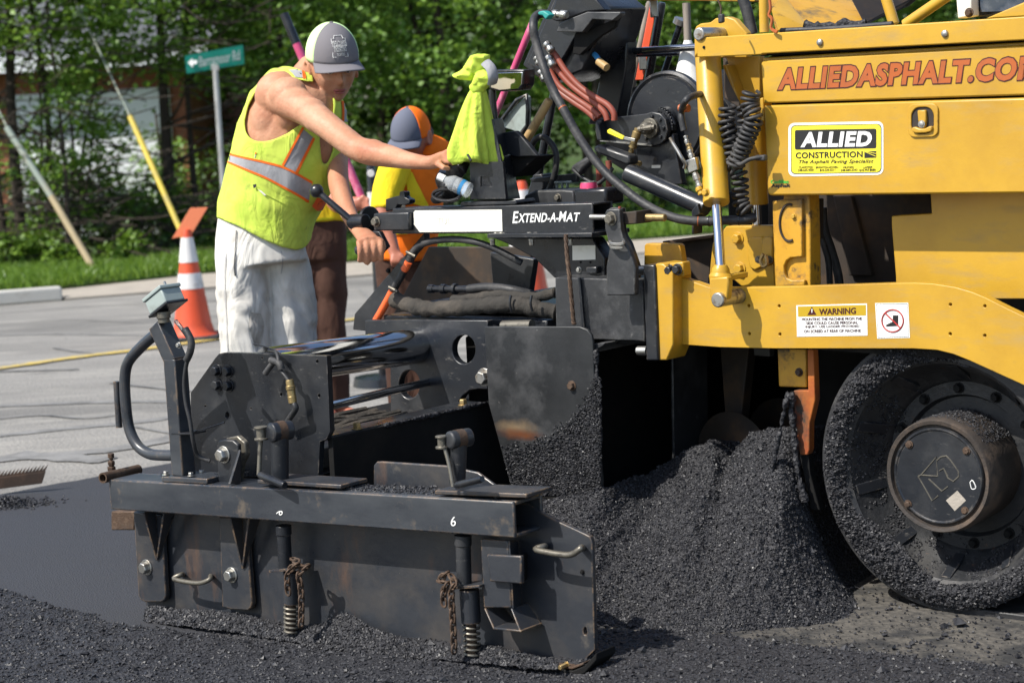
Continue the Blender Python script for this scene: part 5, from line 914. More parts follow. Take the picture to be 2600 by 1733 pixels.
# ================================================================== people
M['skin'] = mat('sunburnt_skin', (.47, .225, .13), .58, layers=[((.40, .15, .085), 7, .45, .75, None, None), ((.60, .34, .22), 4, .5, .75, None, None), ((.30, .13, .08), 30, .62, .78, None, None)], bump=(90, .2), rvar=.1, spec=.3)
M['skin_red'] = mat('ruddy_skin', (.42, .15, .09), .5, layers=[((.33, .09, .06), 9, .5, .8, None, None)], bump=(220, .06))
for k_ in ('skin', 'skin_red'):
    b_ = M[k_].node_tree.nodes['Principled BSDF']; b_.inputs['Subsurface Weight'].default_value = .08; b_.inputs['Subsurface Radius'].default_value = (.012, .005, .003)
def cloth(name, c, stains=(), wr=.5, sc=9, stretch=(1, 1, .6)):
    m, nt, b = newmat(name); co = nd(nt, 'ShaderNodeTexCoord').outputs['Object']; cur = c
    for (lc, s_, lo, hi) in stains: cur = mix(nt, noise_fac(nt, co, s_, lo, hi, 6, .65), cur, lc)
    if isinstance(cur, tuple): b.inputs['Base Color'].default_value = (*cur, 1)
    else: nt.links.new(cur, b.inputs['Base Color'])
    b.inputs['Roughness'].default_value = .85; b.inputs['Specular IOR Level'].default_value = .2
    mp = nd(nt, 'ShaderNodeMapping'); mp.inputs['Scale'].default_value = stretch; nt.links.new(co, mp.inputs[0])
    n1 = nd(nt, 'ShaderNodeTexNoise'); n1.inputs['Scale'].default_value = sc; n1.inputs['Detail'].default_value = 3; n1.inputs['Distortion'].default_value = 1.2; nt.links.new(mp.outputs[0], n1.inputs['Vector'])
    n2 = nd(nt, 'ShaderNodeTexNoise'); n2.inputs['Scale'].default_value = 300; nt.links.new(co, n2.inputs['Vector'])
    b1 = nd(nt, 'ShaderNodeBump'); b1.inputs['Strength'].default_value = wr; b1.inputs['Distance'].default_value = .03; nt.links.new(n1.outputs['Fac'], b1.inputs['Height'])
    b2 = nd(nt, 'ShaderNodeBump'); b2.inputs['Strength'].default_value = .15; b2.inputs['Distance'].default_value = .002; nt.links.new(n2.outputs['Fac'], b2.inputs['Height']); nt.links.new(b1.outputs[0], b2.inputs['Normal']); nt.links.new(b2.outputs[0], b.inputs['Normal'])
    return m
M['lime'] = cloth('lime_mesh_cloth', (.56, .68, .10), [((.42, .58, .06), 5, .5, .75), ((.16, .19, .05), 16, .64, .8), ((.30, .36, .08), 3, .58, .8)], .5, 12)
M['lime_clean'] = cloth('lime_cloth', (.58, .74, .09), [((.46, .60, .07), 5, .45, .75)], .5, 16)
M['yellow_cloth'] = cloth('yellow_cloth', (.86, .62, .02), [((.7, .42, .02), 6, .5, .8)])
M['orange_cloth'] = cloth('orange_cloth', (.95, .19, .012), [((.8, .12, .01), 6, .5, .8)])
M['tape'] = cloth('grey_reflective_tape', (.34, .34, .35), [((.22, .22, .22), 9, .5, .75)], .3)
M['piping'] = cloth('orange_piping', (.85, .16, .02), (), .2)
M['white_cloth'] = cloth('dirty_white_cloth', (.64, .62, .57), [((.44, .41, .36), 3.0, .46, .72), ((.28, .25, .21), 5, .58, .78), ((.13, .115, .1), 22, .68, .78)], 1., 7, (1, 1, .5))
M['stain_cloth'] = cloth('grimy_white_cloth', (.40, .37, .32), [((.25, .22, .18), 20, .45, .7), ((.55, .52, .47), 9, .5, .72)], .8, 7)
M['brown_cloth'] = cloth('brown_cloth', (.065, .032, .022), [((.04, .02, .015), 5, .5, .8)], .8, 8, (1, 1, .5))
M['grey_cloth'] = cloth('grey_cap_cloth', (.17, .16, .17), (), .1); M['grey_blue_cloth'] = cloth('slate_cap_cloth', (.12, .13, .17), (), .1)
M['cap_lime'] = cloth('pale_lime_mesh', (.62, .86, .40), (), .1); M['cap_orange'] = cloth('orange_cap_mesh', (.92, .17, .01), (), .1)
M['hair'] = mat('short_brown_hair', (.055, .032, .02), .7, bump=(300, .6)); M['dark_lip'] = mat('lip', (.34, .10, .085), .5); M['boot'] = mat('tan_boot', (.10, .06, .03), .7)
M['eyewhite'] = mat('eye', (.5, .45, .42), .3); M['pupil'] = mat('pupil', (.02, .015, .012), .2)

def evaluated(o):
    dg = bpy.context.evaluated_depsgraph_get(); me = bpy.data.meshes.new_from_object(o.evaluated_get(dg)); return me
def fuse(mb, voxel, it=6, fac=.5):                       # overlapping tubes grown into one continuous surface
    me = bpy.data.meshes.new('tmp'); me.from_pydata(mb.v, [], mb.f); fix_normals(me); o = bpy.data.objects.new('tmp', me); col.objects.link(o)
    r = o.modifiers.new('r', 'REMESH'); r.mode = 'VOXEL'; r.voxel_size = voxel; r.use_smooth_shade = True
    s = o.modifiers.new('s', 'SMOOTH'); s.factor = fac; s.iterations = it
    out = evaluated(o); bpy.data.objects.remove(o); bpy.data.meshes.remove(me); return out
def place(me, name, m, parent, base, angle=180):
    co = np.empty(len(me.vertices)*3); me.vertices.foreach_get('co', co); co = co.reshape(-1, 3)-np.array(base); me.vertices.foreach_set('co', co.ravel()); me.name = name
    me.materials.clear(); return mesh_obj(name, me, m, parent, 0, angle)
def limb(mb, k, pts, fr=None, seg=24, n=6):
    """pts: x, y, distance, half width in crop px, half depth in metres (or None for round)"""
    C = [wd(k, x, y, d) for x, y, d, *_ in pts]; rx = [m_px(k, h, d) for x, y, d, h, *_ in pts]; ry = [(p[4] if len(p) > 4 and p[4] else r) for p, r in zip(pts, rx)]
    P = smooth_path(C, n); idx = np.linspace(0, len(C)-1, len(P)); rx = np.interp(idx, range(len(C)), rx); ry = np.interp(idx, range(len(C)), ry)
    mb.tube(P, list(zip(rx, ry)), seg, fr=RT if fr is None else fr); return P
def ell(mb, c, r, seg=20, rows=12, Rm=None):
    c = np.array(c, float); rs = []
    for i in range(1, rows):
        th = math.pi*i/rows; ring = []
        for k in range(seg):
            w = 2*math.pi*k/seg; p = np.array([r[0]*math.sin(th)*math.cos(w), r[1]*math.sin(th)*math.sin(w), r[2]*math.cos(th)]); ring.append(c+(Rm@p if Rm is not None else p))
        rs.append(ring)
    mb.rings(rs)
def frame_of(yaw, pitch, roll=0):
    """columns: right, forward, up of a head; yaw 0 looks at the camera, + turns to picture right; pitch + looks down"""
    f = np.array([math.sin(yaw)*math.cos(pitch), -math.cos(yaw)*math.cos(pitch), -math.sin(pitch)]); r = np.array([-math.cos(yaw), -math.sin(yaw), 0.]); u = np.cross(r, f)
    if u[2] < 0: r = -r; u = -u
    c, s = math.cos(roll), math.sin(roll); r, u = r*c+u*s, u*c-r*s
    return np.stack([r, f, u], 1)
def head_shape(mb, c, Rm, sc=1.):
    rows, seg = 40, 48; rs = []
    g = lambda x, z, x0, z0, sx, sz: math.exp(-((x-x0)/sx)**2-((z-z0)/sz)**2)
    for i in range(1, rows):
        th = math.pi*i/rows; ring = []
        for k in range(seg):
            w = 2*math.pi*k/seg; X, Y, Z = math.sin(th)*math.cos(w), math.sin(th)*math.sin(w), math.cos(th)
            x, y, z = .077*X, .096*Y, .118*Z
            if z < 0:
                t = min(1, -z/.118); x *= 1-.30*t**1.5; y = y*(1-.18*t)+.014*t if Y > -.2 else y*(1-.30*t)
            if Y > 0:
                d = 0
                d += .031*g(x, z, 0, -.026, .013, .016)+.016*g(x, z, 0, -.004, .010, .022)
                d += .007*g(abs(x), z, .030, .026, .024, .010)
                d -= .012*g(abs(x), z, .032, .004, .017, .013)
                d += .006*g(abs(x), z, .043, -.022, .018, .018)
                d += .008*g(x, z, 0, -.057, .022, .009)-.006*g(x, z, 0, -.074, .03, .006)-.005*g(abs(x), z, .034, -.055, .010, .022)
                d += .012*g(x, z, 0, -.100, .022, .016); y += d*min(1, Y*2)
            ring.append(np.array(c)+Rm@(np.array([x, y, z])*sc))
        rs.append(ring)
    mb.rings(rs)
    for s_ in (-1, 1):
        ec = np.array([s_*.080, -.010, -.008])*sc; P = [np.array(c)+Rm@(ec+np.array([s_*.008*math.sin(a*.5), .020*math.cos(a), .033*math.sin(a)])*sc) for a in np.linspace(0, 2*math.pi, 16)[:-1]]
        mb.tube(P, .0075*sc, 8, closed=True); ell(mb, np.array(c)+Rm@(ec+np.array([-s_*.006, 0, 0])), np.array([.010, .018, .028])*sc, 12, 8, Rm)
def cap_parts(person, base, c, Rm, sc, mf, mbk, brim_m, front=R(62), capz=.018, ch=.120):
    """ball cap: front panels, mesh back, brim, button; head-frame ellipsoid"""
    a, b, h = .087*sc, .110*sc, ch*sc; o = np.array(c)+Rm@(np.array([0, .0, capz])*sc)
    def pt(az, el, k=1.): return o+Rm@(np.array([a*math.sin(az)*math.cos(el), b*math.cos(az)*math.cos(el), h*(math.sin(el)**1.0)])*k)
    def panel(name, az0, az1, m, n=22):
        g = [[pt(az0+(az1-az0)*i/n, R(-6)+R(94)*j/14)-base for j in range(15)] for i in range(n+1)]; me = bpy.data.meshes.new(name)
        vs = [p for r_ in g for p in r_]; me.from_pydata([tuple(p) for p in vs], [], [(i*15+j, (i+1)*15+j, (i+1)*15+j+1, i*15+j+1) for i in range(n) for j in range(14)])
        q_ = mesh_obj(name, me, m, person, 0, 60); s_ = q_.modifiers.new('s', 'SOLIDIFY'); s_.thickness = .003; s_.offset = 0; return q_
    fr_ = panel('cap_front', -front, front, mf); panel('cap_back', front, 2*math.pi-front, mbk, 36)
    nb, nl = 28, 8; vs = []
    for j in range(nl):
        t = j/(nl-1)
        for i in range(nb+1):
            az = (-1+2*i/nb)*R(66); p0 = pt(az, R(-4), 1.0); q0 = Rm.T@(p0-o); L = .073*sc*math.cos(az*.9)**.55 if abs(az*.9) < 1.5 else 0
            q1 = q0+np.array([q0[0]*.10*t, L*t, -.006*sc*t-.024*sc*(q0[0]/a)**2*(t**.7)]); vs.append(o+Rm@q1-base)
    me = bpy.data.meshes.new('cap_brim'); me.from_pydata([tuple(p) for p in vs], [], [(j*(nb+1)+i, j*(nb+1)+i+1, (j+1)*(nb+1)+i+1, (j+1)*(nb+1)+i) for j in range(nl-1) for i in range(nb)])
    br_ = mesh_obj('cap_brim', me, brim_m, person, 0, 60); s_ = br_.modifiers.new('s', 'SOLIDIFY'); s_.thickness = .004
    bb = MB(); ell(bb, pt(0, R(90))-base, (.008, .008, .005), 10, 6); build(bb, 'cap_button', mf, person, 0)
    return pt, o, fr_
def decal_on(person, base, pt, az0, az1, el0, el1, body, m, name='emblem_letters', bold=.03):
    me = text_mesh(body, 1., bold); me.name = name; co = np.array([v.co[:] for v in me.vertices]); lo, hi = co.min(0), co.max(0); t = (co-lo)/(hi-lo+1e-9)
    P = [pt(az0+(az1-az0)*u, el0+(el1-el0)*w, 1.036)-base for u, w, _ in t]; me.vertices.foreach_set('co', np.array(P).ravel()); me.update(); return mesh_obj(name, me, m, person)
def project(co):
    d = co-CAMP; z = d@FW; return 1300+F*(d@RT)/z, 866.5-F*(d@UP)/z
def in_poly(x, y, poly):
    c = np.zeros(x.shape, bool); n = len(poly); j = n-1
    for i in range(n):
        (xi, yi), (xj, yj) = poly[i], poly[j]; c ^= ((yi > y) != (yj > y)) & (x < (xj-xi)*(y-yi)/(yj-yi+1e-12)+xi); j = i
    return c
def edge_smooth(bm, it=14):
    bv = {v: [e.other_vert(v) for e in v.link_edges if e.is_boundary] for v in bm.verts if v.is_boundary}
    for _ in range(it):
        new = {v: (v.co*.4+(n[0].co+n[1].co)*.3) for v, n in bv.items() if len(n) == 2}
        for v, c in new.items(): v.co = c
def shell(name, k, pts, cut, m, person, base, grow=.008, seg=110, n=18, wob=.005, near_only=True, keep=None):
    """a garment: tube round the body, cut where the photo shows an opening"""
    C = [wd(k, x, y, d) for x, y, d, *_ in pts]; rx = [m_px(k, h, d)+grow for x, y, d, h, *_ in pts]; ry = [p[4]+grow for p in pts]
    P = smooth_path(C, n); idx = np.linspace(0, len(C)-1, len(P)); mb = MB()
    rx = np.interp(idx, range(len(C)), rx); ry = np.interp(idx, range(len(C)), ry); mb.tube(P, list(zip(rx, ry)), seg, cap=False, fr=RT)
    V = np.array(mb.v); g = V*14; V = V + np.array([mnoise.noise_vector(Vector(p)) for p in g])*wob + np.array([mnoise.noise_vector(Vector((p[0]*.5, p[1]*.5, p[2]*.22))) for p in g])*wob*1.6
    fc = np.array([V[list(f)].mean(0) for f in mb.f]); ctr = np.array([P[min(i//seg, len(P)-1)] for i in range(len(fc))])
    X, Y = project(fc); near = ((fc-ctr)@FW) < .01
    drop = np.zeros(len(fc), bool)
    for poly, side in cut:
        pl = [px(k, *p) for p in poly]; drop |= in_poly(X, Y, pl) & (near if side == 'near' else ~near if side == 'far' else np.ones(len(fc), bool))
    me = bpy.data.meshes.new(name); me.from_pydata((V-np.array(base)).tolist(), [], [f for f, d in zip(mb.f, drop) if not d])
    bm = bmesh.new(); bm.from_mesh(me); bmesh.ops.delete(bm, geom=[v for v in bm.verts if not v.link_faces], context='VERTS'); edge_smooth(bm); bm.to_mesh(me); bm.free()
    o = mesh_obj(name, me, m, person, 0, 180); s_ = o.modifiers.new('s', 'SOLIDIFY'); s_.thickness = .004; s_.offset = 1; return o
def sew(name, k, pairs, onto, base, m, person, off=.006, nx=5, ny=8, dist=7.0):
    """a band sewn on: rails of pixel pairs laid on the garment's surface"""
    bvh = BVHTree.FromPolygons([v.co for v in onto.data.vertices], [p.vertices for p in onto.data.polygons]); A = smooth_path([np.array([*a, 0]) for a, b in pairs], ny); B = smooth_path([np.array([*b, 0]) for a, b in pairs], ny); vs = []
    for a, b in zip(A, B):
        for i in range(nx+1):
            p = a+(b-a)*i/nx; d = ray(*px(k, p[0], p[1])); d = d/np.linalg.norm(d); hit, nrm, _, _ = bvh.ray_cast(Vector(CAMP-base), Vector(d))
            if hit is None: hit, nrm, _, _ = bvh.find_nearest(Vector(CAMP-base+d*dist))
            nrm = nrm if nrm.dot(Vector(d)) < 0 else -nrm; vs.append(np.array(hit)+np.array(nrm)*off)
    w = nx+1; return build(MB().add(vs, [(j*w+i, j*w+i+1, (j+1)*w+i+1, (j+1)*w+i) for j in range(len(A)-1) for i in range(nx)]), name, m, person, fix=False, angle=180)

# ------------------------------------------------------------------ man in white trousers at the crank
D1 = 7.28
foot = wd('B', 375, 1400, D1); base1 = np.array([foot[0], foot[1], .20]); man = empty('person', base1)
tag(man, 'worker in lime vest, white trousers and grey cap leaning over the screed controls', 'person')
torso = [(372, 1450, D1, 235, .125), (378, 1330, D1, 240, .125), (400, 1200, D1, 255, .13), (445, 1060, D1, 278, .135), (492, 930, D1-.02, 290, .14), (530, 800, D1-.03, 300, .145), (560, 680, D1-.04, 285, .14), (575, 570, D1-.05, 255, .125), (590, 490, D1-.05, 205, .105), (612, 440, D1-.05, 120, .08)]
b1 = MB(); limb(b1, 'B', torso); Rh = frame_of(R(20), R(14), R(-2)); hc = wd('O', 858, 735, D1-.10); head_shape(b1, hc, Rh, 1.06)
b1.tube([wd('B', 625, 470, D1-.04), wd('B', 660, 400, D1-.06), wd('B', 738, 375, D1-.09)], [.075, .060, .056], 20)
ARM = [(470, 560, 7.16, 104, .074), (560, 590, 7.06, 98, .068), (660, 655, 6.98, 82, .058), (760, 730, 6.92, 75, .050), (850, 800, 6.87, 73, .047), (915, 845, 6.84, 71, .044), (990, 868, 6.80, 75, .047), (1090, 888, 6.75, 65, .042), (1200, 912, 6.68, 49, .031), (1300, 925, 6.62, 39, .024), (1345, 922, 6.60, 42, .02)]
limb(b1, 'B', ARM, fr=UP, n=5)
ell(b1, wd('B', 470, 545, 7.16), (.09, .08, .09)); ell(b1, wd('B', 420, 690, 7.17), (.075, .06, .10))
for x, y, d, r_ in ((520, 540, 7.08, (.07, .06, .065)), (640, 625, 6.98, (.06, .045, .042)), (700, 700, 6.95, (.055, .04, .035)), (985, 850, 6.80, (.055, .036, .036)), (1050, 880, 6.77, (.06, .034, .034)), (905, 870, 6.86, (.026, .025, .028)), (520, 640, 7.12, (.05, .05, .07))): ell(b1, wd('B', x, y, d), r_)
limb(b1, 'B', [(1335, 925, 6.60, 40, .018), (1390, 905, 6.60, 44, .014), (1425, 895, 6.60, 38, .012)], fr=UP, n=4)
for i, (x, y, e) in enumerate(((1470, 850, 0), (1485, 878, 0), (1480, 905, 0), (1462, 930, 0))):
    x0, y0 = 1405, 872+i*17; b1.tube(smooth_path([wd('B', x0, y0, 6.60), wd('B', x0+(x-x0)*.55, y0+(y-y0)*.5-6, 6.58), wd('B', x, y+6, 6.60)], 4), [.0095]*5+[.0085]*3+[.0075], 10)
b1.tube([wd('B', 1370, 930, 6.58), wd('B', 1405, 955, 6.56), wd('B', 1440, 958, 6.57)], [.012, .0105, .008], 10)
limb(b1, 'B', [(735, 640, 7.36, 72, .06), (790, 800, 7.30, 68, .052), (800, 960, 7.20, 60, .043), (810, 1060, 7.12, 60, .043), (845, 1170, 7.03, 54, .038), (885, 1255, 6.95, 43, .03), (915, 1310, 6.90, 36, .024)], fr=RT, n=5)
# right hand closed round the crank grip
gA, gB = W(GRIP[0]), W(GRIP[1]); gd = (gB-gA)/np.linalg.norm(gB-gA); gd0 = gd; upv = np.array([0, 0, 1.]); frn = np.cross(gd, upv); frn /= np.linalg.norm(frn)
if frn@FW > 0: frn = -frn
hcn = wd('M', 345, 1110, (gA+(gB-gA)*.5-CAMP)@FW); gm = gA+(gB-gA)*.52
wr = wd('M', 262, 960, 6.90); kn = gm+upv*.028+frn*.020
b1.tube([wd('B', 912, 1300, 6.90), wr*.4+kn*.6+upv*.006, kn], [(.026, .02), (.036, .022), (.040, .018)], 16, fr=gd)
for i in range(4):
    c_ = gm+gd*(.036-.024*i); r_ = [.0105, .0105, .01, .0095, .0085]
    b1.tube(smooth_path([c_+upv*.030+frn*.012, c_+upv*.014+frn*.030, c_-upv*.014+frn*.030, c_-upv*.034+frn*.014-upv*(.010 if i == 1 else 0), c_-upv*.030-frn*.006], 3), [.0108]*6+[.0100]*4+[.0088]*3, 10)
b1.tube(smooth_path([gm-gd*.03+upv*.034, gm-gd*.046+upv*.018-frn*.01+frn*.02, gm-gd*.040-upv*.004+frn*.028], 3), [.0125]*3+[.011]*3+[.009], 10)
place(fuse(b1, .0048, 5), 'body', 'skin', man, base1)
vest_pts = [(372, 1420, D1, 250, .135), (378, 1300, D1, 252, .135), (400, 1180, D1, 262, .14), (442, 1060, D1, 280, .145), (495, 930, D1-.02, 296, .148), (535, 800, D1-.03, 302, .15), (565, 680, D1-.04, 286, .145), (580, 570, D1-.05, 258, .13), (592, 490, D1-.05, 205, .108), (606, 445, D1-.05, 140, .085), (612, 425, D1-.05, 110, .075)]
arm_hole = [(610, 462), (540, 445), (470, 440), (400, 455), (350, 500), (308, 570), (285, 630), (272, 690), (276, 740), (292, 780), (335, 806), (390, 806), (440, 795), (520, 758), (600, 700), (700, 690), (730, 560), (660, 470)]
vee = [(655, 420), (770, 420), (772, 600), (778, 780), (772, 860), (745, 930), (712, 945), (700, 860), (692, 700), (680, 560)]
hem = [(60, 1215), (105, 1232), (180, 1262), (250, 1292), (330, 1338), (400, 1370), (480, 1402), (560, 1418), (600, 1412), (628, 1385), (660, 1330), (720, 1330), (720, 1600), (60, 1600)]
vest = shell('vest', 'B', vest_pts, [(arm_hole, 'near'), (vee, 'near'), (hem, 'near'), ([(60, 1225), (720, 1330), (720, 1600), (60, 1600)], 'far')], 'lime', man, base1)
def band(nm, m, pairs, off=.0055): return sew(nm, 'B', pairs, vest, base1, m, man, off)
band('vest_tape', 'tape', [((182, 880), (180, 922)), ((300, 905), (295, 965)), ((400, 928), (390, 1005)), ((490, 952), (480, 1050)), ((570, 992), (560, 1095)), ((650, 1038), (632, 1138))])
band('vest_piping', 'piping', [((190, 872), (188, 884)), ((300, 896), (300, 908)), ((400, 919), (400, 932)), ((490, 943), (490, 956)), ((572, 984), (570, 997)), ((654, 1030), (652, 1044))], .007)
band('vest_piping', 'piping', [((184, 918), (184, 929)), ((295, 962), (293, 974)), ((390, 1002), (388, 1014)), ((480, 1047), (477, 1060)), ((560, 1092), (556, 1105)), ((632, 1135), (630, 1150))], .007)
band('vest_tape', 'tape', [((596, 728), (662, 785)), ((560, 800), (628, 858)), ((525, 870), (595, 925)), ((490, 938), (562, 982))], .005)
for a, b in ((((598, 722), (608, 730)), ((484, 938), (496, 944))), (((655, 780), (668, 788)), ((558, 978), (572, 986)))): band('vest_piping', 'piping', [a, tuple(((a[0][0]+b[0][0])/2, (a[0][1]+b[0][1])/2) if i == 0 else ((a[1][0]+b[1][0])/2, (a[1][1]+b[1][1])/2) for i in range(2)), b], .0068)
band('vest_tape', 'tape', [((826, 580), (858, 590)), ((830, 640), (866, 640)), ((826, 690), (866, 700))]); band('vest_piping', 'piping', [((812, 575), (826, 578)), ((818, 640), (830, 640)), ((814, 690), (828, 690))], .007)
band('vest_tape', 'tape', [((520, 405), (585, 400)), ((545, 425), (605, 425)), ((560, 445), (612, 450))], .006); band('vest_piping', 'piping', [((588, 398), (600, 400)), ((604, 425), (614, 428)), ((610, 452), (618, 460))], .0075)
band('pocket_flap', 'lime', [((340, 1062), (350, 1078)), ((400, 1095), (400, 1112)), ((440, 1118), (438, 1132)), ((545, 1165), (542, 1182))], .009)
band('pocket_tear', 'cream', [((352, 1080), (385, 1115)), ((368, 1085), (395, 1112))], .010); band('pen', 'black_print', [((325, 1052), (330, 1075)), ((345, 1045), (345, 1062))], .012)
legs = MB(); limb(legs, 'A', [(1140, 930, D1, 168, .12), (1142, 1000, D1, 184, .128), (1148, 1090, D1, 200, .138), (1160, 1180, D1, 208, .14)])
zb = .22
for x0, x1, x2, dd in ((1062, 1085, 1088, -.03), (1262, 1285, 1292, .05)):
    a = wd('A', x1, 1560, D1+dd); P = [wd('A', x0, 1130, D1+dd), wd('A', x0+8, 1250, D1+dd), wd('A', (x0+x1)/2+6, 1400, D1+dd), a, a*np.array([1, 1, 0])+np.array([0, 0, .5]), a*np.array([1, 1, 0])+np.array([0, 0, zb+.06])]
    legs.tube(smooth_path(P, 6), list(zip(np.interp(np.linspace(0, 5, 31), range(6), [.082, .090, .092, .090, .088, .10]), np.interp(np.linspace(0, 5, 31), range(6), [.10, .105, .10, .098, .095, .11]))), 24, fr=RT)
    bt = MB(); c_ = a*np.array([1, 1, 0]); bt.tube(smooth_path([c_+np.array([-.01, .02, .20+.03]), c_+np.array([.05, -.04, .20+.05]), c_+np.array([.13, -.10, .20+.035])], 4), [(.05, .045)]*4+[(.052, .05)]*3+[(.045, .032)]*2, 14, fr=(0, 0, 1)); build(MB().add([np.array(p)-base1 for p in bt.v], bt.f), 'boot', 'boot', man, 0, angle=70)
me = fuse(legs, .007, 8); co = np.empty(len(me.vertices)*3); me.vertices.foreach_get('co', co); co = co.reshape(-1, 3)
co += np.array([mnoise.noise_vector(Vector((p[0]*17, p[1]*17, p[2]*3.2))) for p in co])*.013*np.clip((1.12-co[:, 2:])/.2, .15, 1)+np.array([mnoise.noise_vector(Vector((p[0]*18+p[2]*12, p[1]*18, p[2]*20))) for p in co])*.007*np.clip((1.12-co[:, 2:])/.2, .15, 1); me.vertices.foreach_set('co', co.ravel()); tr_o = place(me, 'trousers', 'white_cloth', man, base1)
sew('trouser_seam', 'A', [((1000, 1120), (1003, 1120)), ((996, 1250), (999, 1250)), ((1002, 1400), (1005, 1400)), ((1008, 1560), (1011, 1560))], tr_o, base1, 'tape', man, .004)
sew('thigh_stain', 'A', [((1110, 1380), (1150, 1385)), ((1100, 1430), (1165, 1430)), ((1115, 1490), (1160, 1485)), ((1125, 1530), (1145, 1530))], tr_o, base1, 'stain_cloth', man, .0035)
sew('fly_seam', 'A', [((1240, 1110), (1243, 1110)), ((1248, 1160), (1251, 1160)), ((1243, 1210), (1246, 1212))], tr_o, base1, 'tape', man, .004)
sew('trouser_seam', 'A', [((1046, 1020), (1050, 1020)), ((1040, 1110), (1044, 1110)), ((1036, 1180), (1042, 1180)), ((1038, 1220), (1044, 1222))], tr_o, base1, 'black_print', man, .004)
pt, oc, _ = cap_parts(man, base1, hc, Rh, 1.06, 'grey_cloth', 'cap_lime', 'grey_cloth', capz=.041, ch=.110)
decal_on(man, base1, pt, R(-19), R(19), R(27), R(36), 'EDW.C.LEVY', 'white_print'); decal_on(man, base1, pt, R(-15), R(15), R(17), R(25), 'DETROIT', 'white_print'); decal_on(man, base1, pt, R(-9), R(9), R(10), R(15), 'DETROIT', 'white_print')
sh = [(-20, 40), (-13, 40), (-12, 46), (12, 46), (13, 40), (20, 40), (17, 8), (-17, 8)]
build(MB().tube([pt(R(a), R(e), 1.034)-base1 for a, e in sh], .0012, 5, closed=True), 'emblem_outline', 'white_print', man, 0); build(MB().tube([pt(R(a), R(26), 1.034)-base1 for a in (-18, -9, 0, 9, 18)], .001, 5), 'emblem_outline', 'white_print', man, 0)
build(MB().tube([pt(R(-98+9*math.cos(w)), R(16+9*math.sin(w)), 1.03)-base1 for w in np.linspace(0, 6.28, 20)[:-1]], .0012, 5, closed=True), 'side_badge', 'tape', man, 0)
def facial(person, base, c, Rm, lipm='dark_lip', sc=1.):
    P = lambda x, y, z: np.array(c)+Rm@(np.array([x, y, z])*sc)-base
    build(MB().tube(smooth_path([P(-.022, .083, -.062), P(-.010, .0945, -.058), P(0, .0965, -.059), P(.010, .0945, -.058), P(.022, .083, -.062)], 4), [.001]+[.0035]*15+[.001], 8), 'lips', lipm, person, 0)
    build(MB().tube(smooth_path([P(-.018, .082, -.068), P(0, .0945, -.0685), P(.018, .082, -.068)], 5), [.001]+[.004]*9+[.001], 8), 'lips', lipm, person, 0)
    for s_ in (-1, 1):
        e = MB(); ell(e, P(s_*.031, .080, .004), (.011, .011, .011), 14, 10); build(e, 'eye', 'eyewhite', person, 0); e = MB(); ell(e, P(s_*.031+.002, .0885, .002), (.0045, .0045, .0045), 10, 8); build(e, 'pupil', 'pupil', person, 0)
        build(MB().tube(smooth_path([P(s_*.014, .098, .024), P(s_*.032, .095, .030), P(s_*.050, .082, .024)], 4), [.002]+[.0045]*7+[.0015], 8), 'eyebrow', 'hair', person, 0)
        h = MB(); ell(h, P(s_*.0735, -.028, -.002), (.010, .045, .036), 14, 10, Rm); build(h, 'hair', 'hair', person, 0)
    h = MB(); ell(h, P(0, -.075, -.03), (.055, .022, .05), 14, 10, Rm); build(h, 'hair', 'hair', person, 0)
facial(man, base1, hc, Rh, sc=1.06)

# ------------------------------------------------------------------ man in orange and yellow on the far side
D2 = 8.6; f2 = wd('B', 1190, 1300, D2); base2 = np.array([f2[0], f2[1], .016]); man2 = empty('person', base2)
tag(man2, 'worker in orange and yellow hi-vis shirt with orange cap, head bent down', 'person')
b2 = MB(); R2 = frame_of(R(-26), R(17), R(4)); hc2 = wd('B', 1220, 775, D2-.05); head_shape(b2, hc2, R2, .95)
limb(b2, 'B', [(1195, 1500, D2+.1, 150, .12), (1190, 1300, D2+.08, 160, .13), (1200, 1100, D2+.05, 170, .14), (1270, 950, D2+.06, 150, .13), (1330, 880, D2+.06, 90, .10), (1335, 845, D2+.04, 55, .06)])
b2.tube([wd('B', 1325, 870, D2+.05), wd('B', 1275, 830, D2)], [.058, .056], 16)
limb(b2, 'B', [(1130, 960, D2-.12, 75, .06), (1085, 1080, D2-.16, 70, .06), (1060, 1220, D2-.2, 62, .05), (1090, 1330, D2-.22, 42, .036), (1120, 1420, D2-.24, 34, .028), (1135, 1460, D2-.25, 30, .02)], fr=RT)
for i in range(4): b2.tube([wd('B', 1112+i*14, 1450, D2-.26), wd('B', 1108+i*15, 1490, D2-.27), wd('B', 1114+i*14, 1515, D2-.25)], [.0105, .0095, .008], 8)
b2.tube([wd('B', 1158, 1440, D2-.26), wd('B', 1178, 1470, D2-.27)], [.011, .008], 8)
for x in (1140, 1250):
    a = wd('B', x, 1480, D2+.1); b2.tube([a, a*np.array([1, 1, 0])+np.array([0, 0, .5]), a*np.array([1, 1, 0])+np.array([0, 0, .07])], [.085, .06, .045], 14); b2.tube([a*np.array([1, 1, 0])+np.array([0, .02, .06]), a*np.array([1, 1, 0])+np.array([-.08, -.14, .045])], [.045, .035], 12)
place(fuse(b2, .008, 4), 'body', 'skin_red', man2, base2)
sp2 = [(1195, 1460, D2+.1, 150, .125), (1190, 1300, D2+.08, 162, .135), (1200, 1130, D2+.05, 172, .145), (1250, 980, D2+.06, 158, .14), (1318, 890, D2+.06, 115, .12), (1345, 840, D2+.04, 95, .09), (1350, 800, D2+.04, 55, .06)]
shirt = shell('shirt', 'B', sp2, [], 'orange_cloth', man2, base2, .014, 64, 12, .008)
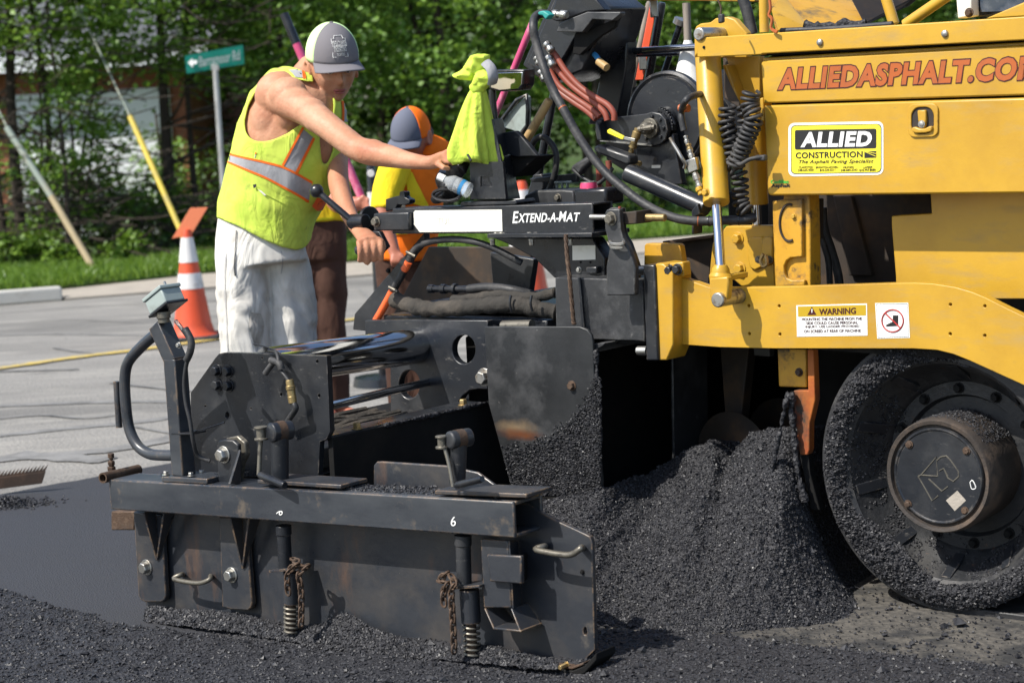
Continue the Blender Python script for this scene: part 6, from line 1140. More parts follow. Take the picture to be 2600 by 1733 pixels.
sew('shirt_panel', 'B', [((1020, 1050), (1130, 975)), ((1020, 1120), (1150, 1100)), ((1020, 1200), (1180, 1200)), ((1030, 1330), (1200, 1330))], shirt, base2, 'yellow_cloth', man2, .012, 8, 8, 8.5)
sew('shirt_panel', 'B', [((1180, 975), (1225, 985)), ((1195, 1060), (1265, 1080)), ((1215, 1150), (1320, 1190))], shirt, base2, 'yellow_cloth', man2, .012, 8, 8, 8.5)
sew('shirt_tape', 'B', [((1095, 965), (1145, 968)), ((1130, 1030), (1172, 1030)), ((1140, 1100), (1180, 1110)), ((1150, 1170), (1190, 1180))], shirt, base2, 'white_print', man2, .018, 5, 8, 8.5)
sv = MB(); limb(sv, 'B', [(1130, 950, D2-.10, 92, .075), (1085, 1080, D2-.15, 86, .075), (1062, 1210, D2-.19, 78, .065)], fr=RT); build(MB().add([np.array(p)-base2 for p in sv.v], sv.f), 'sleeve', 'yellow_cloth', man2, 0, angle=180)
cap_parts(man2, base2, hc2, R2, .93, 'grey_blue_cloth', 'cap_orange', 'grey_blue_cloth'); facial(man2, base2, hc2, R2, sc=.95)
tr2 = MB()
for x in (1140, 1250):
    a = wd('B', x, 1430, D2+.1); tr2.tube([a, a*np.array([1, 1, 0])+np.array([0, 0, .5]), a*np.array([1, 1, 0])+np.array([0, 0, .10])], [.105, .085, .075], 16)
limb(tr2, 'B', [(1195, 1430, D2+.1, 158, .13), (1195, 1520, D2+.1, 155, .13)]); place(fuse(tr2, .012, 4), 'trousers', 'brown_cloth', man2, base2)

# ------------------------------------------------------------------ man in brown trousers with a pink-handled tool, mostly hidden
D3 = 10.2; f3 = wd('P', 735, 600, D3); base3 = np.array([f3[0], f3[1], 0]); man3 = empty('person', base3)
tag(man3, 'worker in dark brown trousers and yellow shirt holding a pink pole', 'person')
b3 = MB(); R3 = frame_of(R(20), R(25), 0); hc3 = wd('P', 690, 245, D3); head_shape(b3, hc3, R3)
limb(b3, 'P', [(728, 540, D3, 68, .12), (720, 450, D3, 75, .13), (705, 380, D3, 80, .13), (695, 325, D3, 72, .11), (690, 300, D3, 35, .07)], fr=RT); b3.tube([wd('P', 690, 315, D3), wd('P', 690, 270, D3)], [.06, .055], 14)
limb(b3, 'P', [(748, 345, D3-.05, 26, .05), (755, 420, D3-.12, 24, .045), (770, 465, D3-.2, 22, .04), (805, 470, D3-.3, 20, .036), (832, 466, D3-.32, 15, .03)], fr=UP)
for i in range(4): b3.tube([wd('P', 832, 457+i*7, D3-.33), wd('P', 846, 456+i*7, D3-.36), wd('P', 842, 460+i*7, D3-.30)], [.0105, .0095, .008], 8)
b3.tube([wd('P', 828, 455, D3-.34), wd('P', 838, 448, D3-.35)], [.012, .009], 8)
for x in (705, 752):
    a = wd('P', x, 640, D3); b3.tube([a, a*np.array([1, 1, 0])+np.array([0, 0, .08])], [.06, .045], 12); b3.tube([a*np.array([1, 1, 0])+np.array([0, .03, .06]), a*np.array([1, 1, 0])+np.array([.10, -.12, .045])], [.045, .035], 12)
place(fuse(b3, .009, 4), 'body', 'skin_red', man3, base3)
shell('shirt', 'P', [(726, 512, D3, 68, .125), (722, 450, D3, 74, .13), (705, 380, D3, 80, .135), (696, 330, D3, 70, .11), (692, 305, D3, 42, .075)], [], 'yellow_cloth', man3, base3, .012, 48, 10, .006)
sew('shirt_trim', 'P', [((660, 512), (660, 522)), ((720, 512), (720, 520)), ((780, 508), (780, 516))], man3.children[1], base3, 'teal', man3, .01, 3, 6, 10.1)
tr3 = MB(); limb(tr3, 'P', [(728, 508, D3, 66, .13), (730, 560, D3, 68, .135), (732, 600, D3, 66, .12)], fr=RT)
for x in (705, 752):
    a = wd('P', x, 560, D3); b = wd('P', x+6, 780, D3); tr3.tube(smooth_path([a, a*.5+b*.5, b, b*np.array([1, 1, 0])+np.array([0, 0, .10])], 5), [.095]*6+[.085]*10, 18)
me = fuse(tr3, .010, 4); co = np.empty(len(me.vertices)*3); me.vertices.foreach_get('co', co); co = co.reshape(-1, 3); co += np.array([mnoise.noise_vector(Vector((p[0]*12, p[1]*12, p[2]*7))) for p in co])*.013; me.vertices.foreach_set('co', co.ravel()); place(me, 'trousers', 'brown_cloth', man3, base3)
cap_parts(man3, base3, hc3, R3, 1.0, 'grey_cloth', 'grey_cloth', 'grey_cloth')
# ================================================================== things lying about, cones, sign, tools
M['cone'] = mat('cone_orange', (.62, .075, .022), .5, layers=[((.42, .06, .025), 8, .5, .75, None, None), ((.2, .1, .07), 30, .66, .78, None, None)])
M['cone_white'] = mat('reflective_collar', (.66, .64, .62), .4, layers=[((.40, .36, .33), 14, .5, .75, None, None)])
M['tag_orange'] = mat('faded_orange_plate', (.62, .17, .07), .6)
def cone(loc, h, label, tagp=False):
    c = empty('traffic_cone', loc); tag(c, label, 'cone'); s = h/.71
    build(MB().prism([(-.18*s, -.18*s, 0), (.18*s, -.18*s, 0), (.18*s, .18*s, 0), (-.18*s, .18*s, 0)], (0, 0, .03*s)), 'base', 'rubber', c, .01)
    R_ = lambda z: (.135-(.135-.028)*z/.71)*s if z > .05 else .135*s+.03*s*(1-z/.05)
    build(MB().lathe([(.03*s, .165*s)]+[(z*s, R_(z)) for z in (.05, .1, .2, .3, .4, .5, .6, .69)]+[(.71*s, .024*s)], (0, 0, 0), (0, 0, 1), 28), 'body', 'cone', c, 0)
    for z0, z1 in ((.33, .43), (.50, .66)): build(MB().lathe([(z0*s, R_(z0)+.001), (z0*s+.0005, R_(z0)+.004), (z1*s-.0005, R_(z1)+.004), (z1*s, R_(z1)+.001)], (0, 0, 0), (0, 0, 1), 28, False), 'collar', 'cone_white', c, 0)
    if tagp:
        a, b_, d, e = [wd('P', *p, loc[1])-np.array(loc) for p in ((395, 548), (437, 478), (477, 476), (440, 538))]
        build(MB().prism([a, b_, d, e], (0, .02, 0)), 'flag_plate', 'tag_orange', c, .002)
    return c
cl_ = gz('P', 446, 778); cone((cl_[0], cl_[1], .0), .80, 'faded orange traffic cone with white collars and a flag plate on top', True)
c2_ = gz('P', 1212, 700); cone((c2_[0], c2_[1], .0), .98, 'taller traffic cone standing behind the screed, partly hidden by hoses')
# marker post
dp = wd('M', 375, 560, 11.5); pz = dp[2]; mk = empty('marker_post', (dp[0], dp[1], 0)); tag(mk, 'black and white marker post with round reflector behind the orange worker', 'post')
top = wd('M', 375, 270, 11.5)[2]; rp_ = m_px('M', 45, 11.5)
build(MB().lathe([(0, .18), (.05, .17), (.06, rp_), (top-.02, rp_), (top, rp_*.8)], (0, 0, 0), (0, 0, 1), 20), 'shaft', 'black_clean', mk, 0)
zb0, zb1 = wd('M', 375, 700, 11.5)[2], wd('M', 375, 535, 11.5)[2]; build(MB().lathe([(zb0, rp_+.001), (zb0, rp_+.004), (zb1, rp_+.004), (zb1, rp_+.001)], (0, 0, 0), (0, 0, 1), 20, False), 'white_band', 'cone_white', mk, 0)
zr = wd('M', 375, 350, 11.5)[2]; build(MB().lathe([(0, .001), (0, m_px('M', 38, 11.5)), (.012, m_px('M', 34, 11.5)), (.012, .001)], (0, -rp_-.001, zr), (0, -1, 0), 20), 'reflector', 'cone_white', mk, 0)
# street name sign
DS = 21.0; M['sign_green'] = mat('sign_green', (.0, .20, .13), .4, layers=[((.02, .30, .22), 3, .45, .7, None, None)]); M['galv'] = mat('galvanised_post', (.38, .38, .36), .5, .5, layers=[((.22, .21, .19), 14, .5, .75, (1, 1, .3), None)])
pa, pb = wd('A', 952, 300, DS), wd('A', 985, 800, DS); dirp = (pb-pa)/np.linalg.norm(pb-pa); pf = pa+dirp*(pa[2]-.04)/(-dirp[2]); sgn = empty('street_sign', pf); tag(sgn, 'green street name sign on a leaning grey steel post', 'sign')
build(MB().tube([pa-pf+np.array([0, 0, .0]), (0, 0, -.05)], m_px('A', 13, DS), 10), 'post', 'galv', sgn, 0)
cq = [wd('A', *p) for p in ((817, 248, DS-.1), (1074, 199, DS+.15), (1080, 283, DS+.15), (826, 326, DS-.1))]
pln = build(MB().prism([p-pf for p in cq], (0, .012, 0)), 'name_plate', 'sign_green', sgn, 0)
def sgn_text(body, a, b, c):
    me = text_mesh(body, 1., .02); co = np.array([v.co[:] for v in me.vertices]); lo, hi = co.min(0), co.max(0); t = (co-lo)/(hi-lo+1e-9); A, B, C_ = [wd('A', *p)-pf-np.array([0, .012, 0]) for p in (a, b, c)]
    P = A+(B-A)*t[:, :1]+(C_-A)*t[:, 1:2]; me.vertices.foreach_set('co', P.ravel()); me.update(); fix_normals(me); me.name = 'lettering'; mesh_obj('lettering', me, 'white_print', sgn)
sgn_text('Barramoor Rd', (882, 298, DS-.05), (1062, 266, DS+.14), (880, 252, DS-.05))
ar = [wd('A', x, y, DS-.08)-pf-np.array([0, .014, 0]) for x, y in ((832, 278), (852, 258), (852, 270), (872, 266), (873, 282), (853, 286), (854, 300))]; build(MB().prism(ar, (0, .002, 0)), 'arrow', 'white_print', sgn, 0)
build(MB().box((wd('A', 952, 300, DS)-pf)-np.array([.04, .03, .03]), (wd('A', 952, 300, DS)-pf)+np.array([.04, .03, .03])), 'clamp', 'galv', sgn, .004)
nbx = wd('A', 965, 875, 20.2)
# guy wires with guards
M['guard_yellow'] = mat('yellow_guy_guard', (.66, .50, .07), .5, layers=[((.40, .33, .15), 6, .5, .75, None, None)]); M['guard_grey'] = mat('weathered_guy_guard', (.24, .28, .24), .7, layers=[((.36, .30, .2), 4, .5, .75, None, None)]); M['guard_tan'] = mat('tan_guy_guard', (.42, .33, .19), .7, layers=[((.25, .2, .13), 9, .5, .75, None, None)])
def guy(ft, mid, top, m1, m2, label, r):
    f = gz('A', *ft, .05); w_ = empty('guy_wire', f); tag(w_, label, 'guy wire'); d0 = f[1]
    A = wd('A', *mid, d0+.5)-f; B = wd('A', *top, d0+1.0)-f; far = B+(B-A)*3
    if m2: C_ = A*.52; build(MB().tube([(0, 0, -.1), C_], r*1.05, 10), 'guard_lower', m2, w_, 0); build(MB().tube([C_, A], r, 10), 'guard', m1, w_, 0)
    else: build(MB().tube([(0, 0, -.1), A], r, 10), 'guard', m1, w_, 0)
    build(MB().tube([A*.98, B, far], .011, 6), 'cable', 'guard_grey', w_, 0)
guy((885, 1178), (575, 515), (455, 260), 'guard_yellow', None, 'yellow plastic guard on a guy wire slanting out of the verge', .032)
guy((445, 1205), (30, 565), (0, 500), 'guard_grey', 'guard_tan', 'weathered grey guard with tan foot on a guy wire before the bushes', .036)
# lute lying at the mat's edge and a dab of asphalt below it
M['rustwood'] = mat('rusty_lute', (.045, .028, .019), .75, layers=[((.09, .05, .03), 20, .5, .7, None, None)])
la, lb = gz('K', -160, 760, .03), gz('K', 180, 715, .05); lu = empty('asphalt_lute', la); tag(lu, 'rusty toothed asphalt lute lying at the edge of the fresh mat', 'lute')
ld = (lb-la)/np.linalg.norm(lb-la); L_ = np.linalg.norm(lb-la); up_ = np.array([0, 0, 1.]); nrm_ = np.cross(ld, up_)
build(MB().prism([np.array([0, 0, 0.]), ld*L_, ld*(L_+.02)+up_*.05, up_*.05], nrm_*.012), 'blade', 'rustwood', lu, .002)
for i in range(22):
    p = ld*L_*(i+.5)/22+up_*.045; build(MB().prism([p, p+ld*.022, p+ld*.040+up_*.034], nrm_*.01), 'tooth', 'rustwood', lu, .001)
build(MB().tube([up_*.03+ld*L_*.1, up_*.5+ld*L_*.1-np.array([1.2, -.5, 0])], .014, 10), 'handle', 'pink', lu, 0)
n = 900; cc_ = gz('K', 15, 810, .014); dx = rng.normal(0, 1, (n, 2))*np.array([.09, .055]); hz = .04*np.exp(-(dx[:, 0]/.1)**2-(dx[:, 1]/.07)**2)
tag(chips('asphalt_dab', np.stack([cc_[0]+dx[:, 0], cc_[1]+dx[:, 1], .016+hz*rng.random(n)], -1), rng.uniform(.003, .008, n), 'chip'), 'small dab of loose asphalt on the mat below the lute', 'asphalt', kind='stuff')

# lime vest knotted over the pedestal lamp stem
vd = lambda x, y, dd=0: W(q('C', x, y, 5.0+dd)); bh = vd(460, 690); hv = empty('hanging_vest', bh); tag(hv, 'bright lime safety vest knotted over the control pedestal', 'vest')
def folds(pts, name, m, amp, nf, seg=72, n=10, ph=0):
    C = [vd(x, y, d) for x, y, d, *_ in pts]; P = smooth_path(C, n); idx = np.linspace(0, len(C)-1, len(P)); rx = np.interp(idx, range(len(C)), [rr('C', p[0], p[1], p[3], 5.) for p in pts]); ry = np.interp(idx, range(len(C)), [p[4] for p in pts]); mb = MB(); rs = []
    for i, p in enumerate(P):
        t = idx[i]/(len(C)-1); ring = []
        for k in range(seg):
            w = 2*math.pi*k/seg; f = 1+amp*(.35+t)*(math.cos(nf*w+ph+1.5*t)+.5*math.cos((nf*2+1)*w+2*ph-3*t)); ring.append(p+RT*rx[i]*math.cos(w)*f+FW*ry[i]*math.sin(w)*f+UP*.008*t*math.sin(3*w+1))
        rs.append(ring)
    mb.rings(rs); return build(MB().add([np.array(p)-bh for p in mb.v], mb.f), name, m, hv, 0, angle=180)
folds([(478, 285, 0, 40, .03), (470, 340, 0, 62, .04), (462, 430, 0, 88, .05), (458, 530, 0, 112, .055), (458, 620, 0, 138, .06), (462, 680, 0, 140, .062), (468, 702, 0, 120, .055)], 'skirt', 'lime_clean', .15, 5)
kb_ = MB()
for x, y, rx_, ry_, rz_ in ((470, 150, 62, .032, 48), (425, 195, 70, .03, 40), (510, 230, 62, .034, 50), (480, 275, 46, .03, 30), (375, 205, 42, .018, 26), (490, 110, 55, .028, 36)): ell(kb_, vd(x, y, -.01), (rr('C', x, y, rx_, 5.), ry_, rr('C', x, y, rz_, 5.)), 18, 12)
me = fuse(kb_, .004, 3); co = np.empty(len(me.vertices)*3); me.vertices.foreach_get('co', co); co = co.reshape(-1, 3); co += np.array([mnoise.noise_vector(Vector(p*38)) for p in co])*.011; me.vertices.foreach_set('co', co.ravel()); place(me, 'knot', 'lime_clean', hv, bh)
tb = MB(); tb.tube(smooth_path([vd(520, 130, -.04), vd(552, 165, -.04), vd(565, 215, -.035), vd(560, 250, -.02)], 5), [(.018, .008)]*16, 12, fr=RT); build(MB().add([np.array(p)-bh for p in tb.v], tb.f), 'tape', 'tape', hv, 0)
tb = MB(); tb.tube([vd(420, 655, -.065), vd(440, 690, -.068)], [.004, .004], 8); build(MB().add([np.array(p)-bh for p in tb.v], tb.f), 'snap_button', 'black_print', hv, 0)
# water bottle lying on the bar
M['pet'] = newmat('clear_plastic')[0]; _b = M['pet'].node_tree.nodes['Principled BSDF']; _b.inputs['Alpha'].default_value = .24; _b.inputs['Roughness'].default_value = .06; _b.inputs['IOR'].default_value = 1.2; _b.inputs['Base Color'].default_value = (.93, .96, .98, 1)
ba, bb_ = W(q('C', 285, 793, 4.94)), W(q('C', 432, 862, 4.97)); btl = empty('water_bottle', bb_); tag(btl, 'clear plastic water bottle with white cap lying beside the pedestal', 'bottle'); bax = bb_-ba; Lb = np.linalg.norm(bax); rb = rr('C', 360, 830, 46, 4.95)
pf_ = [(0, rb*.38), (Lb*.06, rb*.4), (Lb*.12, rb*.55), (Lb*.3, rb*.95), (Lb*.42, rb), (Lb*.46, rb*.94), (Lb*.5, rb), (Lb*.62, rb), (Lb*.64, rb*.95), (Lb*.82, rb*.97), (Lb*.95, rb), (Lb, rb*.85)]
bo = build(MB().lathe(pf_, ba-bb_, bax, 28), 'shell', 'pet', btl, 0); build(MB().lathe([(-.022, rb*.40), (-.022, rb*.46), (.004, rb*.48), (.004, rb*.4)], ba-bb_, bax, 18), 'cap', 'white_print', btl, .001); build(MB().lathe([(Lb*.66, rb*1.01), (Lb*.66, rb*1.025), (Lb*.78, rb*1.0), (Lb*.78, rb*.99)], ba-bb_, bax, 24, False), 'label', 'blue_print', btl, 0)
# black leather gloves / rag heap under the bottle
gl = MB(); gb_ = W(q('C', 300, 930, 4.99))
for x, y, rx_, ry_, rz_ in ((300, 885, 85, .05, 42), (350, 760, 50, .035, 55), (290, 800, 60, .04, 60), (330, 840, 70, .045, 50), (395, 720, 40, .03, 40), (260, 900, 50, .04, 30)): ell(gl, W(q('C', x, y, 5.01)), (rr('C', x, y, rx_, 5.), ry_, rr('C', x, y, rz_, 5.)), 18, 12)
me = fuse(gl, .006, 4); co = np.empty(len(me.vertices)*3); me.vertices.foreach_get('co', co); co = co.reshape(-1, 3); co += np.array([mnoise.noise_vector(Vector(p*26)) for p in co])*.012; me.vertices.foreach_set('co', co.ravel())
M['leather'] = mat('black_leather', (.012, .011, .011), .42, bump=(60, .4)); gv = empty('work_bag', gb_); tag(gv, 'crumpled black leather work bag on the end of the screed bar', 'bag'); place(me, 'bag_body', 'leather', gv, gb_)
gr_ = [W(q('C', 300+78*math.cos(w), 885+34*math.sin(w), 4.955)) - gb_ for w in np.linspace(0, 6.28, 24)[:-1]]; build(MB().tube(gr_, .006, 8, closed=True), 'bag_rim', 'leather', gv, 0)
# pink drink can in the holder
cc = W(q('Q', 765, 500, 5.10)); cn = empty('drink_can', cc); tag(cn, 'pink drink can sitting in the black cup holder', 'can'); rc = rr('Q', 765, 500, 88, 5.1); M['canpink'] = mat('pink_can', (.75, .07, .18), .3, .3)
build(MB().lathe([(-.06, rc*.9), (-.05, rc), (.008, rc), (.018, rc*.9)], (0, 0, 0), (0, 0, 1), 28), 'can_body', 'canpink', cn, 0); build(MB().lathe([(.018, rc*.9), (.021, rc*.9), (.021, rc*.82), (.015, rc*.8), (.015, .002)], (0, 0, 0), (0, 0, 1), 28), 'can_top', 'steel', cn, 0)
# tools stood in the machine
def tool(name, label, cat, k, a, b, v, w, m, extra=None, grp=None):
    A, B = W(q(k, *a, v)), W(q(k, *b, v)); t = empty(name, B); tag(t, label, cat); build(MB().tube([A-B, (A-B)*.97, (A-B)*.03, (0, 0, 0)], [rr(k, *a, w, v)*.8, rr(k, *a, w, v), rr(k, *a, w, v), rr(k, *a, w, v)], 12), 'shaft', m, t, 0)
    if extra: extra(t, A-B)
    return t
tool('rake', 'long pink painted rake handle leaning up beside the control box', 'rake', 'C', (800, -120), (560, 470), 5.35, 20, 'pink', lambda t, a: build(MB().box((-.05, -.02, -.03), (.05, .02, 0)), 'head', 'black_clean', t, .004))
tool('sledge_hammer', 'short pale wooden hammer handle leaning behind the pedestal', 'hammer', 'C', (885, 345), (690, 680), 5.22, 26, 'wood', lambda t, a: build(MB().cyl((-.05, 0, -.02), (.05, 0, -.02), .03, 10), 'hammer_head', 'black', t, .004))
tool('shovel', 'weathered grey wooden shovel handle standing behind the hose reel', 'shovel', 'L', (1098, 15), (955, 690), 5.75, 28, 'grey_wood', lambda t, a: build(MB().prism([(-.1, 0, 0), (.1, 0, 0), (.1, .01, -.25), (0, .02, -.32), (-.1, .01, -.25)], (0, .006, 0)), 'blade', 'black', t, .002))
tool('pry_bar', 'black steel bar standing beside the orange spirit level', 'pry bar', 'L', (1195, 20), (1085, 640), 5.8, 34, 'black_clean', lambda t, a: build(MB().cyl((0, 0, -.06), (0, 0, 0), .03, 8), 'tip', 'black', t))
tool('pipe_stub', 'short dark blue pipe standing behind the hand rail', 'pipe', 'L', (1342, 190), (1190, 640), 5.85, 26, 'black_clean', lambda t, a: build(MB().lathe([(0, .02), (.0, .028), (.02, .028), (.02, .018)], a*.985, a, 12), 'rim', 'steel', t))
lv_a = [W(q('L', *p, 5.7)) for p in ((1108, 10), (1160, 10), (1045, 640), (985, 640))]; lb0 = (lv_a[2]+lv_a[3])/2; slv = empty('spirit_level', lb0); tag(slv, 'orange red spirit level standing between the shovel and black bar', 'spirit level')
build(MB().prism([p-lb0 for p in lv_a], (0, .03, 0)), 'frame', 'cone', slv, .003)
for x, y in ((1130, 70), (1042, 490)): vc = W(q('L', x, y, 5.695))-lb0; build(MB().box(vc-np.array([.014, .004, .03]), vc+np.array([.014, .004, .03])), 'vial', 'steel', slv, .004)
bsh = W(q('L', 1410, 560, 5.55)); brm = empty('broom', bsh); tag(brm, 'white bristle broom head showing behind the yellow cylinder', 'broom'); build(MB().tube([(0, 0, .10), (0, 0, .05), (0, 0, -.06)], [.012, .03, .06], 20), 'bristles', 'white', brm, 0); build(MB().cyl((0, 0, .09), (0, 0, .22), .013, 10), 'handle', 'grey_wood', brm, 0)
# pink pole held by the man behind
ppA, ppB = wd('P', 652, 32, D3-.3), wd('P', 838, 472, D3-.32); ddv = (ppB-ppA)/np.linalg.norm(ppB-ppA); ppF = ppB+ddv*((ppB[2]-.03)/(-ddv[2])); lt_ = empty('asphalt_rake', ppF); tag(lt_, 'pink rake pole with dark grip held upright by the man behind', 'rake')
build(MB().tube([ppA-ppF+ddv*.16, (0, 0, 0)], .021, 12), 'pole', 'pink', lt_, 0); build(MB().tube([ppA-ppF, ppA-ppF+ddv*.16], .0225, 12), 'grip', 'black_clean', lt_, 0); build(MB().box((-.4, -.02, -.03), (.4, .02, .05)), 'rake_head', 'steel', lt_, .004)
ob = W(q('B', 690, 1145, 4.90))
sew('radio_pouch', 'B', [((635, 1160), (665, 1110)), ((660, 1182), (712, 1120)), ((690, 1180), (700, 1160))], vest, base1, 'orange_sleeve', man, .02)
# ================================================================== house, trees, shrubs, grass
M['brick'] = mat('red_brick', (.26, .105, .06), .9, layers=[((.16, .06, .04), 9, .45, .7, None, None)], spec=.2); M['roof'] = mat('grey_shingle', (.12, .125, .14), .9, layers=[((.12, .12, .13), 7, .45, .7, None, None)], spec=.2); M['siding'] = mat('white_siding', (.72, .74, .76), .6); M['winglass'] = mat('window_glass', (.05, .06, .08), .08); M['blueroof'] = mat('pale_wall', (.42, .46, .52), .8)
hb = np.array([-6.9, 28.6, 0.]); house = empty('house', hb, R(-6)); tag(house, 'low brick house with white doors behind the bushes', 'house')
build(MB().box((-7, 0, 0), (2.6, 7, 2.5)), 'wall', 'brick', house, .01)
for x, w in ((-5.6, 1.5), (-3.4, 1.0), (-1.0, 1.3), (1.15, 2.3)):
    d_ = build(MB().box((x-w/2, -.06, .05), (x+w/2, -.003, 2.1)), 'door', 'siding', house, .01); [build(MB().box((x-w/2+.08, -.075, .2+.46*i), (x+w/2-.08, -.061, .58+.46*i)), 'panel', 'siding', d_, .01) for i in range(4)]
for x in (-6.6, -2.3): w_ = build(MB().box((x-.35, -.05, 1.0), (x+.35, -.003, 2.0)), 'window', 'siding', house, .01); build(MB().box((x-.28, -.06, 1.07), (x+.28, -.051, 1.93)), 'pane', 'winglass', w_)
rf = build(MB().add([(-7.4, -.5, 2.45), (3.0, -.5, 2.45), (3.0, 3.5, 4.2), (-7.4, 3.5, 4.2), (-7.4, 7.5, 2.45), (3.0, 7.5, 2.45), (-7.4, -.5, 2.6), (3.0, -.5, 2.6), (3.0, 3.5, 4.35), (-7.4, 3.5, 4.35), (-7.4, 7.5, 2.6), (3.0, 7.5, 2.6)], [(0,1,2,3), (3,2,5,4), (6,9,8,7), (9,10,11,8), (0,6,7,1), (4,5,11,10), (0,3,9,6), (3,4,10,9), (1,7,8,2), (2,8,11,5)]), 'roof', 'roof', house)
build(MB().box((-7.4, -.53, 2.40), (3.0, -.505, 2.62)), 'fascia', 'siding', house)
def leafmat(name, c1, c2, tr=.45):
    m = bpy.data.materials.new(name); m.use_nodes = True; nt = m.node_tree; nt.nodes.clear(); out = nd(nt, 'ShaderNodeOutputMaterial'); at = nd(nt, 'ShaderNodeAttribute', attribute_name='tone')
    cm = mix(nt, at.outputs['Fac'], c1, c2); d = nd(nt, 'ShaderNodeBsdfDiffuse'); t = nd(nt, 'ShaderNodeBsdfTranslucent'); g = nd(nt, 'ShaderNodeBsdfGlossy'); g.inputs['Roughness'].default_value = .45; g.inputs['Color'].default_value = (.6, .65, .6, 1)
    nt.links.new(cm, d.inputs[0]); t2 = mix(nt, .35, cm, (.18, .25, .01)); nt.links.new(t2, t.inputs[0])
    x = nd(nt, 'ShaderNodeMixShader'); x.inputs[0].default_value = tr; nt.links.new(d.outputs[0], x.inputs[1]); nt.links.new(t.outputs[0], x.inputs[2]); y = nd(nt, 'ShaderNodeMixShader'); y.inputs[0].default_value = .06; nt.links.new(x.outputs[0], y.inputs[1]); nt.links.new(g.outputs[0], y.inputs[2]); nt.links.new(y.outputs[0], out.inputs[0]); return m
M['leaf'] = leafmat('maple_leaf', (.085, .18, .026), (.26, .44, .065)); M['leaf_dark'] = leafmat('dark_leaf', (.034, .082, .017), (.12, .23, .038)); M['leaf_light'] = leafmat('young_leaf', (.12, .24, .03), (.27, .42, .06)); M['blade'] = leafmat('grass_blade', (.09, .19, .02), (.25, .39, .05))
M['bark'] = mat('dark_bark', (.045, .036, .028), .9, layers=[((.09, .075, .06), 6, .5, .7, (3, 3, .5), None)], bump=(12, .6, .03), spec=.15)
def leaves(name, C, size, m, parent, upb=.35):
    n = len(C); nr_ = rng.normal(0, 1, (n, 3)); nr_[:, 2] = np.abs(nr_[:, 2])+upb; nr_ -= np.array(LD)*.5; nr_ /= np.linalg.norm(nr_, axis=1)[:, None]
    t = rng.normal(0, 1, (n, 3)); t -= nr_*(t*nr_).sum(1)[:, None]; t /= np.linalg.norm(t, axis=1)[:, None]; b = np.cross(nr_, t); s_ = size*rng.uniform(.6, 1.35, (n, 1))
    v = np.stack([C-t*s_*.6, C+b*s_*.38+nr_*s_*.08, C+t*s_*.6, C-b*s_*.38+nr_*s_*.08], 1).reshape(-1, 3); f = np.arange(n*4).reshape(n, 4)
    me = bpy.data.meshes.new(name); me.from_pydata(v.tolist(), [], f.tolist()); a = me.attributes.new('tone', 'FLOAT', 'FACE'); a.data.foreach_set('value', rng.random(n).astype(np.float32)); me.materials.append(M[m]); o = bpy.data.objects.new(name, me); col.objects.link(o); o.parent = parent; return o
def clumpy(n, c, rad, ncl, spread, lowcut=None):
    cl = rng.normal(0, 1, (ncl, 3)); cl /= np.linalg.norm(cl, axis=1)[:, None]; cl *= (rng.random((ncl, 1))**.45); cl = cl*np.array(rad)+np.array(c); k = rng.integers(0, ncl, n)
    sp = spread*rng.uniform(.5, 1.4, (ncl, 1)); p = cl[k]+rng.normal(0, 1, (n, 3))*sp[k]*np.array([1, 1, .6]); 
    if lowcut is not None: p = p[p[:, 2] > lowcut]
    return p
def tree(x, y, h, c, rad, n, m, label, lean=0., tr=.09, ncl=70, size=.085, spread=.26, low=.3, group='trees behind the verge', stems=1):
    t = empty('tree', (x, y, 0)); tag(t, label, 'tree', group); g = random.Random(int(x*97+y*13)); mb = MB()
    for k in range(stems):
        ox, oy = (g.uniform(-.35, .35), g.uniform(-.3, .3)) if k else (0, 0); tp = np.array([lean*h+g.uniform(-.4, .4)*(k > 0), g.uniform(-.2, .2), h]); P = smooth_path([np.array([ox, oy, -.1]), np.array([ox, oy, 0])+tp*.35+np.array([g.uniform(-.12, .12), 0, 0]), tp*.7+np.array([ox+g.uniform(-.2, .2), oy, 0]), tp+np.array([ox, oy, 0])], 5); rr_ = tr*(1 if k == 0 else .6); mb.tube(P, list(np.linspace(rr_, rr_*.25, len(P))), 9)
        for j in range(9):
            i = g.randrange(3, len(P)-2); a = g.uniform(0, 6.28); L = g.uniform(.5, 1.1)*rad[0]*.9; e = P[i]+np.array([math.cos(a)*L, math.sin(a)*L*.7, L*g.uniform(-.1, .6)]); mid = (P[i]+e)/2+np.array([0, 0, g.uniform(-.1, .2)]); br = smooth_path([P[i], mid, e], 4); mb.tube(br, list(np.linspace(rr_*.35, .008, len(br))), 6)
            for _ in range(2): q2 = br[g.randrange(4, len(br))]; mb.tube([q2, q2+np.array([g.uniform(-.4, .4), g.uniform(-.3, .3), g.uniform(-.3, .4)])], [.012, .004], 5)
    build(mb, 'trunk', 'bark', t, 0, fix=False); leaves('crown', clumpy(n, c, rad, ncl, spread, low), size, m, t); return t
L1 = ['maple with bright sunlit leaves hanging over the verge, above the guy wires', 'slender maple with low leafy branches between the guy wire and sign', 'leafy maple right behind the green street sign', 'leafy maple rising behind the worker in the grey cap', 'dense maple behind the hanging lime vest', 'maple with sunlit upper leaves behind the control box', 'maple seen between the control box and hose reel', 'maple showing above the yellow top rail']
g0 = np.array([k0[0], k0[1]])
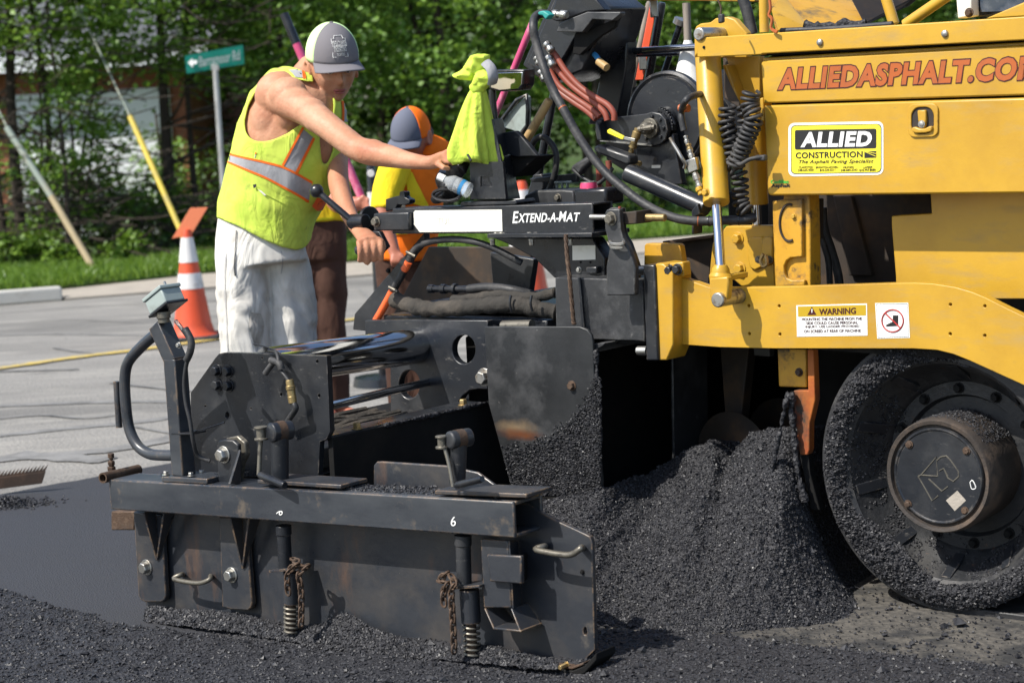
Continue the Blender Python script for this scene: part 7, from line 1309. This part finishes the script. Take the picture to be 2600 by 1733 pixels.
for i, (x, d, h, cz, rx, rz, n, mm, low, st) in enumerate(((-5.6, 23.2, 5.5, 3.5, 2.0, 1.5, 13000, 'leaf_light', 1.9, 3), (-4.0, 24.0, 5.8, 3.2, 1.9, 1.7, 13000, 'leaf', 1.3, 3), (-2.4, 24.6, 6, 3.2, 1.5, 1.8, 10000, 'leaf', .9, 2), (-.7, 24.8, 6, 3.0, 1.6, 2.0, 11000, 'leaf', .5, 2),
        (1.1, 25.4, 6, 3.0, 1.7, 2.1, 11000, 'leaf', .5, 2), (2.8, 25.6, 6, 3.1, 1.6, 2.0, 10500, 'leaf_light', .9, 2), (4.4, 26.4, 6, 3.2, 1.7, 2.1, 10500, 'leaf', .4, 2), (6.4, 26.8, 6, 3.2, 1.8, 2.2, 9000, 'leaf_light', .6, 2))):
    tree(x, d, h, (0, 0, cz), (rx, 1.3, rz), n, mm, L1[i], random.uniform(-.05, .05), .075, 75, .072, .20, low, 'trees along the verge', st)
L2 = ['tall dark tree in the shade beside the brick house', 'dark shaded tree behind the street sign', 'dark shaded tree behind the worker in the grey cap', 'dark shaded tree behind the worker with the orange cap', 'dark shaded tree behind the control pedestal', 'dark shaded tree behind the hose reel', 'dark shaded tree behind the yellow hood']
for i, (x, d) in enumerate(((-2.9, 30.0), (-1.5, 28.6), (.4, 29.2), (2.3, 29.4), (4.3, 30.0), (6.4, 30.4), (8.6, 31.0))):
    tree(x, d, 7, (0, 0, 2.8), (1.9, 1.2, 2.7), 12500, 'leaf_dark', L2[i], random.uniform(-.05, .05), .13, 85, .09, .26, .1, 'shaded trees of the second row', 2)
for i, (x, d) in enumerate(((-11, 44), (-7.5, 46), (-4, 42), (0, 41), (4, 42), (8, 43), (12, 44))):
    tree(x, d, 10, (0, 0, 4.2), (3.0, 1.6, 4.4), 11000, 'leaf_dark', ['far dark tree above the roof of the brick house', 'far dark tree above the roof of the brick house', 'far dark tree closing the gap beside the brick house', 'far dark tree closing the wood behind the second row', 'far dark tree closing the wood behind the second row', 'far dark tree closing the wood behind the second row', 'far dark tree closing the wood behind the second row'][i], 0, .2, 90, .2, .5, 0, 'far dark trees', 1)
# bare slender saplings in front of the house
L3 = 0
for i, (xb, yb, xt, yt) in enumerate(((300, 1190, 215, 150), (325, 1180, 285, 420), (270, 1170, 400, 600), (205, 1160, 170, 300), (340, 1150, 430, 380), (720, 1060, 690, 560), (700, 1060, 760, 700), (90, 1150, 60, 500))):
    f = gz('A', xb, yb, .03); f = np.array([f[0], max(f[1], 21.2), .03]); tp = wd('A', xt, yt, f[1]+.4)-f; s_ = empty('sapling', f); g = random.Random(i)
    tag(s_, 'thick dark bare trunk beside the yellow guy guard' if i == 5 else 'thin bare dark sapling in the bushes before the brick house', 'sapling', 'bare saplings before the house'); mb = MB(); P = smooth_path([np.array([0, 0, -.05]), tp*.3+np.array([g.uniform(-.08, .08), 0, 0]), tp*.65+np.array([g.uniform(-.1, .1), 0, 0]), tp*1.15], 5); mb.tube(P, list(np.linspace(.055 if i == 5 else .033, .012, len(P))), 7)
    for j in range(9):
        q1 = P[g.randrange(2, len(P)-1)]; e = q1+np.array([g.uniform(-.9, .9), g.uniform(-.4, .3), g.uniform(-.3, .5)]); mb.tube(smooth_path([q1, (q1+e)/2+np.array([0, 0, g.uniform(-.1, .15)]), e], 3), [.012, .011, .010, .009, .008, .006, .004], 5)
    build(mb, 'stem', 'bark', s_, 0, fix=False); leaves('twig_leaves', clumpy(500, tp*.6, (.7, .5, .7), 25, .12), .07, 'leaf', s_)
# shrubs and undergrowth along the verge
SH = ['low bright green shrub on the verge beside the white kerb', 'small leafy shrub at the foot of the tan guy guard', 'small bright shrub between the two guy wires', 'low shrub behind the traffic cone', 'shrub at the foot of the street sign post', 'dark bush behind the white trousered worker', 'low dark bush before the brick house', 'bush behind the brown trousered worker', 'bush behind the taller traffic cone', 'bush behind the orange worker', 'bushy scrub between the tan guy guard and the brick house', 'bushy scrub below the yellow guy guard', 'bushy scrub before the white doors of the house', 'bushy scrub beside the thick dark trunk', 'bushy scrub behind the low shrub by the white kerb']
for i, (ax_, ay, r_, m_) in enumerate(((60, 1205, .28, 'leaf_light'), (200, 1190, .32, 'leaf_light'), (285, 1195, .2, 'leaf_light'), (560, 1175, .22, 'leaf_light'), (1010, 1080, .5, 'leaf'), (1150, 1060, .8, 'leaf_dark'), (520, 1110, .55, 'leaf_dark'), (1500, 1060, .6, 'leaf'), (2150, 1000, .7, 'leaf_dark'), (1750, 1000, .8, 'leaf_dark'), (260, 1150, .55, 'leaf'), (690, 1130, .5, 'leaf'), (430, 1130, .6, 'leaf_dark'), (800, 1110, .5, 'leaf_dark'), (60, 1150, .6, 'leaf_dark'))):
    f = gz('A', ax_, ay, .03); f = np.array([f[0], max(f[1], 20.9), .04]); s_ = empty('shrub', f); tag(s_, SH[i], 'shrub', 'shrubs along the verge'); mb = MB(); g = random.Random(i)
    for j in range(7): a = g.uniform(0, 6.28); mb.tube([(0, 0, -.03), (math.cos(a)*r_*.5, math.sin(a)*r_*.4, r_*.9), (math.cos(a)*r_*.8, math.sin(a)*r_*.6, r_*1.4)], [.008, .006, .003], 5)
    build(mb, 'stem', 'bark', s_, 0, fix=False); leaves('foliage', clumpy(int(900*r_/.3), (0, 0, r_*.85), (r_, r_*.7, r_*.8), 26, r_*.22, .0), .055, m_, s_)
# underwood: fallen branches and shade leaves that nobody could count
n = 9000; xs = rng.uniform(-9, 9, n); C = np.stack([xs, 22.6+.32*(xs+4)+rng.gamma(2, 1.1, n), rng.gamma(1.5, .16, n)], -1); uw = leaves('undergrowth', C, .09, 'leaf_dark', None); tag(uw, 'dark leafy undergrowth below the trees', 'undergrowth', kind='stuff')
mb = MB(); g = random.Random(11)
for j in range(430):
    p = np.array([g.uniform(-7.5, -2.4), 0, g.uniform(.02, .8) if j < 170 else g.uniform(.6, 3.0)]); p[1] = 22.3+.3*(p[0]+4)+g.uniform(0, 1.2); e = p+np.array([g.uniform(-1.2, 1.2), g.uniform(-.4, .4), g.uniform(-.25, .35)]); mb.tube(smooth_path([p, (p+e)/2+np.array([0, 0, g.uniform(-.12, .12)]), e], 3), .010 if j < 170 else .007, 5)
tag(build(mb, 'brushwood', 'bark', None, 0, fix=False), 'tangle of dead brushwood under the trees', 'brushwood', kind='stuff')
kn = np.array([-kd[1], kd[0], 0])
def blades(name, C, hgt, m):
    n = len(C); a = rng.uniform(0, 6.28, n); w = rng.uniform(.006, .012, n); h = hgt*rng.uniform(.5, 1.4, n); le = rng.normal(0, .35, (n, 2))*h[:, None]; dx = np.stack([np.cos(a)*w, np.sin(a)*w, 0*w], -1)
    tip = C+np.concatenate([le, h[:, None]], 1); mid = C+np.concatenate([le*.35, h[:, None]*.6], 1); v = np.stack([C-dx, C+dx, mid+dx*.7, tip, mid-dx*.7], 1).reshape(-1, 3); me = bpy.data.meshes.new(name); me.from_pydata(v.tolist(), [], np.arange(n*5).reshape(n, 5).tolist())
    at = me.attributes.new('tone', 'FLOAT', 'FACE'); at.data.foreach_set('value', rng.random(n).astype(np.float32)); me.materials.append(M[m]); o = bpy.data.objects.new(name, me); col.objects.link(o); return o
n = 70000; tt_ = rng.uniform(-3, 13, n); oo = rng.uniform(.0, 3.4, n); e0 = np.interp(tt_, [-3, -1, .6, 2.2, 13], [.8, .85, 1.0, 1.65, 1.75]); ct = k0[None]+kd[None]*tt_[:, None]+kn[None]*(e0+oo)[:, None]; ct[:, 2] = .045
tag(blades('grass', ct, .11, 'blade'), 'rough green grass on the verge', 'grass', kind='stuff')
